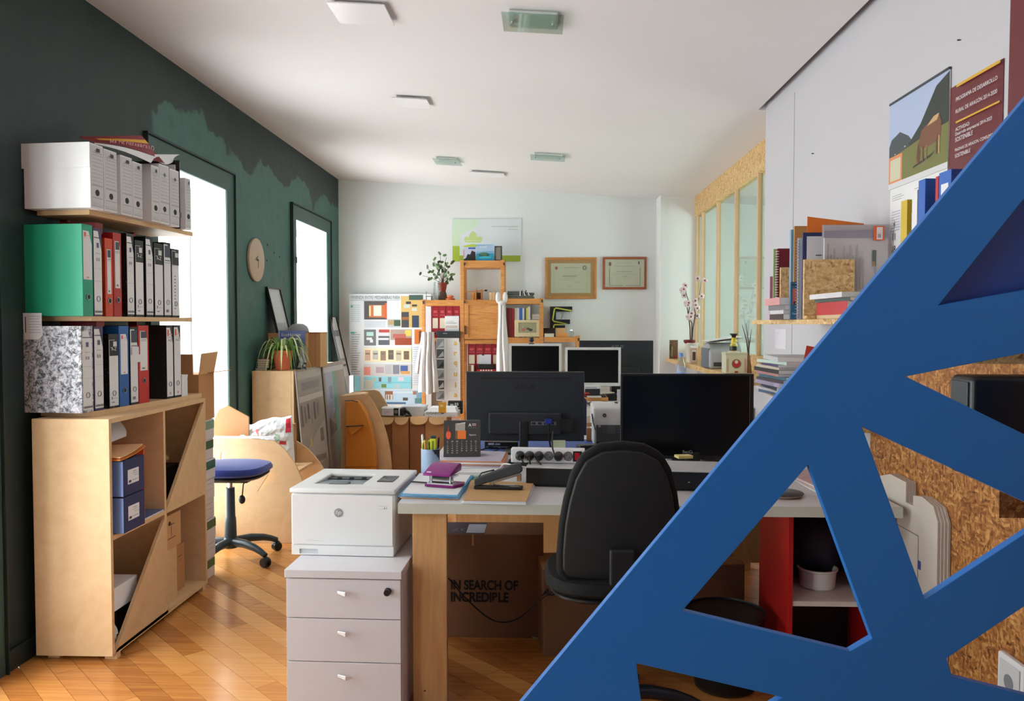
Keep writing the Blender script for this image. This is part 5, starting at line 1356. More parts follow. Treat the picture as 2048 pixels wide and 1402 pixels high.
diploma('framed diploma with a wide tan mount in a light wooden frame', (1090, 515, 1193, 598), wood('frame_wood_light', [(.3, (186, 120, 62)), (.7, (206, 146, 84))], (20, 20, 20)), .024, M('mount_tan', (190, 144, 92), .6), .036,
        [('e', .14, .84, .035, .06, (190, 96, 96)), ('e', .845, .845, .05, .075, (120, 126, 112)), ('e', .845, .845, .028, .045, (206, 206, 190)), (.33, .845, .7, .86, lg), (.28, .6, .74, .607, lg), (.3, .555, .65, .57, dk), (.35, .5, .6, .507, lg), (.25, .44, .6, .446, lg), (.6, .36, .7, .372, lg), (.42, .22, .52, .235, lg), (.2, .13, .8, .136, lg), (.07, .05, .08, .92, (200, 196, 178)), (.9, .05, .91, .92, (200, 196, 178))], 0)
diploma('framed diploma with a grey ruled border in a thin reddish frame', (1205, 514, 1293, 579), wood('frame_wood_red', [(.3, (146, 74, 44)), (.7, (170, 92, 58))], (20, 20, 20)), .024, None, .0,
        [('e', .13, .83, .035, .075, (150, 90, 90)), ('e', .86, .87, .022, .06, (90, 94, 100)), (.3, .86, .7, .872, lg), (.25, .74, .75, .75, lg), (.3, .55, .7, .562, dk), (.2, .47, .78, .477, lg), (.44, .38, .57, .392, dk), (.3, .32, .7, .327, lg), (.5, .2, .505, .26, lg), (.11, .06, .125, .66, (140, 140, 128)), (.885, .06, .90, .7, (140, 140, 128)), (.11, .05, .47, .068, (140, 140, 128)), (.54, .05, .90, .068, (140, 140, 128))], 0)

# black letter sign with a lime stroke
t = thing('letter_sign', 'black capital letter E sign with a bent lime green stroke on the back wall', 'sign', at(1122, 655, YW))
def zb(px0, py0, px1, py1, d0=.05):
    a, b = at(px0, py1, YW - d0), at(px1, py0, YW - d0); return (a.x, YW - d0, a.z), (b.x, YW, b.z)
m = MB(); m.box(*zb(1100, 613, 1112, 656)); m.box(*zb(1111.5, 613, 1144.5, 623)); m.box(*zb(1111.5, 639, 1140, 648)); m.box(*zb(1111.5, 651, 1130, 656))
m.build('letter', M('letter_black', (22, 22, 34), .45), t, world=True)
L = lambda px, py: at(px, py, YW - .056)
MB().tube([L(1144, 621.5), L(1130, 619.5), L(1112, 616), L(1109, 618), L(1105, 640), L(1108, 643), L(1133, 647.5), L(1109, 649.5), L(1107, 652), L(1107, 656)], .0075, 8).build('lime_stroke', M('lime_rubber', (206, 216, 84), .45), t, smooth=True, world=True)
MB().tube([L(1122, 623), L(1124, 632), L(1121, 640), L(1126, 632), L(1127, 624)], .002, 6).build('wire', mDarkG, t, world=True)
# ================================================================== brown cartons by the back wall and what lies on them
def tall_carton(label, px0, px1, pytop, Y, dep, lobes):
    a, b = at(px0, pytop, Y), at(px1, pytop, Y)
    t = thing('cardboard_box', label, 'box', (a.x, Y, 0), 0, 'tall cardboard boxes by the back wall')
    w = b.x - a.x; h = a.z - .012
    e = .005
    m = MB().box((0, .05, 0), (w, dep, h))
    m.build('carton', mCard, t, bevel=.002)
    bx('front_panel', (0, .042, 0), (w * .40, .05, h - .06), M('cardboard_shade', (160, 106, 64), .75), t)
    bx('front_panel', (w * .43, .030, 0), (w - .004, .049, h - .02), mCard, t)
    n = lobes; ww = w / n
    for k in range(n):                            # rounded top flaps folded outwards
        out_ = [(k * ww + ww / 2 - (ww / 2 - .003) * math.cos(PI * q / 10), .05 - .06 * math.sin(PI * q / 10) ** .7) for q in range(11)]
        loop = [(k * ww + .003, .1, h)] + [(x, y, h - max(0, .05 - y) * .95) for x, y in out_] + [((k + 1) * ww - .003, .1, h)]
        MB().prism(loop, (0, 0, .006)).build('flap', mCard2, t)
    bx('top_panel', (0, .1, h), (w, dep, h + .006), mCard2, t)
    return a.z - .006
YB = 6.85
zbx = tall_carton('tall brown cardboard box with rounded flaps under the headset', 758, 816, 834, YB, .40, 2)
tall_carton('tall brown cardboard box with rounded flaps under the white motherboard carton', 818, 893, 834, YB, .40, 2)
# headset
p = at(786, 829, YB + .1)
t = thing('vr_headset', 'white and black virtual reality headset lying on the brown box', 'headset', (p.x, YB + .10, zbx + .001), -.12)
MB().box((-.10, -.05, .0), (.07, .045, .088)).build('housing', mWhite, t, bevel=.026, seg=5, smooth=True)
MB().box((-.085, -.056, .012), (.02, -.048, .076)).build('front_cover', M('cover_lilac_white', (232, 228, 238), .3), t, bevel=.0038, seg=3)
MB().box((.022, -.0535, .01), (.066, -.046, .078)).build('side_plate', mBlackP, t, bevel=.0035)
MB().lathe([(.016, -.0575), (.016, -.052)], (.045, 0, .048), 18, axis='y').build('lens_dial', mGrey, t, smooth=True)
MB().box((.068, -.03, .008), (.105, .06, .076)).build('face_pad', mBlackM, t, bevel=.014, seg=3, smooth=True)
MB().tube([(.10, .0, .06), (.14, .0, .035), (.165, -.01, .012), (.12, -.03, .01)], [.012, .013, .011, .010], 8).build('strap', mBlackM, t, smooth=True)
text('VR BOX', t, (-.035, -.056, .044), X_, Z_, width=.05, mat=mGrey, eps=.002)
# magazine pile under the poster
p = at(826, 829, YB + .17)
for k in range(6):
    zz = zbx + .001 + k * .0135
    t = thing('magazine', '%s magazine in the thin pile between headset and motherboard carton' % ['lowest', 'second lowest', 'third lowest', 'third highest', 'second highest', 'uppermost'][k], 'magazine', (p.x - .11 + .004 * (k % 3), YB + .14 + .003 * (k % 2), zz), 0, 'magazines in the thin pile')
    bx('pages', (.001, .001, .001), (.209, .22, .012), mPaper, t); bx('cover', (0, 0, .012), (.21, .221, .013), M('mag_cover_%d' % (k % 3), [(196, 190, 200), (176, 186, 200), (206, 180, 176)][k % 3], .35), t); bx('cover', (0, 0, 0), (.21, .221, .001), M('mag_cover_%d' % ((k + 1) % 3), (176, 186, 200), .35), t)
# motherboard carton
a, b = at(849, 828, YB + .06), at(915, 811, YB + .06)
t = thing('carton', 'flat white motherboard carton with black lettering on the brown box', 'box', (a.x, YB + .06, zbx + .001))
w, h = b.x - a.x, b.z - a.z
bx('carton_body', (0, 0, 0), (w, .24, h * .55), mPaper, t, bevel=.002); MB().prism([(0, 0, h * .55), (w * .98, 0, h * .55), (w * .9, .06, h), (.04, .06, h)], (0, .17, 0)).build('lid', mPaper, t)
text('GIGABYTE', t, (w * .30, 0, h * .45), X_, Z_, width=w * .50, mat=mInk, eps=.0022)
prn(t, (0, 0, 0), X_, Z_, [(w * .1, h * .04, w * .2, h * .10, (180, 180, 180)), (w * .72, h * .12, w * .9, h * .16, (150, 150, 156))])
a2, b2 = at(877, 822, YB + .05), at(892, 800, YB + .05)
t = thing('card', 'yellow card leaning on the white motherboard carton', 'card', (a2.x, YB + .05, zbx + .04))
MB().prism([(0, 0, 0), (b2.x - a2.x, 0, 0), (b2.x - a2.x, .01, .09), (0, .01, .09)], (0, .003, 0)).build('card', M('card_yellow', (232, 172, 40), .4), t)
prn(t, (0, 0, 0), X_, Z_, [(.015, .05, .04, .07, (240, 220, 160)), ('p', [(.01, .004), (.04, -.012), (.058, .006), (.04, -.003)], (40, 50, 120))])
a2, b2 = at(892, 819, YB + .16), at(921, 800, YB + .16)
t = thing('carton', 'black printed box behind the white motherboard carton', 'box', (a2.x, YB + .31, zbx + .001))
bx('carton_body', (0, 0, 0), (b2.x - a2.x, .08, .115), mBlackP, t, bevel=.002); bx('side_label', (.0, -.0008, .01), (.02, 0, .1), mDarkG, t)
prn(t, (0, 0, 0), X_, Z_, [(.02, .07, .05, .09, (200, 200, 200)), (.06, .075, .075, .1, (190, 190, 190)), (.08, .075, .095, .1, (190, 190, 190)), ('p', [(.02, .045), (.10, .05), (.11, .06), (.03, .056)], (206, 206, 206))])

# ================================================================== desks
mTop = M('desk_top_white', (206, 204, 206), .32, var=.015, spec=.4)
mEdge = M('desk_edge', (204, 208, 196), .5, var=.02)
DZ = .745
FY = 2.80
a = at(783, 1005, FY); DX0, DX1 = -.508, 1.25
desk = thing('desk', 'large white topped double desk on wooden slab legs with monitors on it', 'desk', (DX0, FY, 0))
DL, DW = DX1 - DX0, 1.76
bx('desk_top', (0, 0, DZ - .036), (DL, DW, DZ), mTop, desk, bevel=.0015)
bx('edge_strip', (-.0005, -.002, DZ - .037), (DL, 0, DZ - .0005), mEdge, desk); bx('edge_strip', (-.002, 0, DZ - .037), (0, DW, DZ - .0005), mEdge, desk)
for x, y in ((.048, .012), (.02, DW - .06), (DL - .2, DW - .06)):
    bx('leg', (x, y, 0), (x + .122, y + .034, DZ - .037), mLeg, desk, bevel=.0015)
bx('modesty_panel', (.15, DW - .33, .12), (DL - .1, DW - .312, DZ - .037), mLeg, desk)
MB().tube([(.09, .011, .066), (.09, .0105, .068)], .004, 8).build('screw', mDarkG, desk)

# white drawer pedestal and laser printer
px0, px1 = 575, 811
PY = 2.72
a, b = at(576, 1130, PY), at(810, 1130, PY)
PZ = at(690, 1141, PY).z
pw_, pd = b.x - a.x, .50
ped = thing('drawer_pedestal', 'white drawer pedestal with clip handles under the laser printer', 'pedestal', (a.x - .012, PY + .006, 0), -.025)
mPed = M('pedestal_white', (222, 220, 226), .4, var=.01)
MB().box((0, .02, .008), (pw_, pd, PZ - .03)).build('carcass', mPed, ped, bevel=.001)
bx('top_panel', (-.002, -.004, PZ - .028), (pw_ + .001, pd, PZ), mPed, ped, bevel=.002)
zs_ = [PZ - .030, at(690, 1238, PY).z, at(690, 1325, PY).z, .010]
for k in range(3):
    d = bx('drawer_front', (.003, 0, zs_[k + 1] + .0015), (pw_ - .003, .019, zs_[k] - .0015), mPed, ped, bevel=.0012)
    zc_ = zs_[k] - .047
    MB().prism([(pw_ / 2 - .022, 0, zc_ + .004), (pw_ / 2 + .012, -.022, zc_ + .008), (pw_ / 2 + .012, -.022, zc_ - .008), (pw_ / 2 - .022, 0, zc_ - .006)], (.006, .0, .0)).build('handle', M('handle_alu', (196, 196, 196), .35, metal=.6), d, bevel=.0015)
    if k == 0: MB().lathe([(.011, -.020), (.011, -.004), (.013, 0)], (pw_ - .047, 0, zs_[0] - .04), 16, axis='y').build('lock', mBlackP, d, smooth=True)
for x in (.04, pw_ - .04):
    for y in (.06, pd - .05): MB().lathe([(.02, .0), (.02, .009)], (x, y, 0), 12).build('foot', mBlackP, ped)

q0, q1 = at(581, 1108, PY + .02), at(796, 1121, PY + .0)
pwid = .390; ph = .248; pdep = .40
pr_ = thing('laser_printer', 'white laser printer with grey output tray on the drawer pedestal', 'printer', (at(582, 1110, 2.90).x, 2.90, PZ + .001), -.045)
mPrn = M('printer_white', (226, 227, 228), .38, var=.008)
MB().box((0, .0, .0), (pwid, pdep, .230)).build('housing', mPrn, pr_, bevel=.012, seg=4, smooth=True)
# lid slab with recessed output tray
tz = .230
lid = MB().plate([(-.003, -.004, tz), (pwid + .003, -.004, tz), (pwid + .003, pdep, tz), (-.003, pdep, tz)], [[(.062, .09, tz), (.245, .09, tz), (.245, .30, tz), (.062, .30, tz)]], (0, 0, .018)).build('lid', mPrn, pr_, bevel=.0055, seg=3, smooth=True)
mTray = M('tray_grey', (110, 122, 134), .3, var=.02)
MB().prism([(.062, .088, tz + .0155), (.245, .088, tz + .0155), (.245, .245, tz + .003), (.062, .245, tz + .003)], (0, 0, -.002)).build('output_tray', mTray, pr_)
bx('tray_slot', (.062, .245, tz - .008), (.245, .30, tz + .006), mBlackP, pr_)
for x in (.10, .15, .20): bx('slot_rib', (x, .252, tz + .006), (x + .018, .256, tz + .012), mDarkG, pr_)
MB().box((.118, .078, tz + .012), (.19, .13, tz + .0205)).build('paper_stop', M('stop_grey', (84, 92, 102), .3), pr_, bevel=.003)
cp = bx('control_panel', (.29, .135, tz + .0182), (.352, .245, tz + .0215), M('panel_dark', (66, 68, 76), .35), pr_, bevel=.001)
prn(cp, (.29, .135, tz + .0215), X_, Y_, [(.006, .062, .056, .10, (38, 40, 46)), (.018, .072, .052, .09, (88, 94, 98)), (.012, .036, .026, .042, (150, 150, 156)), (.034, .036, .05, .042, (150, 150, 156)), (.008, .012, .05, .014, (140, 140, 146)), (.02, .022, .042, .026, (170, 170, 176))])
MB().box((.006, -.0035, .040), (pwid - .006, .002, .224)).build('front_door', mPrn, pr_, bevel=.002)
MB().plate([(.004, -.004, .002), (pwid - .004, -.004, .002), (pwid - .004, -.004, .0375), (.004, -.004, .0375)], [[(.034, -.004, .006), (.104, -.004, .006), (.104, -.004, .024), (.034, -.004, .024)]], (0, .003, 0)).build('paper_tray', mPrn, pr_)
MB().prism([(.034, -.001, .006), (.104, -.001, .006), (.104, .0, .024), (.034, .0, .024)], (0, .002, 0)).build('tray_grip', M('grip_grey', (196, 200, 206), .4), pr_)
lz = .160
MB().lathe([(.0165, -.0044), (.0165, -.0035)], (.182, 0, lz), 32, axis='y').build('logo', M('logo_grey', (150, 152, 156), .35), pr_)
text('hp', pr_, (.182, -.0044, lz), X_, Z_, width=.0215, mat=mPrn, eps=.001, shear=.28, bold=.015)
prn(pr_, (0, -.0035, 0), X_, Z_, [(.33, .1865, .365, .1875, (160, 164, 164)), (.33, .176, .358, .177, (186, 190, 190)), (.352, .176, .355, .183, (130, 134, 134)), (.36, .176, .362, .183, (130, 134, 134)), (.06, .0545, .125, .0552, (176, 178, 180)), (.06, .0585, .09, .0592, (190, 192, 194))])

# ------------------------------------------------------------------ on the front desk
def paper_pile(label, pts_px, z0, layers, name='paper_stack', cat='papers', group=None, jit=2.0):
    """flat sheets with the outline seen in the photo, stacked upwards; layers = (thickness, material, grow)"""
    c = Vector()
    base = [atz(x, y, z0) for x, y in pts_px]
    for p in base: c += p / len(base)
    t = thing(name, label, cat, (c.x, c.y, z0), 0, group); z = z0; rn = random.Random(len(label))
    for k, (th_, m, g) in enumerate(layers):
        r = Matrix.Rotation(rn.uniform(-.012, .012) * jit, 3, 'Z')
        lp = [r @ ((p - c) * g) + Vector((c.x + rn.uniform(-.002, .002) * jit, c.y, z)) for p in base]
        MB().prism([(p.x, p.y, z) for p in lp], (0, 0, th_ * .94)).build('sheet', m, t, world=True); z += th_
    return t, z
mBlueFold = M('folder_blue', (64, 156, 206), .45, var=.03)
mOrFold = M('folder_salmon', (214, 156, 116), .6)
t, zz = paper_pile('blue paper folder with white sheets and a salmon folder beneath, on the desk corner', [(799, 996), (917, 1000), (946, 957), (838, 953)], DZ + .001,
                   [(.003, mOrFold, 1.0), (.003, mPaper, .98), (.002, mBlueFold, 1.02), (.004, mPaper, .97), (.002, mBlueFold, 1.0), (.003, mPaper, .93)], jit=1)
zfold = zz
t2, zz2 = paper_pile('brown kraft folder full of papers under the stapler', [(926, 1007), (1052, 1009), (1068, 972), (942, 966)], DZ + .001,
                     [(.003, mPaper, 1.02), (.003, M('paper_pale_blue', (206, 216, 226), .6), 1.0), (.004, mPaper, .99), (.0025, mKraft, 1.0)], jit=1)
zkraft = zz2
# hole punch
p = atz(887, 972, zfold)
t = thing('hole_punch', 'purple and chrome hole punch on the blue folder', 'hole punch', (p.x, p.y, zfold + .001), -.30)
mPurple = M('purple_metallic', (134, 34, 120), .28, metal=.35, var=.02)
MB().prism([(-.062, -.038, 0), (.058, -.038, 0), (.075, .02, 0), (.068, .05, 0), (-.05, .05, 0)], (0, 0, .011)).build('base', mPurple, t, bevel=.003)
MB().box((-.05, -.042, .011), (.056, -.012, .018)).build('ruler_plate', mChrome, t, bevel=.001)
MB().box((-.046, -.026, .018), (.050, -.018, .042)).box((-.046, -.026, .036), (.050, .03, .042)).build('frame', mChrome, t, bevel=.001)
for x in (-.038, .04): MB().lathe([(.006, .016), (.006, .046)], (x, -.022, 0), 10).build('punch_pin', mSteel, t, smooth=True)
prof = [(-.056, .045), (-.054, .052), (-.01, .068), (.03, .080), (.052, .082), (.062, .072), (.058, .052)]
MB().prism([(-.062, y, z) for y, z in prof], (.112, 0, 0)).build('handle', mPurple, t, bevel=.011, seg=4, smooth=True)
prn(t, (-.048, -.046, .0555), X_, Vector((0, .35, .55)), [(0, 0, .018, .005, (214, 180, 210))], eps=.0015)
bx('paper_gauge', (-.14, .005, .003), (-.055, .015, .007), mBlackP, t)
# stapler
p = atz(997, 978, zkraft)
t = thing('stapler', 'open black and grey stapler on the kraft folder', 'stapler', (p.x, p.y, zkraft + .001), -.08)
L_ = .092
MB().box((-L_, -.017, 0), (L_, .017, .012)).build('base', mBlackP, t, bevel=.004, seg=3)
ua = .26
def rt(x, z): return (-L_ + .008 + (x) * math.cos(ua) - z * math.sin(ua), z * math.cos(ua) + x * math.sin(ua) + .016)
arm = [rt(-.006, .004), rt(.0, -.006), rt(.18, .004), rt(.185, .012), rt(.182, .038), rt(.17, .042), rt(.06, .03), rt(.0, .022)]
MB().prism([(x, -.016, z) for x, z in arm], (0, .032, 0)).build('arm', mDarkG, t, bevel=.005, seg=3)
mg = [rt(.05, -.012), rt(.17, -.006), rt(.172, .006), rt(.05, .0)]
MB().prism([(x, -.010, z) for x, z in mg], (0, .02, 0)).build('magazine_rail', mSteel, t)
MB().box((L_ - .022, -.008, .03), (L_ - .006, .008, .058)).build('staple_head', mChrome, t, bevel=.001)
MB().tube([(-.02, 0, .016), (.03, 0, .014), (.06, 0, .016)], .003, 6).build('spring_rod', mSteel, t)
bx('anvil', (.045, -.012, .012), (.08, .012, .0135), mChrome, t)
MB().tube([rt(.02, .022), (rt(.03, .035)[0], rt(.03, .035)[1])] and [(rt(.01, .02)[0], 0, rt(.01, .02)[1]), (rt(.03, .036)[0], 0, rt(.03, .036)[1]), (rt(.08, .036)[0], 0, rt(.08, .036)[1])], .003, 6).build('cover_lever', mBlackP, t, smooth=True)
# pen cup
p = atz(861, 951, DZ)
t = thing('pen_cup', 'pale blue paper wrapped cup holding pens on the desk', 'pen holder', (p.x, p.y, DZ + .001))
MB().lathe([(0, 0), (.036, 0), (.039, .002), (.039, .113), (.036, .113), (.036, .006), (0, .006)], n=28).build('cup', M('cup_blue', (160, 184, 214), .6, var=.05), t, smooth=True)
MB().grid(lambda u, v: Vector((.0396 * math.cos(-.1 - 1.1 * u), .0396 * math.sin(-.1 - 1.1 * u), .112 - v * (.045 * (1 - u) + .008 * abs(math.sin(u * 40))))), 16, 3).build('dark_treeline', M('ink_forest', (30, 46, 56), .6), t)
def pen(label, px, py, c, r=.0045, h=.14, tilt=(0, 0), cap=None, cat='pen', x0=None):
    q = Vector(((px - 861) / 455, 0, 0)) if x0 is None else Vector(x0)
    o = thing('pen', label, cat, (p.x + q.x, p.y + q.y, DZ + .010), 0); o.rotation_euler = (tilt[0], tilt[1], 0)
    MB().lathe([(0, 0), (r * .4, .002), (r, .012), (r, h)], n=10).build('barrel', c, o, smooth=True)
    MB().lathe([(r * 1.12, h - .035), (r * 1.15, h), (r * .5, h + .006), (0, h + .006)], n=10).build('cap', cap or c, o, smooth=True); return o
mHi = M('highlighter_yellow', (198, 214, 44), .4)
o = thing('highlighter', 'fat yellow highlighter standing in the pen cup', 'highlighter', (p.x + .013, p.y - .012, DZ + .008), 0)
MB().box((-.0125, -.007, 0), (.0125, .007, .15)).build('barrel', mHi, o, bevel=.004, seg=3); MB().box((-.0115, -.0065, .149), (.0115, .0065, .162)).build('end_cap', mDarkG, o, bevel=.003); prn(o, (-.004, -.007, .03), X_, Z_, [(0, 0, .008, .05, (150, 170, 40)), (0, .07, .008, .11, (120, 130, 40))])
o = thing('scissors', 'lime handled scissors standing in the pen cup', 'scissors', (p.x - .005, p.y - .013, DZ + .008), 0)
for s_ in (-1, 1): MB().tube([Vector((-.004 + .010 * s_ + .012 * math.cos(q), .0035 * s_, .118 + .022 * math.sin(q))) for q in [2 * PI * k / 14 for k in range(14)]], .0045, 7, closed=True).build('grip', M('lime_plastic', (180, 190, 40), .4), o, smooth=True)
MB().box((-.008, -.0015, .0), (.006, .0015, .10)).build('blade', mSteel, o)
pen('black ballpoint pen with a pale clip cap in the pen cup', 850, 0, mBlackP, .0045, .158, (0, -.06), mWhite)
pen('dark grey pen leaning at the window side of the pen cup', 847, 0, mDarkG, .0045, .145, (0, -.08), mBlackP, x0=(-.02, .012, 0))
pen('orange pencil in the pen cup beside the scissors', 853, 0, M('pencil_orange', (226, 130, 40), .45), .004, .135, (.02, -.04), M('pencil_tip', (206, 150, 90), .6), x0=(-.014, -.02, 0))
pen('short black marker behind the scissors in the pen cup', 858, 0, mBlackP, .006, .14, (0, .02), mBlackM, x0=(-.004, .015, 0))
pen('thin dark pen on the monitor side of the pen cup', 876, 0, mDarkG, .004, .145, (0, .05), mBlackP, x0=(.026, .01, 0))
# papers under the desk calendar
tcal, zcal = paper_pile('stack of magazines and papers under the dark desk calendar', [(864, 937), (1012, 940), (1018, 918), (880, 912)], DZ + .001,
    [(.005, mBlackM, .98), (.006, mPaper, 1.0), (.005, M('mag_lilac', (190, 176, 196), .4), 1.0), (.006, M('mag_salmon', (214, 150, 116), .4), .97), (.007, mPaper, .98), (.004, M('mag_orange', (216, 136, 86), .4), .95), (.004, M('mag_pale_violet', (206, 200, 214), .4), .90)], cat='magazines')
t, zq = paper_pile('slim light grey tray of papers in front of the calendar stack', [(884, 951), (1005, 952), (1012, 944), (890, 942)], DZ + .001, [(.012, M('tray_pale', (206, 206, 204), .4), 1.0), (.002, mPaper, .96)], cat='tray')
t, zq = paper_pile('tan envelope with a green pencil lying behind the hole punch', [(884, 965), (962, 962), (966, 955), (886, 955)], DZ + .001, [(.003, mOrFold, 1), (.002, M('strip_green', (96, 150, 110), .5), .9)], cat='envelope')
# desk calendar
a, b = at(887, 921, 3.52), at(960, 918, 3.52)
zc0 = zcal + .001
cw_, chh = .166, .165
cal = thing('desk_calendar', 'dark desk calendar with a drinks photograph and white date grid', 'calendar', (at(887, 918, 3.56).x, 3.56, zc0), .07)
mCalD = M('calendar_dark', (58, 56, 56), .5)
Uc = Vector((0, .05, .16)).normalized()
MB().prism([(0, 0, 0), (cw_, 0, 0), Vector((cw_, 0, 0)) + Uc * chh, Uc * chh], Vector((0, .002, 0))).build('front_leaf', mCalD, cal)
MB().prism([(0, .10, 0), (cw_, .10, 0), Vector((cw_, 0.002, 0)) + Uc * chh, Vector((0, .002, 0)) + Uc * chh], Vector((0, .002, 0))).build('back_leaf', mBlackM, cal)
bx('foot', (0, .0, 0), (cw_, .10, .0015), mBlackM, cal)
for k in range(23):
    c = Uc * chh + Vector((.006 + k * .0070, .001, .0))
    MB().tube([c + Vector((0, .004 * math.cos(q), .004 * math.sin(q))) for q in [2 * PI * j / 8 for j in range(8)]], .0007, 4, closed=True).build('ring', mSteel, cal)
it = [(.052, .112, .096, .152, (166, 158, 146)), (.058, .080, .100, .118, (232, 120, 46)), (.052, .080, .062, .118, (120, 84, 56)), ('p', [(.06, .146), (.097, .152), (.097, .157), (.06, .150)], (206, 206, 200)),
      ('e', .021, .098, .0115, .019, (236, 96, 56)), ('p', [(.0185, .11), (.0235, .11), (.022, .140), (.020, .140)], (190, 70, 50)), (.128, .140, .146, .144, (200, 150, 150)), (.128, .147, .146, .150, (200, 200, 200)), (.112, .130, .148, .1306, (150, 150, 150))]
prn(cal, Uc * .0, X_, Uc, it)
mInkW = M('ink_white', (216, 214, 210), .5); mInkO = M('ink_cream', (236, 200, 170), .5)
xs = [.018 + k * .0212 for k in range(7)]
for k, ch in enumerate('LMMJVSD'): text(ch, cal, Vector((xs[k], 0, 0)) + Uc * .0685, X_, Uc, height=.0072, mat=mInkW, eps=.002)
n = 1
for r in range(5):
    for k in range(7):
        if n > 31: break
        text(str(n), cal, Vector((xs[k], 0, 0)) + Uc * (.0575 - r * .0100), X_, Uc, height=.0056, mat=mInkO if k == 6 else mInkW, eps=.002); n += 1
text('A', cal, Vector((.118, 0, 0)) + Uc * .144, X_, Uc, height=.014, mat=mInkW, eps=.002, bold=.03)
text('Agosto', cal, Vector((.130, 0, 0)) + Uc * .098, X_, Uc, width=.032, mat=mInkW, eps=.002)

# low black riser with pale top carrying the power strip
r0, r1 = atz(1052, 973, DZ), atz(1450, 985, DZ)
ang = math.atan2(r1.y - r0.y, r1.x - r0.x); RL = (r1 - r0).length; RH = .078
rs = thing('desk_riser', 'long low black desk riser with a pale top behind the black chair', 'riser', (r0.x, r0.y, DZ + .001), ang)
bx('front', (0, 0, .008), (RL, .018, RH - .006), mBlackP, rs, bevel=.002)
bx('base', (0, .005, 0), (RL, .22, .008), mBlackM, rs); bx('side', (0, .018, .008), (.015, .22, RH - .006), mBlackM, rs); bx('side', (RL - .015, .018, .008), (RL, .22, RH - .006), mBlackM, rs)
bx('top', (-.0, .0, RH - .006), (RL, .22, RH), M('riser_top', (196, 196, 198), .4), rs, bevel=.001)
prn(rs, (RL * .82, 0, .02), X_, Z_, [(0, .012, .006, .016, (190, 190, 190))])
# power strip standing on its long side
sp = at(1022, 932, 3.19); st_z = DZ + .001 + RH + .001
PSL = .295
ps = thing('power_strip', 'white six socket power strip with black plugs and red switch', 'power strip', (sp.x, 3.19, st_z), -.06)
psh = .057
MB().box((0, 0, 0), (PSL, .042, psh)).build('housing', mWhite, ps, bevel=.004, seg=3)
for k in range(6):
    x = .036 + k * .0385
    so = MB().lathe([(.0190, -.0008), (.0158, -.0008), (.0158, .0006)], (x, 0, psh / 2), 22, axis='y').build('socket', M('socket_rim', (120, 120, 124), .5), ps)
    MB().lathe([(.0158, -.0004), (.0158, .0005)], (x, 0, psh / 2), 22, axis='y').build('socket_well', M('well_grey', (186, 186, 188), .5) if k in (3, 5) else mBlackM, so)
    if k in (3, 5):
        for s_ in (-1, 1): MB().lathe([(.0024, -.001), (.0024, .0004)], (x + .0075 * s_ * .8, 0, psh / 2 + .0075 * s_ * -.7), 8, axis='y').build('contact_hole', mBlackM, so)
sw_ = bx('switch_frame', (PSL - .047, -.002, .008), (PSL - .012, 0, psh - .008), mBlackP, ps); bx('switch_key', (PSL - .040, -.004, .014), (PSL - .021, -.0015, psh - .014), M('switch_red', (176, 20, 36), .35), sw_)
for k, lb in ((0, 'angled black plug in the first socket of the power strip'), (1, 'round black plug in the second socket of the power strip'), (2, 'round black plug in the third socket of the power strip'), (4, 'round black plug with a cable from above in the fifth socket')):
    x = .036 + k * .0385
    w0 = wmat(ps) @ Vector((x, 0, psh / 2))
    pl_ = thing('plug', lb, 'plug', w0, -.06, 'black plugs in the power strip')
    MB().lathe([(.0172, -.004), (.0172, -.020), (.013, -.026), (.006, -.034), (0, -.034)], (0, 0, 0), 18, axis='y').build('plug_body', mBlackP, pl_, smooth=True)
    cps = {0: [(0, -.03, 0), (.012, -.04, -.012), (.02, -.04, -.026), (.022, -.03, -.0305)], 1: [(0, -.032, 0), (.004, -.045, -.012), (.006, -.045, -.027)], 2: [(0, -.032, 0), (-.004, -.045, -.012), (.012, -.05, -.027)], 4: [(0, -.032, 0), (-.012, -.05, .01), (-.022, -.03, .035), (-.026, .012, .06), (-.024, .06, .09)]}[k]
    MB().tube(cps, .0032, 8).build('cord', mBlackM, pl_, smooth=True)

def cable(label, pts, r=.003, m=None, name='cable'):
    o = thing(name, label, 'cable', pts[0])
    P = [Vector(p) for p in pts]; sm = []
    for i in range(len(P) - 1):                     # Catmull-Rom smoothing
        a0, a1, a2, a3 = P[max(i - 1, 0)], P[i], P[i + 1], P[min(i + 2, len(P) - 1)]
        for q in range(6):
            u = q / 6; sm.append(.5 * ((2 * a1) + (a2 - a0) * u + (2 * a0 - 5 * a1 + 4 * a2 - a3) * u * u + (3 * a1 - a0 - 3 * a2 + a3) * u ** 3))
    sm.append(P[-1])
    MB().tube(sm, r, 7).build('cord', m or mBlackM, o, smooth=True, world=True)
    MB().ball(sm[0], r * 1.5, 8, 6).build('end_tip', m or mBlackM, o, smooth=True, world=True)
    return o
rz_ = st_z + .003
cable('thin white cable curling over the riser in front of the power strip', [atz(1000, 950, DZ + .004), atz(1000, 940, DZ + .03) + Z_ * 0, at(1008, 928, 3.24), at(1030, 931, 3.17), at(1060, 935, 3.155), at(1100, 935, 3.150), at(1135, 935, 3.145)], .0028, M('cable_white', (206, 206, 198), .5))
cable('black cable looping on the riser under the power strip', [at(1010, 934, 3.165), at(1050, 932, 3.172), at(1100, 933, 3.168), at(1122, 935, 3.160), at(1130, 937, 3.150), at(1120, 932, 3.166)], .0026)
cable('black cable curl behind the desk calendar', [at(962, 900, 3.9), at(985, 893, 3.95), at(1000, 896, 3.9), at(985, 903, 3.85), at(965, 901, 3.82)], .003)
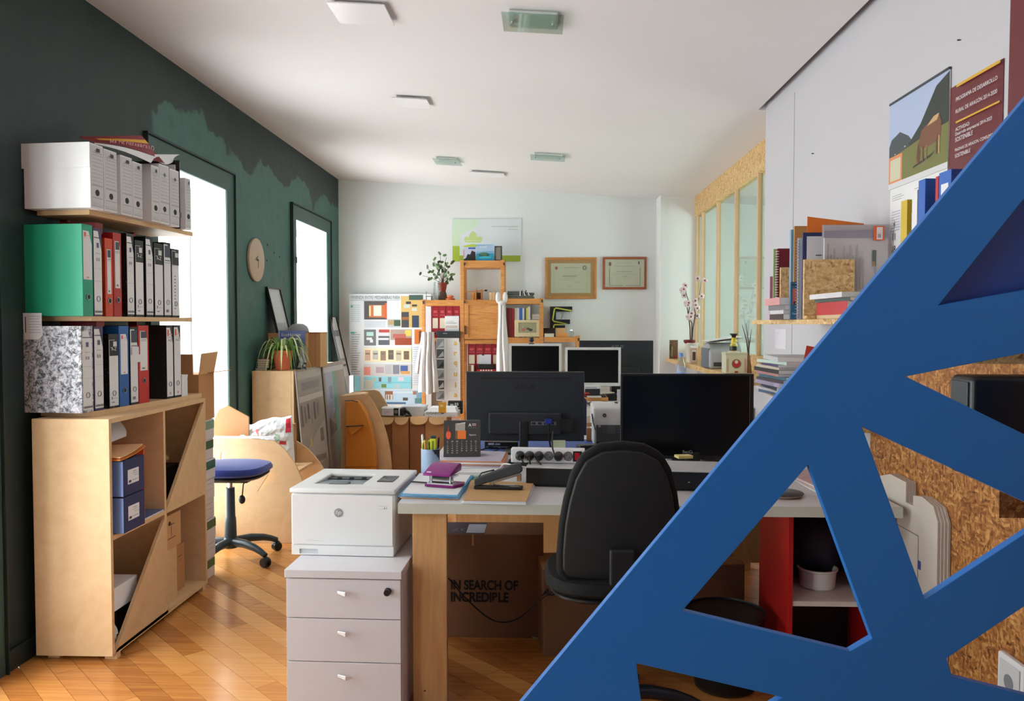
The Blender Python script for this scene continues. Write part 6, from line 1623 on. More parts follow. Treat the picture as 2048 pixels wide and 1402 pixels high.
cable('black monitor cable crossing the blue mat', [at(1205, 893, 4.1), at(1180, 897, 4.1), at(1150, 899, 4.1), at(1120, 894, 4.05), at(1108, 898, 4.0)], .003)

# opposite half of the desk: blue mat, papers, small things
t = thing('desk_mat', 'blue desk mat on the rear half of the double desk', 'desk mat', (-.62 + .2, 3.88, DZ + .0005))
bx('mat', (0, 0, 0), (1.02, .50, .003), M('mat_blue', (58, 88, 160), .6, var=.03), t, bevel=.001); bx('border', (-.004, -.004, 0), (1.024, .504, .0015), M('mat_border', (40, 60, 120), .6), t)
t = thing('binder_machine', 'dark flat device with white labels lying behind the calendar', 'device', (at(968, 905, 4.0).x, 4.02, DZ + .004))
bx('housing', (0, 0, 0), (.17, .12, .035), mBlackP, t, bevel=.004); prn(t, (0, 0, 0), X_, Z_, [(.02, .02, .05, .03, (190, 196, 206)), (.055, .02, .08, .028, (170, 176, 190)), (.01, .008, .12, .012, (110, 116, 130))])
t = thing('keyboard', 'black keyboard lying behind the power strip', 'keyboard', (at(1018, 905, 3.60).x, 3.52, DZ + .001), .02)
bx('housing', (0, 0, 0), (.40, .13, .016), mBlackP, t, bevel=.004)
ky = MB()
for r in range(5):
    for k in range(20): ky.box((.008 + k * .0193, .010 + r * .0225, .016), (.025 + k * .0193, .029 + r * .0225, .021))
o = ky.build('key', mBlackM, t); o['kind'] = 'stuff'
t = thing('sticky_note', 'pale yellow sticky note hanging under the rear monitor', 'note', at(1103, 899, 3.93))
a, b = at(1103, 900, 3.93), at(1131, 880, 3.93)
MB().prism([(a.x, 3.93, a.z), (b.x, 3.93, a.z), (b.x, 3.945, b.z), (a.x, 3.945, b.z)], (0, .001, 0)).build('sheet', M('note_green_white', (206, 216, 180), .6), t, world=True)
prn(t, (a.x, 3.928, a.z), X_, Z_, [(.004, .012 + .012 * k, .058, .0128 + .012 * k, (176, 186, 160)) for k in range(3)], world=True)
MB().prism([(a.x, 3.93, a.z), (b.x, 3.93, a.z), (b.x, 3.93, a.z - .0), (b.x, 3.96, DZ + .004), (a.x, 3.96, DZ + .004)], (0, .001, 0)).build('holder', M('clear_holder', (196, 206, 190), .4), t, world=True)
t = thing('adapter', 'black power adapter with cable behind the black chair', 'adapter', (at(1160, 900, 3.95).x, 3.93, DZ + .004), .3)
bx('housing', (0, 0, 0), (.11, .06, .032), mBlackP, t, bevel=.006, seg=3); MB().tube([(.11, .03, .016), (.15, .035, .02), (.2, .05, .012)], .003, 6).build('cord', mBlackM, t, smooth=True)

# monitors --------------------------------------------------------------------
def monitor(label, px0, py0, px1, py1, Y, rz=0, bez=mBlackP, shell=M('monitor_back', (36, 40, 46), .38, var=.03), fw=.014, base_w=.22, foot_z=DZ, logo=None, back=False, neck=.05, logo_m=None, th_=.022, neck_x=None, group=None):
    a, b = at(px0, py1, Y), at(px1, py0, Y); w, h = b.x - a.x, b.z - a.z; zc_ = a.z - foot_z
    t = thing('monitor', label, 'monitor', ((a.x + b.x) / 2, Y, foot_z), rz + (PI if back else 0), group)
    hw = w / 2
    MB().box((-hw, .004, zc_), (hw, .004 + th_, zc_ + h)).build('housing', shell, t, bevel=.004, seg=2)
    MB().box((-hw * .62, .004 + th_ - .002, zc_ + h * .10), (hw * .62, .004 + th_ + .024, zc_ + h * .42)).build('rear_cover', shell, t, bevel=.010, seg=3)
    MB().plate([(-hw, 0, zc_), (hw, 0, zc_), (hw, 0, zc_ + h), (-hw, 0, zc_ + h)], [[(-hw + fw, 0, zc_ + fw * 1.3), (hw - fw, 0, zc_ + fw * 1.3), (hw - fw, 0, zc_ + h - fw), (-hw + fw, 0, zc_ + h - fw)]], (0, .006, 0)).build('bezel', bez, t, bevel=.0015)
    bx('screen', (-hw + fw - .001, .002, zc_ + fw * 1.3 - .001), (hw - fw + .001, .0045, zc_ + h - fw + .001), mScreen, t)
    nx = 0 if neck_x is None else neck_x
    MB().box((nx - neck, .034, .008), (nx + neck, .056, zc_ + h * .3)).build('neck', mBlackP if shell is not MATS.get('monitor_silver') else mDarkG, t, bevel=.004)
    MB().box((nx - base_w / 2, -.05, 0), (nx + base_w / 2, .11, .010)).build('base', mBlackP if shell is not MATS.get('monitor_silver') else mDarkG, t, bevel=.004)
    return t, w, h, zc_
t, w, h, z_ = monitor('black monitor seen from behind, on the rear half of the double desk', 933, 743, 1168, 880, 3.97, 0, back=True, neck=.022, neck_x=.005, base_w=.20)
yb = .0262
def onback(px, py): p = at(px, py, 3.97 - yb); q = wmat(t).inverted() @ p; return q.x, q.z
x0, z1 = onback(960, 754.5); x1, z2 = onback(1142, 759)
bx('vent_slot', (min(x0, x1), yb - .0012, min(z1, z2)), (max(x0, x1), yb, max(z1, z2)), mBlackM, t)
text('ASUS', t, (onback(1049, 774)[0], yb, onback(1049, 774)[1]), -X_, Z_, width=.113, height=.026, mat=mBlackM, eps=.0012, shear=.25, bold=.03)
x0, z1 = onback(957, 836); x1, z2 = onback(1145, 866)
bx('port_recess', (min(x0, x1), yb + .0215, min(z1, z2) + .01), (max(x0, x1) - .06, yb + .0235, max(z1, z2)), M('recess_black', (12, 12, 13), .6), t)
x0, z1 = onback(1062, 842); x1, z2 = onback(1112, 849)
pb = bx('port_block', (min(x0, x1), yb + .0235, min(z1, z2)), (max(x0, x1), yb + .026, max(z1, z2)), M('port_metal', (130, 134, 138), .4, metal=.5), t)
for k in range(4): bx('port', (min(x0, x1) + .010 + .03 * k, yb + .026, min(z1, z2) + .003), (min(x0, x1) + .03 + .03 * k, yb + .0266, max(z1, z2) - .003), mBlackM, pb)
vg = at(1097, 843, 3.97 - .075)
t = thing('vga_plug', 'blue video plug with a black cable at the rear of the monitor', 'plug', vg)
MB().box((-.017, -.025, -.012), (.017, .022, .012)).build('plug_body', M('plug_blue', (34, 46, 150), .4), t, bevel=.004)
MB().tube([(.0, -.022, -.008), (.0, -.03, -.03), (.004, -.02, -.09), (.012, -.01, -.13), (.02, .0, -.155)], [.008, .006, .0048, .0045, .0045], 8).build('cord', mBlackM, t, smooth=True)
# big front monitor
t, w, h, z_ = monitor('large black monitor with its dark screen facing the black chair', 1241, 748, 1508, 917, 3.55, 0, fw=.010, base_w=.24, neck=.028, neck_x=-.0)
for o in t.children:
    if o.name.startswith(('neck', 'base')): o.location.x = at(1386, 900, 3.55).x - t.location.x
    if o.name.startswith('neck'): pass
nxq = at(1386, 900, 3.55).x - t.location.x
MB().box((nxq - .029, -.012, .006), (nxq + .029, .036, z_ + .03)).build('neck_front', mBlackP, t, bevel=.004)
bx('side_strip', (w / 2 - .0175, -.0015, .0 + z_ + .02), (w / 2 - .0155, .001, z_ + h - .01), M('strip_silver', (110, 112, 116), .3, metal=.5), t)
text('BenQ', t, (at(1375, 904, 3.55 - .012).x - t.location.x, -.012, at(1375, 904, 3.538).z - DZ), X_, Z_, width=.042, mat=M('logo_grey', (150, 152, 156), .35), eps=.0015)

# small things around the front monitor's foot
p = atz(1400, 944, st_z)
t = thing('sticky_pad', 'yellow sticky note pad on the riser beside the monitor neck', 'note pad', (p.x - .03, 3.30, DZ + RH + .002), .2)
bx('pad', (0, 0, 0), (.062, .05, .010), M('note_yellow', (220, 202, 130), .6), t); bx('top_sheet', (.001, -.001, .010), (.064, .049, .0106), M('note_yellow2', (230, 214, 150), .6), t)
p = atz(1352, 925, DZ)
t = thing('hard_drive', 'silver grey portable device by the foot of the large monitor', 'device', (p.x - .03, 3.62, DZ + .002), .1)
bx('housing', (0, 0, 0), (.075, .09, .03), mGrey, t, bevel=.006, seg=3); bx('top_plate', (.006, .006, .03), (.069, .084, .033), mSteel, t, bevel=.002)
p = atz(1385, 940, DZ)
t = thing('document_box', 'grey brown flat box lying behind the monitor neck', 'box', (at(1392, 930, 3.68).x, 3.66, DZ + .001), -.03)
bx('carton', (0, 0, 0), (.22, .17, .045), M('taupe_card', (134, 118, 108), .6), t, bevel=.002); bx('lid', (-.001, -.001, .026), (.221, .171, .047), M('taupe_card2', (146, 130, 120), .6), t, bevel=.002)
t = thing('computer_mouse', 'black mouse by the taupe box under the large monitor', 'mouse', (at(1398, 922, 3.62).x, 3.58, DZ + .002), .5)
MB().ball((0, 0, .012), (.028, .05, .016), 16, 10).build('shell', mBlackP, t, smooth=True); MB().lathe([(.004, -.003), (.004, .003)], (0, -.025, .027), 10, axis='x').build('scroll_wheel', mGrey, t, smooth=True)
cable('brown cable loop behind the large monitor by the blue lattice', [at(1446, 935, 3.75), at(1443, 925, 3.75), at(1448, 918, 3.76), at(1458, 915, 3.78), at(1480, 917, 3.8)], .0025, M('cable_brown', (70, 44, 34), .5))
t, zq = paper_pile('pile of pink printed magazines at the far end of the desk', [(1583, 958), (1640, 985), (1690, 970), (1640, 930)], DZ + .001, [(.004, mPaper, 1.05), (.004, M('mag_pink', (206, 160, 160), .4, var=.2, vscale=40), 1.0), (.004, mPaper, .98), (.003, M('mag_pink', (206, 160, 160), .4), .96)], cat='magazines')
p = atz(1562, 991, DZ)
t = thing('glass_coaster', 'round brown glass dish on the desk near the blue lattice', 'dish', (p.x, p.y, DZ + .001))
MB().lathe([(0, 0), (.07, 0), (.078, .006), (.08, .011), (.077, .011), (.07, .005), (0, .005)], n=32).build('dish', M('glass_brown', (150, 122, 110), .08, coat=.5), t, smooth=True); MB().lathe([(.079, .0095), (.081, .011), (.079, .0125)], n=32).build('rim', mDarkG, t, smooth=True)

# white inkjet on the rear half ------------------------------------------------
a = at(1187, 900, 4.12)
ij = thing('inkjet_printer', 'white inkjet printer with dark control panel between the two monitors', 'printer', (a.x, 4.14, DZ + .004))
hz_ = at(1190, 812, 4.2).z - DZ
MB().prism([(0, 0.02, .0), (0, .28, 0), (0, .28, hz_), (0, .13, hz_), (0, .06, hz_ - .015), (0, .03, .125)], (.44, 0, 0)).build('housing', M('inkjet_white', (206, 204, 202), .4), ij, bevel=.014, seg=3, smooth=True)
MB().prism([(.016, .0, .02), (.016, .034, .122), (.016, .045, .122), (.016, .03, .0)], (.408, 0, 0)).build('control_panel', M('panel_black', (42, 44, 48), .35), ij, bevel=.002)
Upn = Vector((0, .034, .102)).normalized()
prn(ij, Vector((.016, -.001, .02)), X_, Upn, [(.055, .045, .10, .09, (66, 68, 72))] + [(.036 + .007 * (k % 2), .05 + .014 * (k // 2), .040 + .007 * (k % 2), .054 + .014 * (k // 2), (96, 98, 104)) for k in range(6)] + [(.108 + .007 * (k % 2), .05 + .014 * (k // 2), .112 + .007 * (k % 2), .054 + .014 * (k // 2), (96, 98, 104)) for k in range(6)])
MB().lathe([(.007, -.003), (.007, .001)], (.034, .024, .1), 14, axis='y').build('power_button', M('button_silver', (176, 178, 180), .3), ij, smooth=True)
lg_ = MB().lathe([(.010, -.002), (.010, .002)], (.06, .036, .155), 16, axis='y').build('logo', mDarkG, ij)
text('hp', ij, (.06, .034, .155), X_, Z_, width=.012, mat=mWhite, eps=.002, shear=.28)
MB().tube([(-.004, .06, .16), (.0, .03, .12), (.012, .012, .08)], .003, 6).build('cord', mBlackM, ij, smooth=True)
t = thing('envelope', 'brown envelope leaning against the white inkjet printer', 'envelope', (at(1173, 880, 4.3).x, 4.3, DZ + .004))
bx('envelope', (0, 0, 0), (.036, .012, at(1175, 858, 4.3).z - DZ), M('envelope_brown', (170, 120, 76), .7), t, bevel=.002); bx('flap', (0, -.001, .08), (.036, 0, .10), mCard2, t)
t = thing('paper_sheet', 'white paper sheet standing upright behind the inkjet printer', 'paper', at(1235, 815, 4.46))
a, b = at(1234, 815, 4.46), at(1262, 779, 4.46)
bx('sheet', (a.x, 4.46, DZ + .001), (b.x, 4.464, b.z), M('sheet_lilac', (222, 218, 228), .6), t, world=True); bx('stand', (a.x - .006, 4.45, DZ + .001), (b.x, 4.48, DZ + .018), mDarkG, t, world=True)
t = thing('phone', 'small black handset standing on the inkjet printer', 'phone', (at(1229, 818, 4.3).x, 4.3, DZ + .005 + hz_))
MB().box((0, 0, 0), (.02, .02, at(1229, 806, 4.3).z - DZ - hz_ + .0)).build('handset', mDarkG, t, bevel=.004); bx('antenna', (.002, .008, .02), (.008, .014, .05), mBlackP, t)

# ------------------------------------------------------------------ rear desk
RY = 5.86
rd = thing('desk', 'white rear desk with two pale framed monitors, in front of the pine shelving', 'desk', (-.45, RY, 0))
bx('desk_top', (0, 0, DZ - .036), (1.7, 1.35, DZ), mTop, rd, bevel=.0015); bx('edge_strip', (0, -.002, DZ - .036), (1.7, 0, DZ - .001), mEdge, rd)
for x in (.05, 1.53):
    for y in (.02, 1.28): bx('leg', (x, y, 0), (x + .12, y + .034, DZ - .037), mLeg, rd, bevel=.0015)
mPale = M('monitor_silver', (206, 206, 204), .4, var=.01)
t = thing('monitor_riser', 'small wooden board under the pale framed monitor on the rear desk', 'riser', (at(1130, 798, 6.32).x, 6.28, DZ + .001))
bx('board', (0, 0, .03), (at(1216, 798, 6.3).x - at(1130, 798, 6.3).x, .24, .058), mPineH, t, bevel=.003)
for x in (.01, .30): bx('foot', (x, .02, 0), (x + .03, .22, .03), mPine, t)
t, w, h, z_ = monitor('pale framed square monitor with a silver stand, nearer one on the rear desk', 1130, 695, 1242, 772, 6.34, 0, bez=mPale, shell=mPale, fw=.020, base_w=.2, foot_z=DZ + .0605, neck=.06)
MB().box((-.09, -.004, z_ - .022), (.06, .01, z_ + .004)).build('control_strip', mPale, t, bevel=.003); prn(t, (-.06, -.004, z_ - .016), X_, Z_, [(0, 0, .09, .008, (150, 154, 156))])
bx('stand_foot', (-.05, -.10, .001), (.06, -.05, .012), mPale, t)
t, w, h, z_ = monitor('pale framed monitor with a ball webcam on top, on the rear desk', 1018, 687, 1123, 765, 6.45, -.06, bez=mPale, shell=mPale, fw=.020, base_w=.2, foot_z=DZ + .001, neck=.06)
p = at(1063, 690, 6.46)
t = thing('webcam', 'small dark ball webcam clipped on the pale monitor', 'webcam', (p.x, 6.462, at(1063, 688, 6.46).z))
MB().ball((0, 0, .034), .021, 14, 10).build('ball', M('webcam_navy', (24, 32, 60), .25), t, smooth=True); MB().box((-.022, -.014, .0), (.022, .014, .007)).build('clip', mDarkG, t, bevel=.002); MB().lathe([(.008, .006), (.006, .016)], n=10).build('stem', mGrey, t, smooth=True); MB().lathe([(.008, -.022), (.009, -.018)], (0, 0, .036), 12, axis='y').build('lens', mBlackM, t, smooth=True)
t, w, h, z_ = monitor('black monitor seen from behind at the back of the rear desk', 1158, 681, 1306, 772, 6.95, 0, back=True, base_w=.22, foot_z=DZ + .001, neck=.03)
p = wmat(t).inverted() @ at(1234, 693, 6.95 - .026)
text('ASUS', t, (p.x, .0262, p.z), -X_, Z_, width=.118, height=.026, mat=M('logo_pale', (112, 116, 118), .35), eps=.0015, shear=.25, bold=.02)
p = atz(1185, 810, DZ)
t = thing('computer_mouse', 'black mouse with its cable on the rear desk', 'mouse', (p.x, 6.2, DZ + .001), .3)
MB().ball((0, 0, .014), (.034, .052, .02), 16, 10).build('shell', mBlackP, t, smooth=True); MB().tube([(.01, .05, .01), (.06, .08, .004), (.12, .06, .004), (.10, .03, .004), (.05, .03, .004)], .0022, 6).build('cord', mBlackM, t, smooth=True); MB().lathe([(.005, -.003), (.005, .003)], (0, -.03, .03), 10, axis='x').build('scroll_wheel', mGrey, t, smooth=True)
t = thing('red_stapler', 'small red object on the wooden riser under the pale monitor', 'stapler', (at(1171, 790, 6.34).x, 6.31, DZ + .062), .4)
MB().box((-.04, -.012, 0), (.03, .012, .012)).build('base', M('red_plastic', (176, 50, 46), .4), t, bevel=.004); MB().box((-.04, -.011, .016), (.03, .011, .034)).build('arm', MATS['red_plastic'], t, bevel=.005)
t = thing('desk_tray', 'dark tray with a pale dish on the rear desk behind the pale monitor', 'tray', (at(1212, 792, 6.62).x, 6.62, DZ + .001))
bx('tray_body', (0, 0, 0), (.22, .16, .05), mBlackP, t, bevel=.004); MB().ball((.02, .06, .06), (.06, .04, .012), 14, 8).build('dish', M('dish_pale', (196, 194, 180), .4), t, smooth=True)
t = thing('speaker', 'dark small speaker with a chrome edge beside the monitor stand', 'speaker', (at(1222, 790, 6.75).x, 6.78, DZ + .001))
bx('housing', (0, 0, 0), (.10, .1, .15), mBlackP, t, bevel=.006); bx('chrome_edge', (.0, -.001, .004), (.006, 0, .146), mChrome, t)

# ================================================================== under the front desk
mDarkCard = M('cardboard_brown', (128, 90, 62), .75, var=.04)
a, b = at(883, 1275, 3.47), at(1087, 1070, 3.47)
t = thing('cardboard_box', 'big brown monitor carton with black slogan lettering under the desk', 'box', (a.x, 3.47, 0))
w, h = b.x - a.x, b.z
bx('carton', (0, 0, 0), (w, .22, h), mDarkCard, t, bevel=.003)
bx('tape', (w * .3, -.0006, h - .05), (w * .32, 0, h), mCard, t)
tl = bx('top_label', (.0, .01, h), (w * .42, .20, h + .001), M('label_navy', (34, 40, 66), .5), t)
bx('sticker', (w * .24, .02, h + .001), (w * .42, .17, h + .0016), M('sticker_pale', (170, 184, 206), .5), t)
text('37', t, (w * .16, .07, h + .001), -X_, -Y_, width=.06, mat=M('label_grey_ink', (110, 120, 134), .5), eps=.0015)
tx = lambda px, py: Vector((at(px, py, 3.47).x - a.x, 0, at(px, py, 3.47).z))
text('IN SEARCH OF', t, (tx(901, 1170) + tx(1037, 1170)) / 2, X_, Z_, width=.295, height=.045, mat=mInk, eps=.0012, bold=.035)
text('INCREDIBLE', t, (tx(901, 1194) + tx(1018, 1194)) / 2, X_, Z_, width=.255, height=.045, mat=mInk, eps=.0012, bold=.035)
a2 = at(1052, 1280, 3.42); b2 = at(1240, 1122, 3.42)
t = thing('cardboard_box', 'lower brown carton with black logo lettering behind the black chair', 'box', (a2.x + .075, 3.28, 0), .13)
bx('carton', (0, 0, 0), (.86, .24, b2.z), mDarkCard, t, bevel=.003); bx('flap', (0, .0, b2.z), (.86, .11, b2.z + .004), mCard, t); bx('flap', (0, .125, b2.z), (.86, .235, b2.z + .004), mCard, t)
text('ASUS', t, (.05, 0, .27), X_, Z_, width=.12, height=.032, mat=mInk, eps=.0012, shear=.25, bold=.03)
cable('thin black cable hanging in front of the big carton', [at(874, 1138, 3.30), at(900, 1160, 3.38), at(935, 1200, 3.40), at(985, 1240, 3.40), at(1030, 1240, 3.32), at(1075, 1205, 3.2), at(1100, 1185, 3.15), at(1118, 1175, 3.12)], .003)
cable('pale cable lying on the floor in front of the cartons', [atz(1050, 1272, .004), atz(1090, 1279, .004), atz(1130, 1281, .004), atz(1175, 1281, .004), atz(1230, 1275, .004)], .003, M('cable_pale', (180, 176, 160), .5))
# ================================================================== black office chair at the front desk
mBlkF = M('fabric_black', (21, 21, 21), .8, bump=.12, bscale=200, var=.06, spec=.25)
CX, CY = .255, 2.74
def back_black(t):
    Yb = 2.56
    o = [(1113, 1150), (1113, 1110), (1118, 1050), (1127, 1000), (1141, 950), (1163, 909), (1200, 888), (1245, 884), (1290, 889), (1325, 907), (1344, 940), (1356, 985), (1363, 1035), (1366, 1090), (1364, 1140), (1352, 1164), (1320, 1172), (1240, 1174), (1160, 1172), (1128, 1166)]
    im = wmat(t).inverted()
    P = [im @ at(x, y, Yb) for x, y in o]
    c = Vector()
    for p in P: c += p / len(P)
    MB().prism(P, (0, .05, 0)).build('backrest', mBlkF, t, bevel=.020, seg=4, smooth=True)
    Q = [c + (p - c) * .90 for p in P]
    MB().prism([p + Vector((0, -.012, 0)) for p in Q], (0, .016, 0)).build('back_shell', mBlackM, t, bevel=.009, seg=3, smooth=True)
    MB().tube([(.0, .05, .47), (.0, -.10, .455), (.0, -.20, .49), (.0, -.203, .56), (.0, -.200, .66)], .016, 10).build('back_bar', mBlackM, t, smooth=True)
    MB().box((-.04, -.222, .50), (.04, -.196, .665)).build('bar_cover', mBlackM, t, bevel=.008, seg=3)
office_chair('office_chair', 'black office chair with a rounded tall backrest at the front desk', (CX, CY, 0), 0, mBlkF, .565, sw=.245, sd=.235, base_m=M('chair_base_black', (28, 30, 40), .35), back=back_black, star=.29, star_rot=PI * .80)

# waste bin
def mesh_bin():
    g = NT('bin_mesh'); tr = g.n('ShaderNodeBsdfTransparent'); mx = g.n('ShaderNodeMixShader'); mx.inputs['Fac'].default_value = .45
    g.b.inputs['Base Color'].default_value = (.012, .011, .011, 1); g.b.inputs['Roughness'].default_value = .5
    g.l(tr.outputs[0], mx.inputs[1]); g.l(g.b.outputs[0], mx.inputs[2])
    out = [n for n in g.t.nodes if n.type == 'OUTPUT_MATERIAL'][0]; g.l(mx.outputs[0], out.inputs['Surface']); return g.m
p = at(1450, 1222, 3.04)
t = thing('waste_bin', 'round black open waste bin under the desk beside the red cabinet', 'bin', (p.x, 3.04, 0))
rr = 80 * 3.04 / 1600
MB().lathe([(0, .004), (rr * .74, .004), (rr * .99, p.z - .004), (rr, p.z), (rr * .975, p.z), (rr * .72, .01), (0, .01)], n=36)  .build('body', mesh_bin(), t, smooth=True)
MB().lathe([(rr * .99, p.z - .008), (rr * 1.02, p.z - .004), (rr * 1.02, p.z + .002), (rr * .985, p.z + .003), (rr * .975, p.z - .004)], n=36).build('rim', mBlackP, t, smooth=True)

# red cabinet under the desk
mRedC2 = M('red_board', (182, 24, 20), .45, var=.04)
RX0, RX1, RY0, RY1, RZ = .89, 1.265, 2.90, 3.28, .706
t = thing('cabinet', 'red open cabinet with a white shelf under the front desk', 'cabinet', (RX0, RY0, 0))
w, d = RX1 - RX0, RY1 - RY0
bx('side_panel', (0, 0, 0), (.018, d, RZ), mRedC2, t, bevel=.001); bx('side_panel', (w - .018, 0, 0), (w, d, RZ), mRedC2, t, bevel=.001)
bx('back_panel', (.018, d - .008, 0), (w - .018, d, RZ), M('dark_board', (40, 36, 36), .6), t)
bx('top_panel', (.018, 0, RZ - .018), (w - .018, d - .008, RZ), mRedC2, t); bx('bottom_panel', (.018, 0, .02), (w - .018, d - .008, .038), mRedC2, t)
bx('shelf', (.018, .004, .358), (w - .018, d - .008, .376), M('shelf_white', (214, 206, 200), .5), t)
p = at(1636, 1181, 3.06)
t = thing('bowl', 'white round bowl on the white shelf of the red cabinet', 'bowl', (p.x, 3.07, .377))
MB().lathe([(0, 0), (.058, 0), (.064, .006), (.068, .066), (.074, .070), (.074, .076), (.066, .076), (.060, .012), (0, .012)], n=32).build('body', M('bowl_white', (220, 212, 206), .4), t, smooth=True)
MB().lathe([(0, .055), (.065, .056)], n=24).build('contents', M('soil', (50, 36, 26), .9), t)
t = thing('bag', 'dark navy bag behind the white bowl in the red cabinet', 'bag', (RX0 + .17, RY0 + .23, .377))
m = MB().ball((0, .02, .13), (.12, .09, .135), 20, 14); rn = random.Random(8)
m.v = [q + Vector((rn.uniform(-.006, .006), rn.uniform(-.006, .006), rn.uniform(-.006, .006))) for q in m.v]
m.build('bag_body', M('bag_navy', (20, 24, 44), .6), t, smooth=True); MB().tube([(-.05, 0, .24), (-.03, 0, .285), (.03, 0, .285), (.05, 0, .24)], .006, 8).build('handle', mBlackM, t, smooth=True)
t = thing('pouch', 'pinkish clear pouch beside the white bowl in the red cabinet', 'pouch', (RX0 + .31, RY0 + .15, .377))
MB().ball((0, 0, .07), (.04, .06, .07), 14, 10).build('body', M('pouch_pink', (150, 110, 110), .35), t, smooth=True); MB().box((-.03, -.04, .13), (.03, .04, .136)).build('seal', M('pouch_seal', (176, 140, 140), .3), t)
for k in range(3):
    t = thing('cable_plug', 'pale %s adapter lying at the bottom of the red cabinet' % ['grey', 'beige', 'white'][k], 'adapter', (RX0 + .16 + .055 * k, RY0 + .05 + .03 * k, .039), .5 * k)
    bx('housing', (0, 0, 0), (.045, .06, .035 + .01 * k), M('adapter_%d' % k, [(130, 130, 132), (150, 140, 130), (176, 170, 170)][k], .5), t, bevel=.006, seg=3); MB().tube([(.02, .06, .02), (.03, .09, .012), (.01, .10, .006)], .003, 6).build('cord', mBlackM, t, smooth=True)

# ================================================================== right wall: shelf boards and folders
SX = 1.0; S1Z = 1.398
t = thing('wall_shelf', 'long OSB wall shelf with folders on the right white wall'.replace('right ', ''), 'shelf', (SX, 1.95, S1Z - .019))
bx('board', (0, 0, 0), (WR - SX - .001, 1.92, .019), mOSB, t, bevel=.001)
for y in (.12, .5): MB().box((.06, y, -.10), (WR - SX - .001, y + .012, 0)).build('bracket', mOSB, t)
t = thing('wall_shelf', 'short OSB shelf above the long one, carrying the blue and yellow files', 'shelf', (1.06, 1.9, 1.443))
bx('board', (0, 0, 0), (WR - 1.061, .66, .017), mOSB, t, bevel=.001)
for y in (.02, .62): bx('spacer', (.02, y, -.044), (WR - 1.061, y + .018, 0), mOSB, t)
t = thing('wall_shelf', 'lower OSB wall shelf carrying a tall pile of papers', 'shelf', (1.077, 2.75, 1.042))
bx('board', (0, 0, 0), (WR - 1.078, 1.13, .018), mOSB, t, bevel=.001)
bx('bracket', (.08, .5, -.10), (WR - 1.078, .512, 0), mOSB, t)

def upright(name, label, px0, pytop, px1, Y, th_, mat, cat='folder', front=None, zb=S1Z + .0005, depth=None, group='folders on the OSB wall shelf', edge=None, spiral=None, tiltx=0):
    """stands on a shelf with its cover towards -y and its spine towards -x"""
    a, b = at(px0, pytop, Y), at(px1, pytop, Y); w = min(b.x, WR - .006) - a.x; h = a.z - zb
    t = thing(name, label, cat, (a.x, Y, zb), 0, group)
    bx('cover', (0, 0, 0), (w, .0022, h), mat, t); bx('cover', (0, th_ - .0022, 0), (w, th_, h), mat, t)
    bx('pages', (.004, .0022, .003), (w - .004, th_ - .0022, h - .004), edge or mPaper, t)
    if spiral:
        n = int(h / .011)
        o = MB()
        for k in range(n):
            c = Vector((-.001, th_ / 2, .008 + k * .011)); o.tube([c + Vector((.007 * math.cos(q), (th_ / 2 + .003) * math.sin(q), 0)) for q in [2 * PI * j / 8 for j in range(8)]], .0012, 4, closed=True)
        s_ = o.build('spiral', spiral, t, smooth=True); s_['kind'] = 'stuff'
    else: bx('spine', (-.0012, 0, 0), (.0, th_, h), mat, t)
    if front: prn(t, (0, 0, 0), X_, Z_, [('p', [(x * w, y * h) for x, y in q[1]], q[2]) if q[0] == 'p' else (q[0] * w, q[1] * h, q[2] * w, q[3] * h, q[4]) for q in front])
    return t, w, h
mMaroonC = M('maroon_cover', (116, 24, 34), .45)
t, w, h = upright('notebook', 'maroon spiral notebook behind the small OSB bookend', 1556, 497, 1605, 3.50, .014, mMaroonC, 'notebook', [(.66, .78, .80, .80, (214, 200, 200)), (.66, .70, .9, .72, (206, 190, 190)), (.70, .88, .95, .90, (206, 190, 190))], spiral=mPaper)
upright('booklet', 'pale green booklet standing farthest along the OSB wall shelf', 1548, 498, 1590, 3.53, .008, M('booklet_green', (166, 186, 136), .5), 'booklet')
upright('booklet', 'thin pink and black booklet leaning at the end of the OSB wall shelf', 1541, 553, 1580, 3.56, .007, M('booklet_pink', (186, 110, 140), .5), 'booklet', edge=mBlackM)
t = thing('bookend', 'small OSB bookend before the maroon notebook', 'bookend', (at(1561, 600, 3.44).x, 3.44, S1Z + .0005))
bx('upright', (0, 0, 0), (.2, .015, at(1561, 535, 3.44).z - S1Z), mOSB, t, bevel=.001); bx('foot', (0, .015, 0), (.2, .055, .012), mOSB, t)
mBlueSp = M('folder_pale_blue', (126, 170, 200), .45)
upright('folder', 'pale blue folder standing behind the spiral notebook on the wall shelf', 1583, 459, 1660, 3.30, .018, mBlueSp)
upright('folder', 'brown card folder between the pale blue and orange folders', 1590, 452, 1690, 3.27, .012, M('folder_brown', (176, 126, 70), .55))
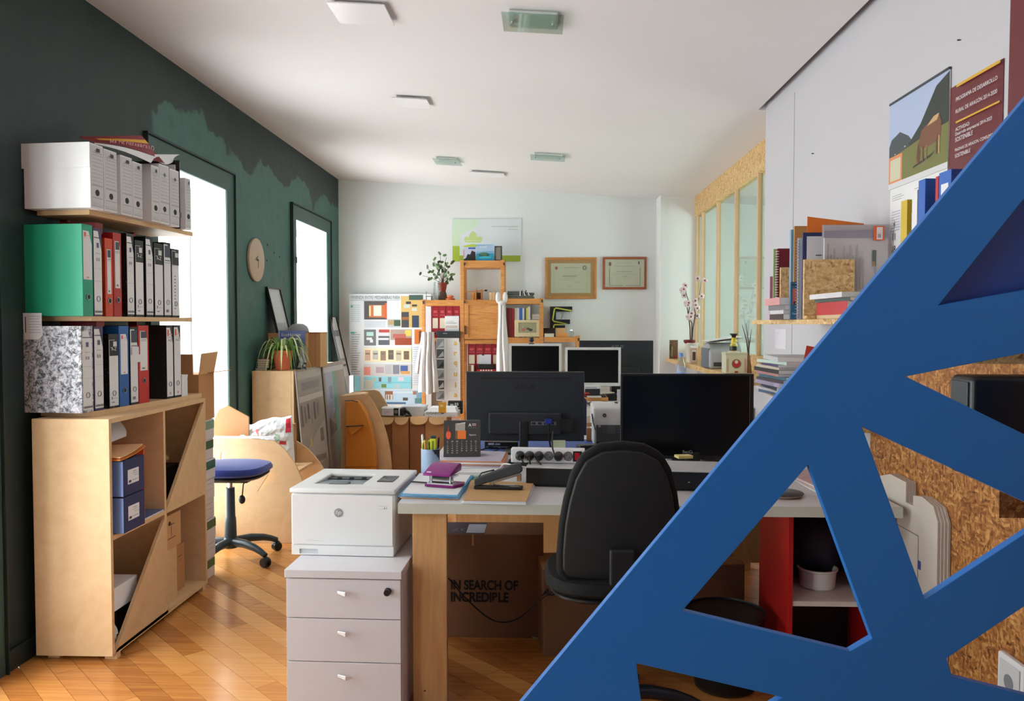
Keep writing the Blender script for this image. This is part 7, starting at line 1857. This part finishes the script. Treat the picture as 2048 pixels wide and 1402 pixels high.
# tilted orange folder
a, b, c, d = at(1615, 433, 3.22), at(1728, 447, 3.22), at(1720, 560, 3.22), at(1610, 560, 3.22)
t = thing('folder', 'bright orange folder sticking out above the transparent folder', 'folder', (a.x, 3.22, S1Z + .0005), 0, 'folders on the OSB wall shelf')
MB().prism([Vector((a.x, 3.22, a.z)), Vector((min(b.x, 1.32), 3.22, b.z)), Vector((min(c.x, 1.32), 3.22, S1Z + .001)), Vector((a.x, 3.22, S1Z + .001))], (0, .003, 0)).build('front_cover', M('folder_orange_bright', (226, 116, 30), .45), t, world=True)
MB().prism([Vector((a.x + .004, 3.2235, a.z - .008)), Vector((1.318, 3.2235, b.z - .02)), Vector((1.318, 3.2235, S1Z + .001)), Vector((a.x + .004, 3.2235, S1Z + .001))], (0, .004, 0)).build('pages', mPaper, t, world=True)
t, w, h = upright('notebook', 'white spiral bound report standing at the edge of the wall shelf', 1597, 476, 1660, 3.17, .012, M('report_white', (206, 208, 220), .4), 'notebook', spiral=M('spiral_grey', (150, 156, 160), .3))
upright('folder', 'navy folder with a white title sheet beside the transparent folder', 1607, 465, 1690, 3.14, .010, M('folder_navy', (40, 50, 96), .45), 'folder', [(.08, .02, .62, .955, (216, 216, 222)), (.3, .73, .58, .745, (90, 90, 110)), (.22, .63, .56, .64, (110, 110, 130)), (.20, .60, .56, .607, (110, 110, 130))])
# transparent envelope with drawings
a = at(1648, 449, 3.08)
t = thing('plastic_folder', 'transparent plastic folder with printed drawings inside', 'folder', (a.x, 3.08, S1Z + .0005), 0, 'folders on the OSB wall shelf')
w, h = 1.318 - a.x, a.z - S1Z
bx('sheets', (.004, .004, .003), (w - .012, .014, h * .86), M('print_pale', (226, 224, 224), .5), t)
rn = random.Random(2)
prn(t, (.004, .004, .003), X_, Z_, [(.01 + .012 * k, h * rn.uniform(.25, .35), .016 + .012 * k, h * rn.uniform(.6, .8), rn.choice([(196, 190, 190), (184, 190, 190), (206, 196, 200), (190, 196, 192)])) for k in range(12)] + [(w * .74, h * .1, w * .76, h * .55, (176, 190, 214)), (w * .8, h * .1, w * .81, h * .4, (176, 190, 214)), (w * .70, h * .55, w * .76, h * .72, (96, 120, 104)), (w * .70, h * .55, w * .74, h * .60, (196, 150, 120))])
bx('film', (0, 0, 0), (w, .0008, h), glass('folder_film', (248, 246, 247), .6, .12), t); bx('film', (0, .018, 0), (w, .0188, h), M('film_back', (206, 200, 204), .4), t)
bx('closure', (0, .0, h * .86), (w, .002, h * .93), M('closure_blue', (186, 184, 200), .3), t)
q = at(1749, 452, 3.07)
t = thing('price_tag', 'orange tag with a white label on the corner of the transparent folder', 'tag', (min(q.x, 1.28), 3.074, at(1749, 481, 3.074).z))
hh = at(1749, 452, 3.07).z - at(1749, 481, 3.07).z
bx('tag_card', (0, 0, 0), (.038, .002, hh), M('tag_orange', (226, 96, 40), .5), t); prn(t, (0, 0, 0), X_, Z_, [(.010, .004, .032, hh - .004, (222, 214, 216)), (.014, .010, .026, hh * .45, (150, 150, 156)), (.010, hh * .5, .032, hh * .53, (190, 180, 184))])
# large OSB bookend, papers and red folder before it
a = at(1608, 600, 3.045)
t = thing('bookend', 'large OSB bookend holding up the transparent folder', 'bookend', (a.x, 3.045, S1Z + .0005))
bx('upright', (0, 0, 0), (at(1710, 520, 3.045).x - a.x, .016, at(1608, 519, 3.045).z - S1Z), mOSB, t, bevel=.001); bx('foot', (0, -.035, 0), (.2, 0, .012), mOSB, t)
t = thing('magazine_file', 'slim teal box with a red panel standing at the shelf front edge', 'file', (at(1581, 600, 3.19).x, 3.19, S1Z + .0005))
hh = at(1581, 564, 3.19).z - S1Z
bx('case', (0, 0, 0), (.032, .012, hh), M('file_teal', (50, 104, 140), .45), t, bevel=.001); prn(t, (0, 0, 0), X_, Z_, [(.008, hh * .40, .024, hh * .82, (206, 106, 96)), (.012, hh * .40, .018, hh * .48, (40, 30, 30))]); bx('closure', (0.002, -.001, hh * .9), (.03, 0, hh * .93), mDarkG, t)
text('Oper', t, (.016, 0, hh * .15), X_, Z_, width=.02, mat=mPaper, eps=.0015)
def flat_pile(labels, x0, x1, y0, y1, z, ths, mats, group, name='magazine', seed=1, skew=.05):
    rn = random.Random(seed)
    for k, (lb, th_, m) in enumerate(zip(labels, ths, mats)):
        r = rn.uniform(-skew, skew); dx, dy = rn.uniform(-.012, .004), rn.uniform(-.03, .03)
        o = thing(name, lb, 'magazine' if name == 'magazine' else name, ((x0 + x1) / 2 + dx, (y0 + y1) / 2 + dy, z), r, group)
        w_, l_ = (x1 - x0) * rn.uniform(.9, 1), (y1 - y0) * rn.uniform(.88, 1)
        bx('pages', (-w_ / 2, -l_ / 2, .0006), (w_ / 2, l_ / 2, th_ - .0012), mPaper, o)
        MB().box((-w_ / 2 - .001, -l_ / 2, th_ - .0012), (w_ / 2, l_ / 2, th_ - .0004)).box((-w_ / 2 - .001, -l_ / 2, 0), (w_ / 2, l_ / 2, .0006)).box((-w_ / 2 - .001, -l_ / 2, .0006), (-w_ / 2, l_ / 2, th_ - .0012)).build('cover', m, o)
        z += th_
    return z
mc = lambda n, c: M('magc_' + n, c, .4)
z = flat_pile(['dark covered magazine at the base of the far shelf pile', 'white magazine in the far shelf pile, second', 'grey magazine in the far shelf pile, third', 'pink and white brochure topping the far shelf pile'],
              .955, 1.2, 3.205, 3.425, S1Z + .0006, [.022, .016, .02, .03], [mc('dark', (60, 40, 44)), mc('white', (210, 206, 210)), mc('grey', (120, 120, 124)), mc('pink', (214, 150, 150))], 'magazines on the far part of the wall shelf')
z = flat_pile(['thin beige pad at the base of the red folder pile', 'red printed folder lying on the wall shelf before the OSB bookend', 'dark green magazine on the red folder', 'white magazine topping the red folder pile'],
              SX + .0, 1.315, 2.66, 3.0, S1Z + .0006, [.014, .045, .012, .018], [mc('beige', (206, 180, 140)), mc('red', (186, 26, 38)), mc('green', (40, 66, 60)), mc('white', (210, 206, 210))], 'papers before the OSB bookend')
cols_ = [('blue', (70, 96, 140)), ('white', (210, 206, 210)), ('navy', (40, 50, 80)), ('lilac', (170, 160, 190)), ('dark', (50, 44, 50)), ('teal', (50, 100, 120)), ('rose', (190, 130, 130)), ('black', (30, 30, 34)), ('cream', (206, 190, 170)), ('violet', (80, 66, 110)), ('palegreen', (190, 210, 196)), ('palegrey', (200, 200, 204))]
ordn = ['lowest', 'second', 'third', 'fourth', 'fifth', 'sixth', 'seventh', 'eighth', 'ninth', 'tenth', 'eleventh', 'topmost']
z = flat_pile(['%s covered magazine, %s in the tall pile on the lower OSB shelf' % (n, o_) for (n, c), o_ in zip(cols_, ordn)], 1.03, 1.29, 3.50, 3.86, 1.0605, [.014, .012, .016, .018, .012, .016, .012, .018, .012, .012, .014, .02],
              [mc(n, c) for n, c in cols_], 'tall magazine pile on the lower OSB shelf', seed=6, skew=.16)
a, b = at(1622, 691, 3.42), at(1606, 775, 3.42)
t = thing('leaflet', 'orange red leaflet with a pale tower drawing leaning by the tall pile', 'leaflet', (b.x - .03, 3.42, 1.0605))
Ul = Vector((a.x - b.x + .012, 0, a.z - 1.0605)).normalized(); Rl = Ul.cross(Y_) * -1 if (Ul.cross(Y_)).x < 0 else Ul.cross(Y_)
hL = (a.z - 1.0605) / Ul.z
L4 = [Vector((0, 0, .001)), Rl * .055, Rl * .055 + Ul * hL, Ul * hL]
MB().prism([Vector((p.x, 0, max(p.z, .0005))) for p in L4], (0, .003, 0)).build('card', M('leaflet_red', (206, 70, 56), .4), t)
prn(t, (0, 0, 0), Rl, Ul, [('p', [(.012, .02), (.045, .02), (.045, hL * .55), (.036, hL * .72), (.030, hL * .8), (.026, hL * .7), (.018, hL * .5)], (206, 214, 196)), (.02, .03, .026, hL * .5, (190, 196, 176))])
bx('fold', (.0, .003, 0), (.03, .04, .001), M('leaflet_red', (206, 70, 56), .4), t)

# files on the short upper shelf: spines face the room
U1 = 1.4605
def file_x(label, pxs0, pxs1, pytop, X, mat, spine_m, lab=None, name='ring_binder', depth=.225, open_top=False):
    y0, y1 = X * 1600 / (pxs1 - 1084), X * 1600 / (pxs0 - 1084)
    h = at(pxs1, pytop, y0).z - U1
    t = thing(name, label, 'file', (X, y0, U1), 0, 'files on the short OSB shelf'); th_ = y1 - y0 - .001
    bx('cover', (.002, 0, 0), (depth, .0025, h), mat, t); bx('cover', (.002, th_ - .0025, 0), (depth, th_, h), mat, t)
    bx('spine', (0, 0, 0), (.002, th_, h), spine_m, t)
    bx('pages', (.006, .004, .004), (depth - .012, th_ - .004, h - (.05 if open_top else .012)), mPaper, t)
    if lab: bx('spine_label', (-.0008, th_ * .2, h * lab[0]), (0, th_ * .8, h * lab[1]), mPaper, t); prn(t, (-.0008, th_, 0), -Y_, Z_, [(th_ * .25, h * (lab[0] + .05 + .06 * k), th_ * .75, h * (lab[0] + .07 + .06 * k), (130, 136, 140)) for k in range(6)])
    return t, th_, h
mBlu2 = M('file_blue_bright', (44, 100, 190), .42); mNav2 = M('file_navy_deep', (14, 40, 110), .42)
file_x('navy blue box file with a white spine label, nearest the blue lattice', 1857, 1880, 338, 1.095, mNav2, mBlu2, (.30, .90))
file_x('thin red file beside the navy box file', 1850.5, 1856, 352, 1.095, M('file_red', (190, 34, 50), .42), M('file_red', (190, 34, 50), .42))
t, th_, h = file_x('bright blue file with a small white label, between red and yellow files', 1818, 1831, 357, 1.095, M('file_blue_mid', (30, 84, 166), .42), mBlu2)
prn(t, (.002, 0, 0), X_, Z_, [(.03, .06, .045, .08, (190, 210, 226)), (.08, .12, .09, .30, (190, 206, 214))])
t, th_, h = file_x('white and violet report standing beside the yellow file', 1806, 1816, 380, 1.095, M('report_lilac', (196, 190, 214), .4), mPaper)
t, th_, h = file_x('yellow open magazine file with a spiral sheet in front', 1785, 1797, 399, 1.095, M('file_yellow', (206, 176, 40), .42), M('file_yellow', (206, 176, 40), .42), open_top=True)
prn(t, (.0, 0, 0), X_, Z_, [(.012, 0, .03, h * .86, (196, 204, 226)), (.03, 0, .05, h * .86, (150, 166, 206))] + [(.014, .01 + .012 * k, .019, .015 + .012 * k, (90, 100, 120)) for k in range(20)])

# wall calendar and maroon posters on the near white wall
XW = WR - .0015
yA, yB = 3.127, 2.68
zt_ = 2.208
t = thing('wall_calendar', 'wall calendar with a photograph of a grazing cow on the white wall', 'calendar', (WR, yA, 1.50))
Wc = yA - yB
bx('top_bar', (-.010, -Wc, zt_ - 1.50), (0, 0, zt_ - 1.50 + .008), mDarkG, t)
bx('picture_leaf', (-.006, -Wc, .39), (-.003, 0, zt_ - 1.50), mPaper, t); bx('date_leaf', (-.0028, -Wc + .006, .0), (-.0008, -.004, .40), mPaper, t)
H1 = zt_ - 1.50 - .39
it = [(0, .02, Wc, H1, (176, 190, 222)), ('p', [(0, .16), (.02, .185), (.09, .20), (.16, .17), (.22, .12), (.22, .10), (0, .09)], (66, 76, 80)), ('p', [(.16, .14), (.25, .19), (.36, .29), (Wc, H1 - .005), (Wc, .10), (.16, .10)], (46, 54, 50)),
      ('p', [(0, .02), (Wc, .02), (Wc, .15), (.3, .145), (.16, .13), (0, .115)], (116, 118, 62)), (.0, .02, .11, .12, (226, 140, 90)), (.012, .028, .098, .108, (206, 204, 176)), ('p', [(.20, .045), (.33, .06), (.36, .075), (.30, .065), (.20, .052)], (44, 44, 36)),
      ('p', [(.235, .12), (.26, .165), (.33, .185), (.385, .19), (.40, .165), (.395, .11), (.33, .10), (.27, .10)], (120, 76, 52)), ('p', [(.235, .125), (.255, .10), (.252, .06), (.235, .05), (.225, .075)], (104, 62, 44)), ('p', [(.30, .17), (.345, .192), (.385, .195), (.37, .175)], (206, 166, 120)),
      (.27, .055, .279, .105, (96, 60, 44)), (.295, .055, .302, .105, (140, 104, 76)), (.365, .06, .374, .12, (110, 70, 50)), (.383, .06, .391, .12, (196, 150, 110)), (.05, .122, .058, .127, (206, 206, 200)), (.13, .135, .14, .14, (206, 206, 200)), ('p', [(0, .0), (Wc, .0), (Wc, .02), (0, .02)], (214, 214, 218))]
prn(t, (-.006, 0, .39), -Y_, Z_, it)
prn(t, (-.0028, -.004, 0), -Y_, Z_, [(.02, .36 - .008 * k, .10 + .02 * (k % 2), .362 - .008 * k, (150, 150, 156)) for k in range(3)] + [(.2, .36 - .008 * k, .34, .362 - .008 * k, (150, 150, 156)) for k in range(3)] + [(.02, .30 - .010 * k, .09, .303 - .010 * k, (170, 168, 186)) for k in range(8)] + [(.12, .25, .4, .32, (196, 194, 200))])
for k, n_ in enumerate(('4', '11', '18', '25')): text(n_, t, (-.0028, -.045, .255 - .0465 * k), -Y_, Z_, height=.026, mat=mInk, eps=.0015)
def maroon_poster(label, y0, y1, z0, z1, bend, parts):
    t = thing('wall_poster', label, 'poster', (WR, y0, z0), 0, 'maroon posters on the white wall'); W, H = y0 - y1, z1 - z0
    def fn(u, v): return Vector((-.003 - bend * (math.sin(u * PI) * .3 + .5 * (1 - v) ** 2 * (1 - u)), -u * W, v * H))
    MB().grid(fn, 8, 6).build('sheet', M('maroon_poster', (104, 30, 38), .35), t, solid=.0008, smooth=True)
    return t, W, H
def on_poster(t, W, H, bend, items, texts):
    X0 = -.0045 - bend * .62
    prn(t, (X0, 0, 0), -Y_, Z_, [(a_ * W, b_ * H, c_ * W, d_ * H, e_) for a_, b_, c_, d_, e_ in items])
    for s_, u, v, wd in texts: text(s_, t, (X0, -u * W, v * H), -Y_, Z_, width=wd * W, mat=M('poster_letters', (214, 170, 176), .5) if False else mPaper, align='L', eps=.0016)
yl = (216, 168, 44)
t, W, H = maroon_poster('maroon programme poster with yellow rules beside the cow calendar', 2.685, 2.38, 1.78, 2.145, .012, None)
on_poster(t, W, H, .012, [(.2, .965, 1.0, .99, yl), (.2, .655, 1.0, .67, yl)],
          [('PROGRAMA DE DESARROLLO', .2, .86, .76), ('RURAL DE ARAGÓN 2014-2020', .2, .76, .76), ('ACTIVIDAD:', .2, .60, .28), ('Desarrollo empresarial 2014-2023', .2, .555, .68), ('SOSTENIBLE', .2, .51, .34), ('PAGINAS DE ARAGON, CONSUMO', .2, .42, .70), ('SOSTENIBLE', .2, .37, .30)])
t, W, H = maroon_poster('larger maroon poster with a flag strip, highest on the white wall', 2.352, 1.90, 1.975, 2.54, .004, None)
on_poster(t, W, H, .004, [(.20, .38, 1.0, .395, yl), (.20, .06, 1.0, .09, yl), (.20, .12, 1.0, .36, (210, 208, 214)), (.26, .20, .42, .32, (50, 56, 120)), (.28, .165, .40, .175, (120, 120, 150)), (.58, .18, .80, .33, (226, 120, 50)), (.58, .21, .80, .23, (206, 50, 40)), (.58, .27, .80, .29, (206, 50, 40))],
          [('ACTIVIDAD:', .2, .67, .3), ('Desarrollo empresarial', .2, .63, .6), ('PAGINAS DE ARAGON,', .2, .59, .6), ('CONSUMO SOSTENIBLE', .2, .55, .62), ('JARDINERIA', .2, .51, .36), ('EJERCICIO 2017', .2, .47, .42), ('PROGRAMA DE DESARROLLO', .2, .93, .76), ('RURAL DE ARAGÓN 2014-2020', .2, .87, .76)])
p = atx(1551, 658, WR); q = atx(1572, 699, WR)
t = thing('paper_sheet', 'small faint printed sheet taped to the white wall under the long shelf', 'paper', (WR, p.y, q.z))
bx('sheet', (-.0015, q.y - p.y, 0), (0, 0, p.z - q.z), M('sheet_lilac', (222, 218, 228), .6), t); prn(t, (-.0015, 0, 0), -Y_, Z_, [(.01, .03, .012, .10, (180, 176, 200)), (.02, .085, .08, .088, (186, 182, 200)), (.03, .03, .032, .08, (186, 182, 200)), (.05, .03, .052, .08, (186, 182, 200))])

# cardboard templates leaning on the OSB cladding
mTempl = M('template_card', (196, 186, 176), .7, var=.03)
XC = WR - .016
for k in range(4):
    xo = XC - .0095 - .0092 * k
    t = thing('card_template', ['grey card template against the OSB cladding, innermost sheet', 'grey card template, second sheet from the OSB cladding', 'grey card template, third sheet from the OSB cladding', 'grey card template with a drawn square, outermost sheet on the cladding'][k], 'card sheet', (xo, 2.62, 0), 0, 'card templates on the cladding')
    dy = .004 * k - .01
    loop = [(0, 0.0 + dy, .002), (0, .46, .002), (0, .46, .80), (0, .35, .83), (0, .22, .825), (0, .22, .755), (0, .165, .755), (0, .165, .79), (0, .10, .80), (0, .02 + dy, .785), (0, -.01 + dy, .74), (0, -.012 + dy, .40)]
    MB().prism(loop, (.0085, 0, 0)).build('sheet', mTempl, t, bevel=.0008)
    if k == 3: prn(t, (0, .0, 0), -Y_, Z_, [(-.30, .50, -.12, .502, (60, 56, 56)), (-.30, .66, -.12, .662, (60, 56, 56)), (-.122, .50, -.12, .662, (60, 56, 56)), (-.118, .55, -.10, .58, (60, 80, 160))])
    else: bx('tab', (.001, .30, .0), (.0075, .36, .002), mTempl, t)
# double wall socket
t = thing('wall_socket', 'white double wall socket on the OSB cladding near the floor', 'socket', (XC + .001, 2.17, .32))
bx('plate', (-.02, 0, 0), (0, .125, .135), mWhite, t, bevel=.006, seg=3); bx('inner_frame', (-.0235, .015, .015), (-.02, .11, .12), M('socket_inner', (206, 206, 206), .4), t, bevel=.003)
MB().lathe([(.022, 0), (.022, .002)], (-.0245, .0625, .068), 20, axis='x').build('socket_well', mGrey, t)
# loudspeaker on a small bracket shelf
t = thing('wall_shelf', 'tiny OSB bracket shelf under the black loudspeaker', 'shelf', (1.07, 1.88, .995))
bx('board', (0, 0, 0), (XC - 1.072, .24, .018), mOSBw, t, bevel=.001); bx('bracket', (.05, .11, -.09), (XC - 1.072, .125, 0), mOSBw, t)
ysp = 1.93
a = at(1945, 753, ysp); zt_ = a.z
t = thing('loudspeaker', 'black loudspeaker on the OSB cladding behind the blue lattice', 'speaker', (a.x, ysp, 1.0135), 0)
MB().box((0, 0, 0), (XC - a.x - .004, .105, zt_ - 1.0135)).build('cabinet_body', mBlackP, t, bevel=.014, seg=4, smooth=True)
MB().box((-.004, .014, .014), (.002, .092, zt_ - 1.0135 - .014)).build('front_grille', mDarkG, t, bevel=.0018)
MB().cbox((-.005, .05, .045), (.003, .010, .008)).build('badge', mSteel, t)

# ================================================================== things on the ledge under the glazed partition
LZ = 1.0455
p = at(1343, 712, 7.75)
t = thing('photo_card', 'small brown photo card standing at the end of the partition ledge', 'card', (p.x - .02, 7.75, LZ))
a, b = at(1335, 714, 7.75), at(1352, 680, 7.75)
bx('card', (0, 0, 0), (b.x - a.x, .004, b.z - LZ), M('photo_brown', (110, 80, 62), .4, var=.4, vscale=60), t); prn(t, (0, 0, 0), X_, Z_, [(.02, .02, .03, .12, (150, 150, 90)), (.05, .01, .075, .03, (176, 40, 44)), (.0, .08, .02, .14, (60, 46, 40))])
p = at(1362, 720, 7.0)
t = thing('potted_plant', 'flowering branch with pale pink blossoms in a white pot on the ledge', 'plant', (max(p.x, 1.30), 7.0, LZ))
MB().lathe([(0, 0), (.040, 0), (.044, .004), (.055, .16), (.058, .165), (.058, .172), (.050, .172), (.046, .15), (0, .15)], n=24).build('pot', M('pot_offwhite', (206, 196, 184), .45), t, smooth=True)
MB().lathe([(.030, .155), (.05, .178), (.052, .195), (.046, .198), (.03, .19), (0, .188)], (-.02, 0, 0), n=18).build('inner_pot', M('pot_maroon', (110, 30, 36), .4), t, smooth=True)
rn = random.Random(9)
mTw = M('twig_brown', (74, 52, 44), .7); mPet = M('petal_pink', (222, 200, 200), .5); mPetC = M('petal_core', (126, 44, 60), .5)
for br in ([(-.01, 0, .16), (-.015, .01, .30), (-.03, 0, .42), (-.02, 0, .50), (-.05, .01, .60), (-.055, 0, .66)], [(.0, 0, .16), (.01, 0, .30), (.03, 0, .42), (.02, .01, .48), (.06, 0, .56), (.075, 0, .70)], [(.0, 0, .16), (-.0, 0, .34), (-.03, 0, .40), (-.045, 0, .50)]):
    MB().tube(br, [.006, .005, .0045, .004, .003, .0015][:len(br)], 7).build('branch', mTw, t, smooth=True)
    for q in br[2:]:
        for j in range(2):
            c = Vector(q) + Vector((rn.uniform(-.04, .04), rn.uniform(-.03, .02), rn.uniform(-.03, .03)))
            m = MB()
            for g in range(5):
                aa = 2 * PI * g / 5 + rn.random(); m.ball(c + Vector((.014 * math.cos(aa), -.004, .014 * math.sin(aa))), (.013, .006, .013), 8, 6)
            f_ = m.build('blossom', mPet, t, smooth=True)
            MB().ball(c + Vector((0, -.006, 0)), (.010, .006, .010), 7, 5).build('core', mPetC, f_, smooth=True)
p = at(1381, 722, 6.75)
t = thing('small_box', 'small orange and white printed box beside the white flower pot', 'box', (max(p.x - .02, 1.25), 6.75, LZ))
hh = at(1381, 691, 6.75).z - LZ
bx('carton', (0, 0, 0), (.05, .05, hh), M('box_cream_orange', (206, 170, 140), .5), t, bevel=.002); bx('lid', (-.001, -.001, hh - .02), (.051, .051, hh), mPaper, t); prn(t, (0, 0, 0), X_, Z_, [(.006, .02, .04, hh * .75, (210, 208, 206)), (.01, .03, .036, hh * .66, (90, 60, 60))])
p = at(1390, 730, 6.25)
t = thing('laser_printer', 'grey rounded printer with papers on top, on the partition ledge', 'printer', (max(1.245, at(1390, 730, 6.1).x), 6.0, LZ), .0)
hh = at(1420, 686, 6.05).z - LZ
MB().prism([(0, 0, 0), (0, .30, 0), (0, .30, hh * .75), (0, .22, hh), (0, .08, hh * 1.0), (0, .0, hh * .72)], (.25, 0, 0)).build('housing', M('printer_grey', (166, 166, 168), .4), t, bevel=.02, seg=4, smooth=True)
MB().box((-.004, .02, .004), (.01, .29, hh * .8)).build('side_panel', M('printer_dark_side', (96, 102, 112), .4), t, bevel=.004)
bx('tray', (.03, -.012, .02), (.22, .0, .05), mDarkG, t, bevel=.003)
t = thing('paper_stack', 'sheets of paper lying on the grey printer', 'papers', (1.26, 6.02, LZ + hh + .003), 0)
MB().grid(lambda u, v: Vector((-.02 + .25 * u, .25 * v, .012 + .035 * u)), 2, 2).build('sheet', mPaper, t, solid=.004); MB().grid(lambda u, v: Vector((.0 + .23 * u, -.01 + .24 * v, .002 + .03 * u)), 2, 2).build('sheet', M('sheet_grey', (150, 150, 152), .6), t, solid=.003)
p = at(1450, 737, 5.45)
t = thing('tin_box', 'square cream tin with a red round emblem on the partition ledge', 'tin', (max(1.24, at(1429, 737, 5.45).x - .0), 5.45, LZ))
wt = .145; hh = at(1450, 705, 5.45).z - LZ
bx('tin_body', (0, 0, 0), (wt, .12, hh - .016), M('tin_cream', (206, 204, 176), .35), t, bevel=.004); bx('lid', (-.002, -.002, hh - .018), (wt + .002, .122, hh), M('tin_lid', (196, 196, 170), .35), t, bevel=.003)
prn(t, (0, 0, 0), X_, Z_, [('e', wt * .5, hh * .46, .032, .032, (110, 126, 70)), ('e', wt * .5, hh * .46, .027, .027, (176, 40, 48)), ('e', wt * .5, hh * .55, .012, .012, (214, 196, 190)), (.006, .01, .02, hh * .7, (190, 160, 140)), (wt - .02, .01, wt - .006, hh * .7, (190, 150, 140)), (wt * .42, .004, wt * .58, .016, (150, 40, 44))])
t = thing('figurine', 'yellow and black slim bottle ornament standing on the cream tin', 'ornament', (1.24 + .065, 5.50, LZ + hh))
hh2 = at(1450, 667, 5.5).z - LZ - hh
MB().lathe([(0, 0), (.038, 0), (.038, .006), (.02, .01), (0, .01)], n=20).build('base', mLabC, t, smooth=True)
MB().lathe([(.020, .008), (.026, .03), (.024, .05), (.017, .065), (.015, hh2 * .74), (.017, hh2 * .78)], n=18).build('bottle', M('ornament_yellow', (214, 190, 40), .35), t, smooth=True)
MB().lathe([(.012, hh2 * .76), (.016, hh2 * .88), (.028, hh2 * .97), (.028, hh2), (0, hh2)], n=18).build('flared_top', mBlackP, t, smooth=True)
MB().lathe([(.0265, .012), (.028, .03), (.027, .042)], n=18).build('dark_band', mBlackP, t, smooth=True)
for k in range(3): MB().ball((.026 * math.cos(-2.2 + .7 * k), .026 * math.sin(-2.2 + .7 * k), .05 + .012 * k), .008, 8, 6).build('petal', M('ornament_petal', (216, 214, 150), .4), t, smooth=True)
t = thing('dry_twigs', 'bare dry twigs in a slim vase behind the cream tin', 'twigs', (1.41, 5.52, LZ))
MB().lathe([(0, 0), (.022, 0), (.024, .004), (.014, .10), (.016, .12), (.012, .12), (.010, .02), (0, .02)], n=14).build('vase', M('vase_wood', (150, 110, 86), .5), t, smooth=True)
for pth in ([(0, 0, .03), (.002, 0, .2), (-.02, 0, .34)], [(0, 0, .03), (.004, .0, .18), (.02, 0, .30)], [(.0, 0, .12), (-.012, .004, .22), (-.045, 0, .33)]): MB().tube(pth, [.005, .004, .0015], 6).build('twig', mTw, t, smooth=True)
# water bottle on a white low cabinet
t = thing('cabinet', 'low white cabinet behind the large monitor carrying a water bottle', 'cabinet', (.90, 5.03, 0))
bx('body', (0, 0.02, 0), (.41, .80, .842), mTop, t, bevel=.002); bx('top_panel', (-.004, .0, .842), (.414, .802, .86), mTop, t, bevel=.002)
for k in range(2): d_ = bx('door', (.003 + k * .204, .001, .02), (.202 + k * .204, .02, .838), mPed, t, bevel=.001); bx('handle', (.17 if k == 0 else .222, -.014, .55), (.182 if k == 0 else .234, .001, .65), mSteel, d_, bevel=.002)
p = at(1362, 748, 5.6)
t = thing('water_bottle', 'clear plastic water bottle with a blue label and cap by the partition ledge', 'bottle', (p.x, 5.6, .8605))
hB = at(1362, 706, 5.6).z - .8605
MB().lathe([(0, 0), (.032, 0), (.036, .01), (.036, hB * .22), (.033, hB * .25), (.036, hB * .28), (.036, hB * .62), (.03, hB * .74), (.014, hB * .90), (.0135, hB * .93)], n=24).build('body', glass('bottle_plastic', (226, 236, 246), 1.3), t, smooth=True)
MB().lathe([(.0365, hB * .36), (.0365, hB * .58)], n=24).build('label', M('bottle_label', (130, 170, 226), .3), t, smooth=True)
MB().lathe([(.0155, hB * .92), (.0155, hB - .002), (.013, hB), (0, hB)], n=18).build('cap', M('cap_blue', (90, 140, 214), .35), t, smooth=True)

# navy chair at the rear half of the double desk
def back_navy(t):
    m = MB(); m.cbox((0, -.20, .74), (.42, .05, .36)); m.build('backrest', M('fabric_navy', (28, 30, 84), .8, bump=.12, bscale=200), t, bevel=.022, seg=4, smooth=True)
    MB().tube([(0, .0, .45), (0, -.18, .44), (0, -.235, .50), (0, -.235, .70)], .016, 8).build('back_bar', mBlackP, t, smooth=True)
office_chair('office_chair', 'navy blue office chair at the rear half of the double desk', (at(1100, 850, 4.75).x + .02, 4.78, 0), PI, M('fabric_navy', (28, 30, 84), .8, bump=.12, bscale=200), .50, back=back_navy)
# ================================================================== big blue lattice panel in front
YL = 1.50; TL = .019
mLat = M('lattice_blue', (26, 104, 182), .4, var=.015, vscale=3, spec=.4)
ap = lambda L: [at(x, y, YL) for x, y in L]
wedge = at(2502, 700, YL).x; wedge = WR - .012
def xz(p): return Vector((p.x, YL, p.z))
d0, d1 = at(2048, 200, YL), at(1045, 1402, YL)
sl_ = (d0.z - d1.z) / (d0.x - d1.x)
xbot = d1.x - (d1.z - .004) / sl_; ztop = d1.z + (wedge - d1.x) * sl_
outer = [Vector((xbot, YL, .004)), Vector((wedge, YL, .004)), Vector((wedge, YL, ztop))]
H1 = ap([(1877, 611), (2150, 562), (2150, 270)])
H2 = ap([(1812, 753), (2150, 918), (2150, 686)])
H3 = ap([(1724, 853), (1850, 1199), (2106, 1030)])
H4 = ap([(1893, 1317), (1905, 1354), (2150, 1416), (2150, 1145)])
HA = ap([(1617, 929), (1365, 1222), (1700, 1303), (1744, 1277)])
HB = ap([(1273, 1327), (1301, 1554), (1566, 1395)])
t = thing('lattice_panel', 'large blue painted lattice panel with triangular openings in front of the desk', 'panel', (wedge, YL, 0))
o = MB().plate(outer, [H1, H2, H3, H4, HA, HB], (0, TL, 0)).build('lattice', mLat, t, bevel=.0012, seg=2, world=True)
B1 = ap([(1850, 628), (2170, 575), (2170, 225), (2120, 285)])
MB().prism([p + Vector((0, TL + .022, 0)) for p in B1], (0, .012, 0)).build('backing_plate', M('lattice_blue_shaded', (16, 52, 128), .42, var=.015), t, world=True)  # darker lattice blue: the shade behind the opening is put into its colour
for (x, y) in ((2060, 600), (2140, 430), (1990, 500)): pass
bx('spacer', at(2120, 600, YL) + Vector((0, TL, -.012)), at(2150, 575, YL) + Vector((0, TL + .022, .012)), mLat, t, world=True)
bx('foot', (wedge - .30, YL + TL, .0), (wedge - .02, YL + TL + .25, .018), mLat, t, world=True); bx('foot', (xbot + .06, YL + TL, 0), (xbot + .16, YL + TL + .22, .018), mLat, t, world=True)
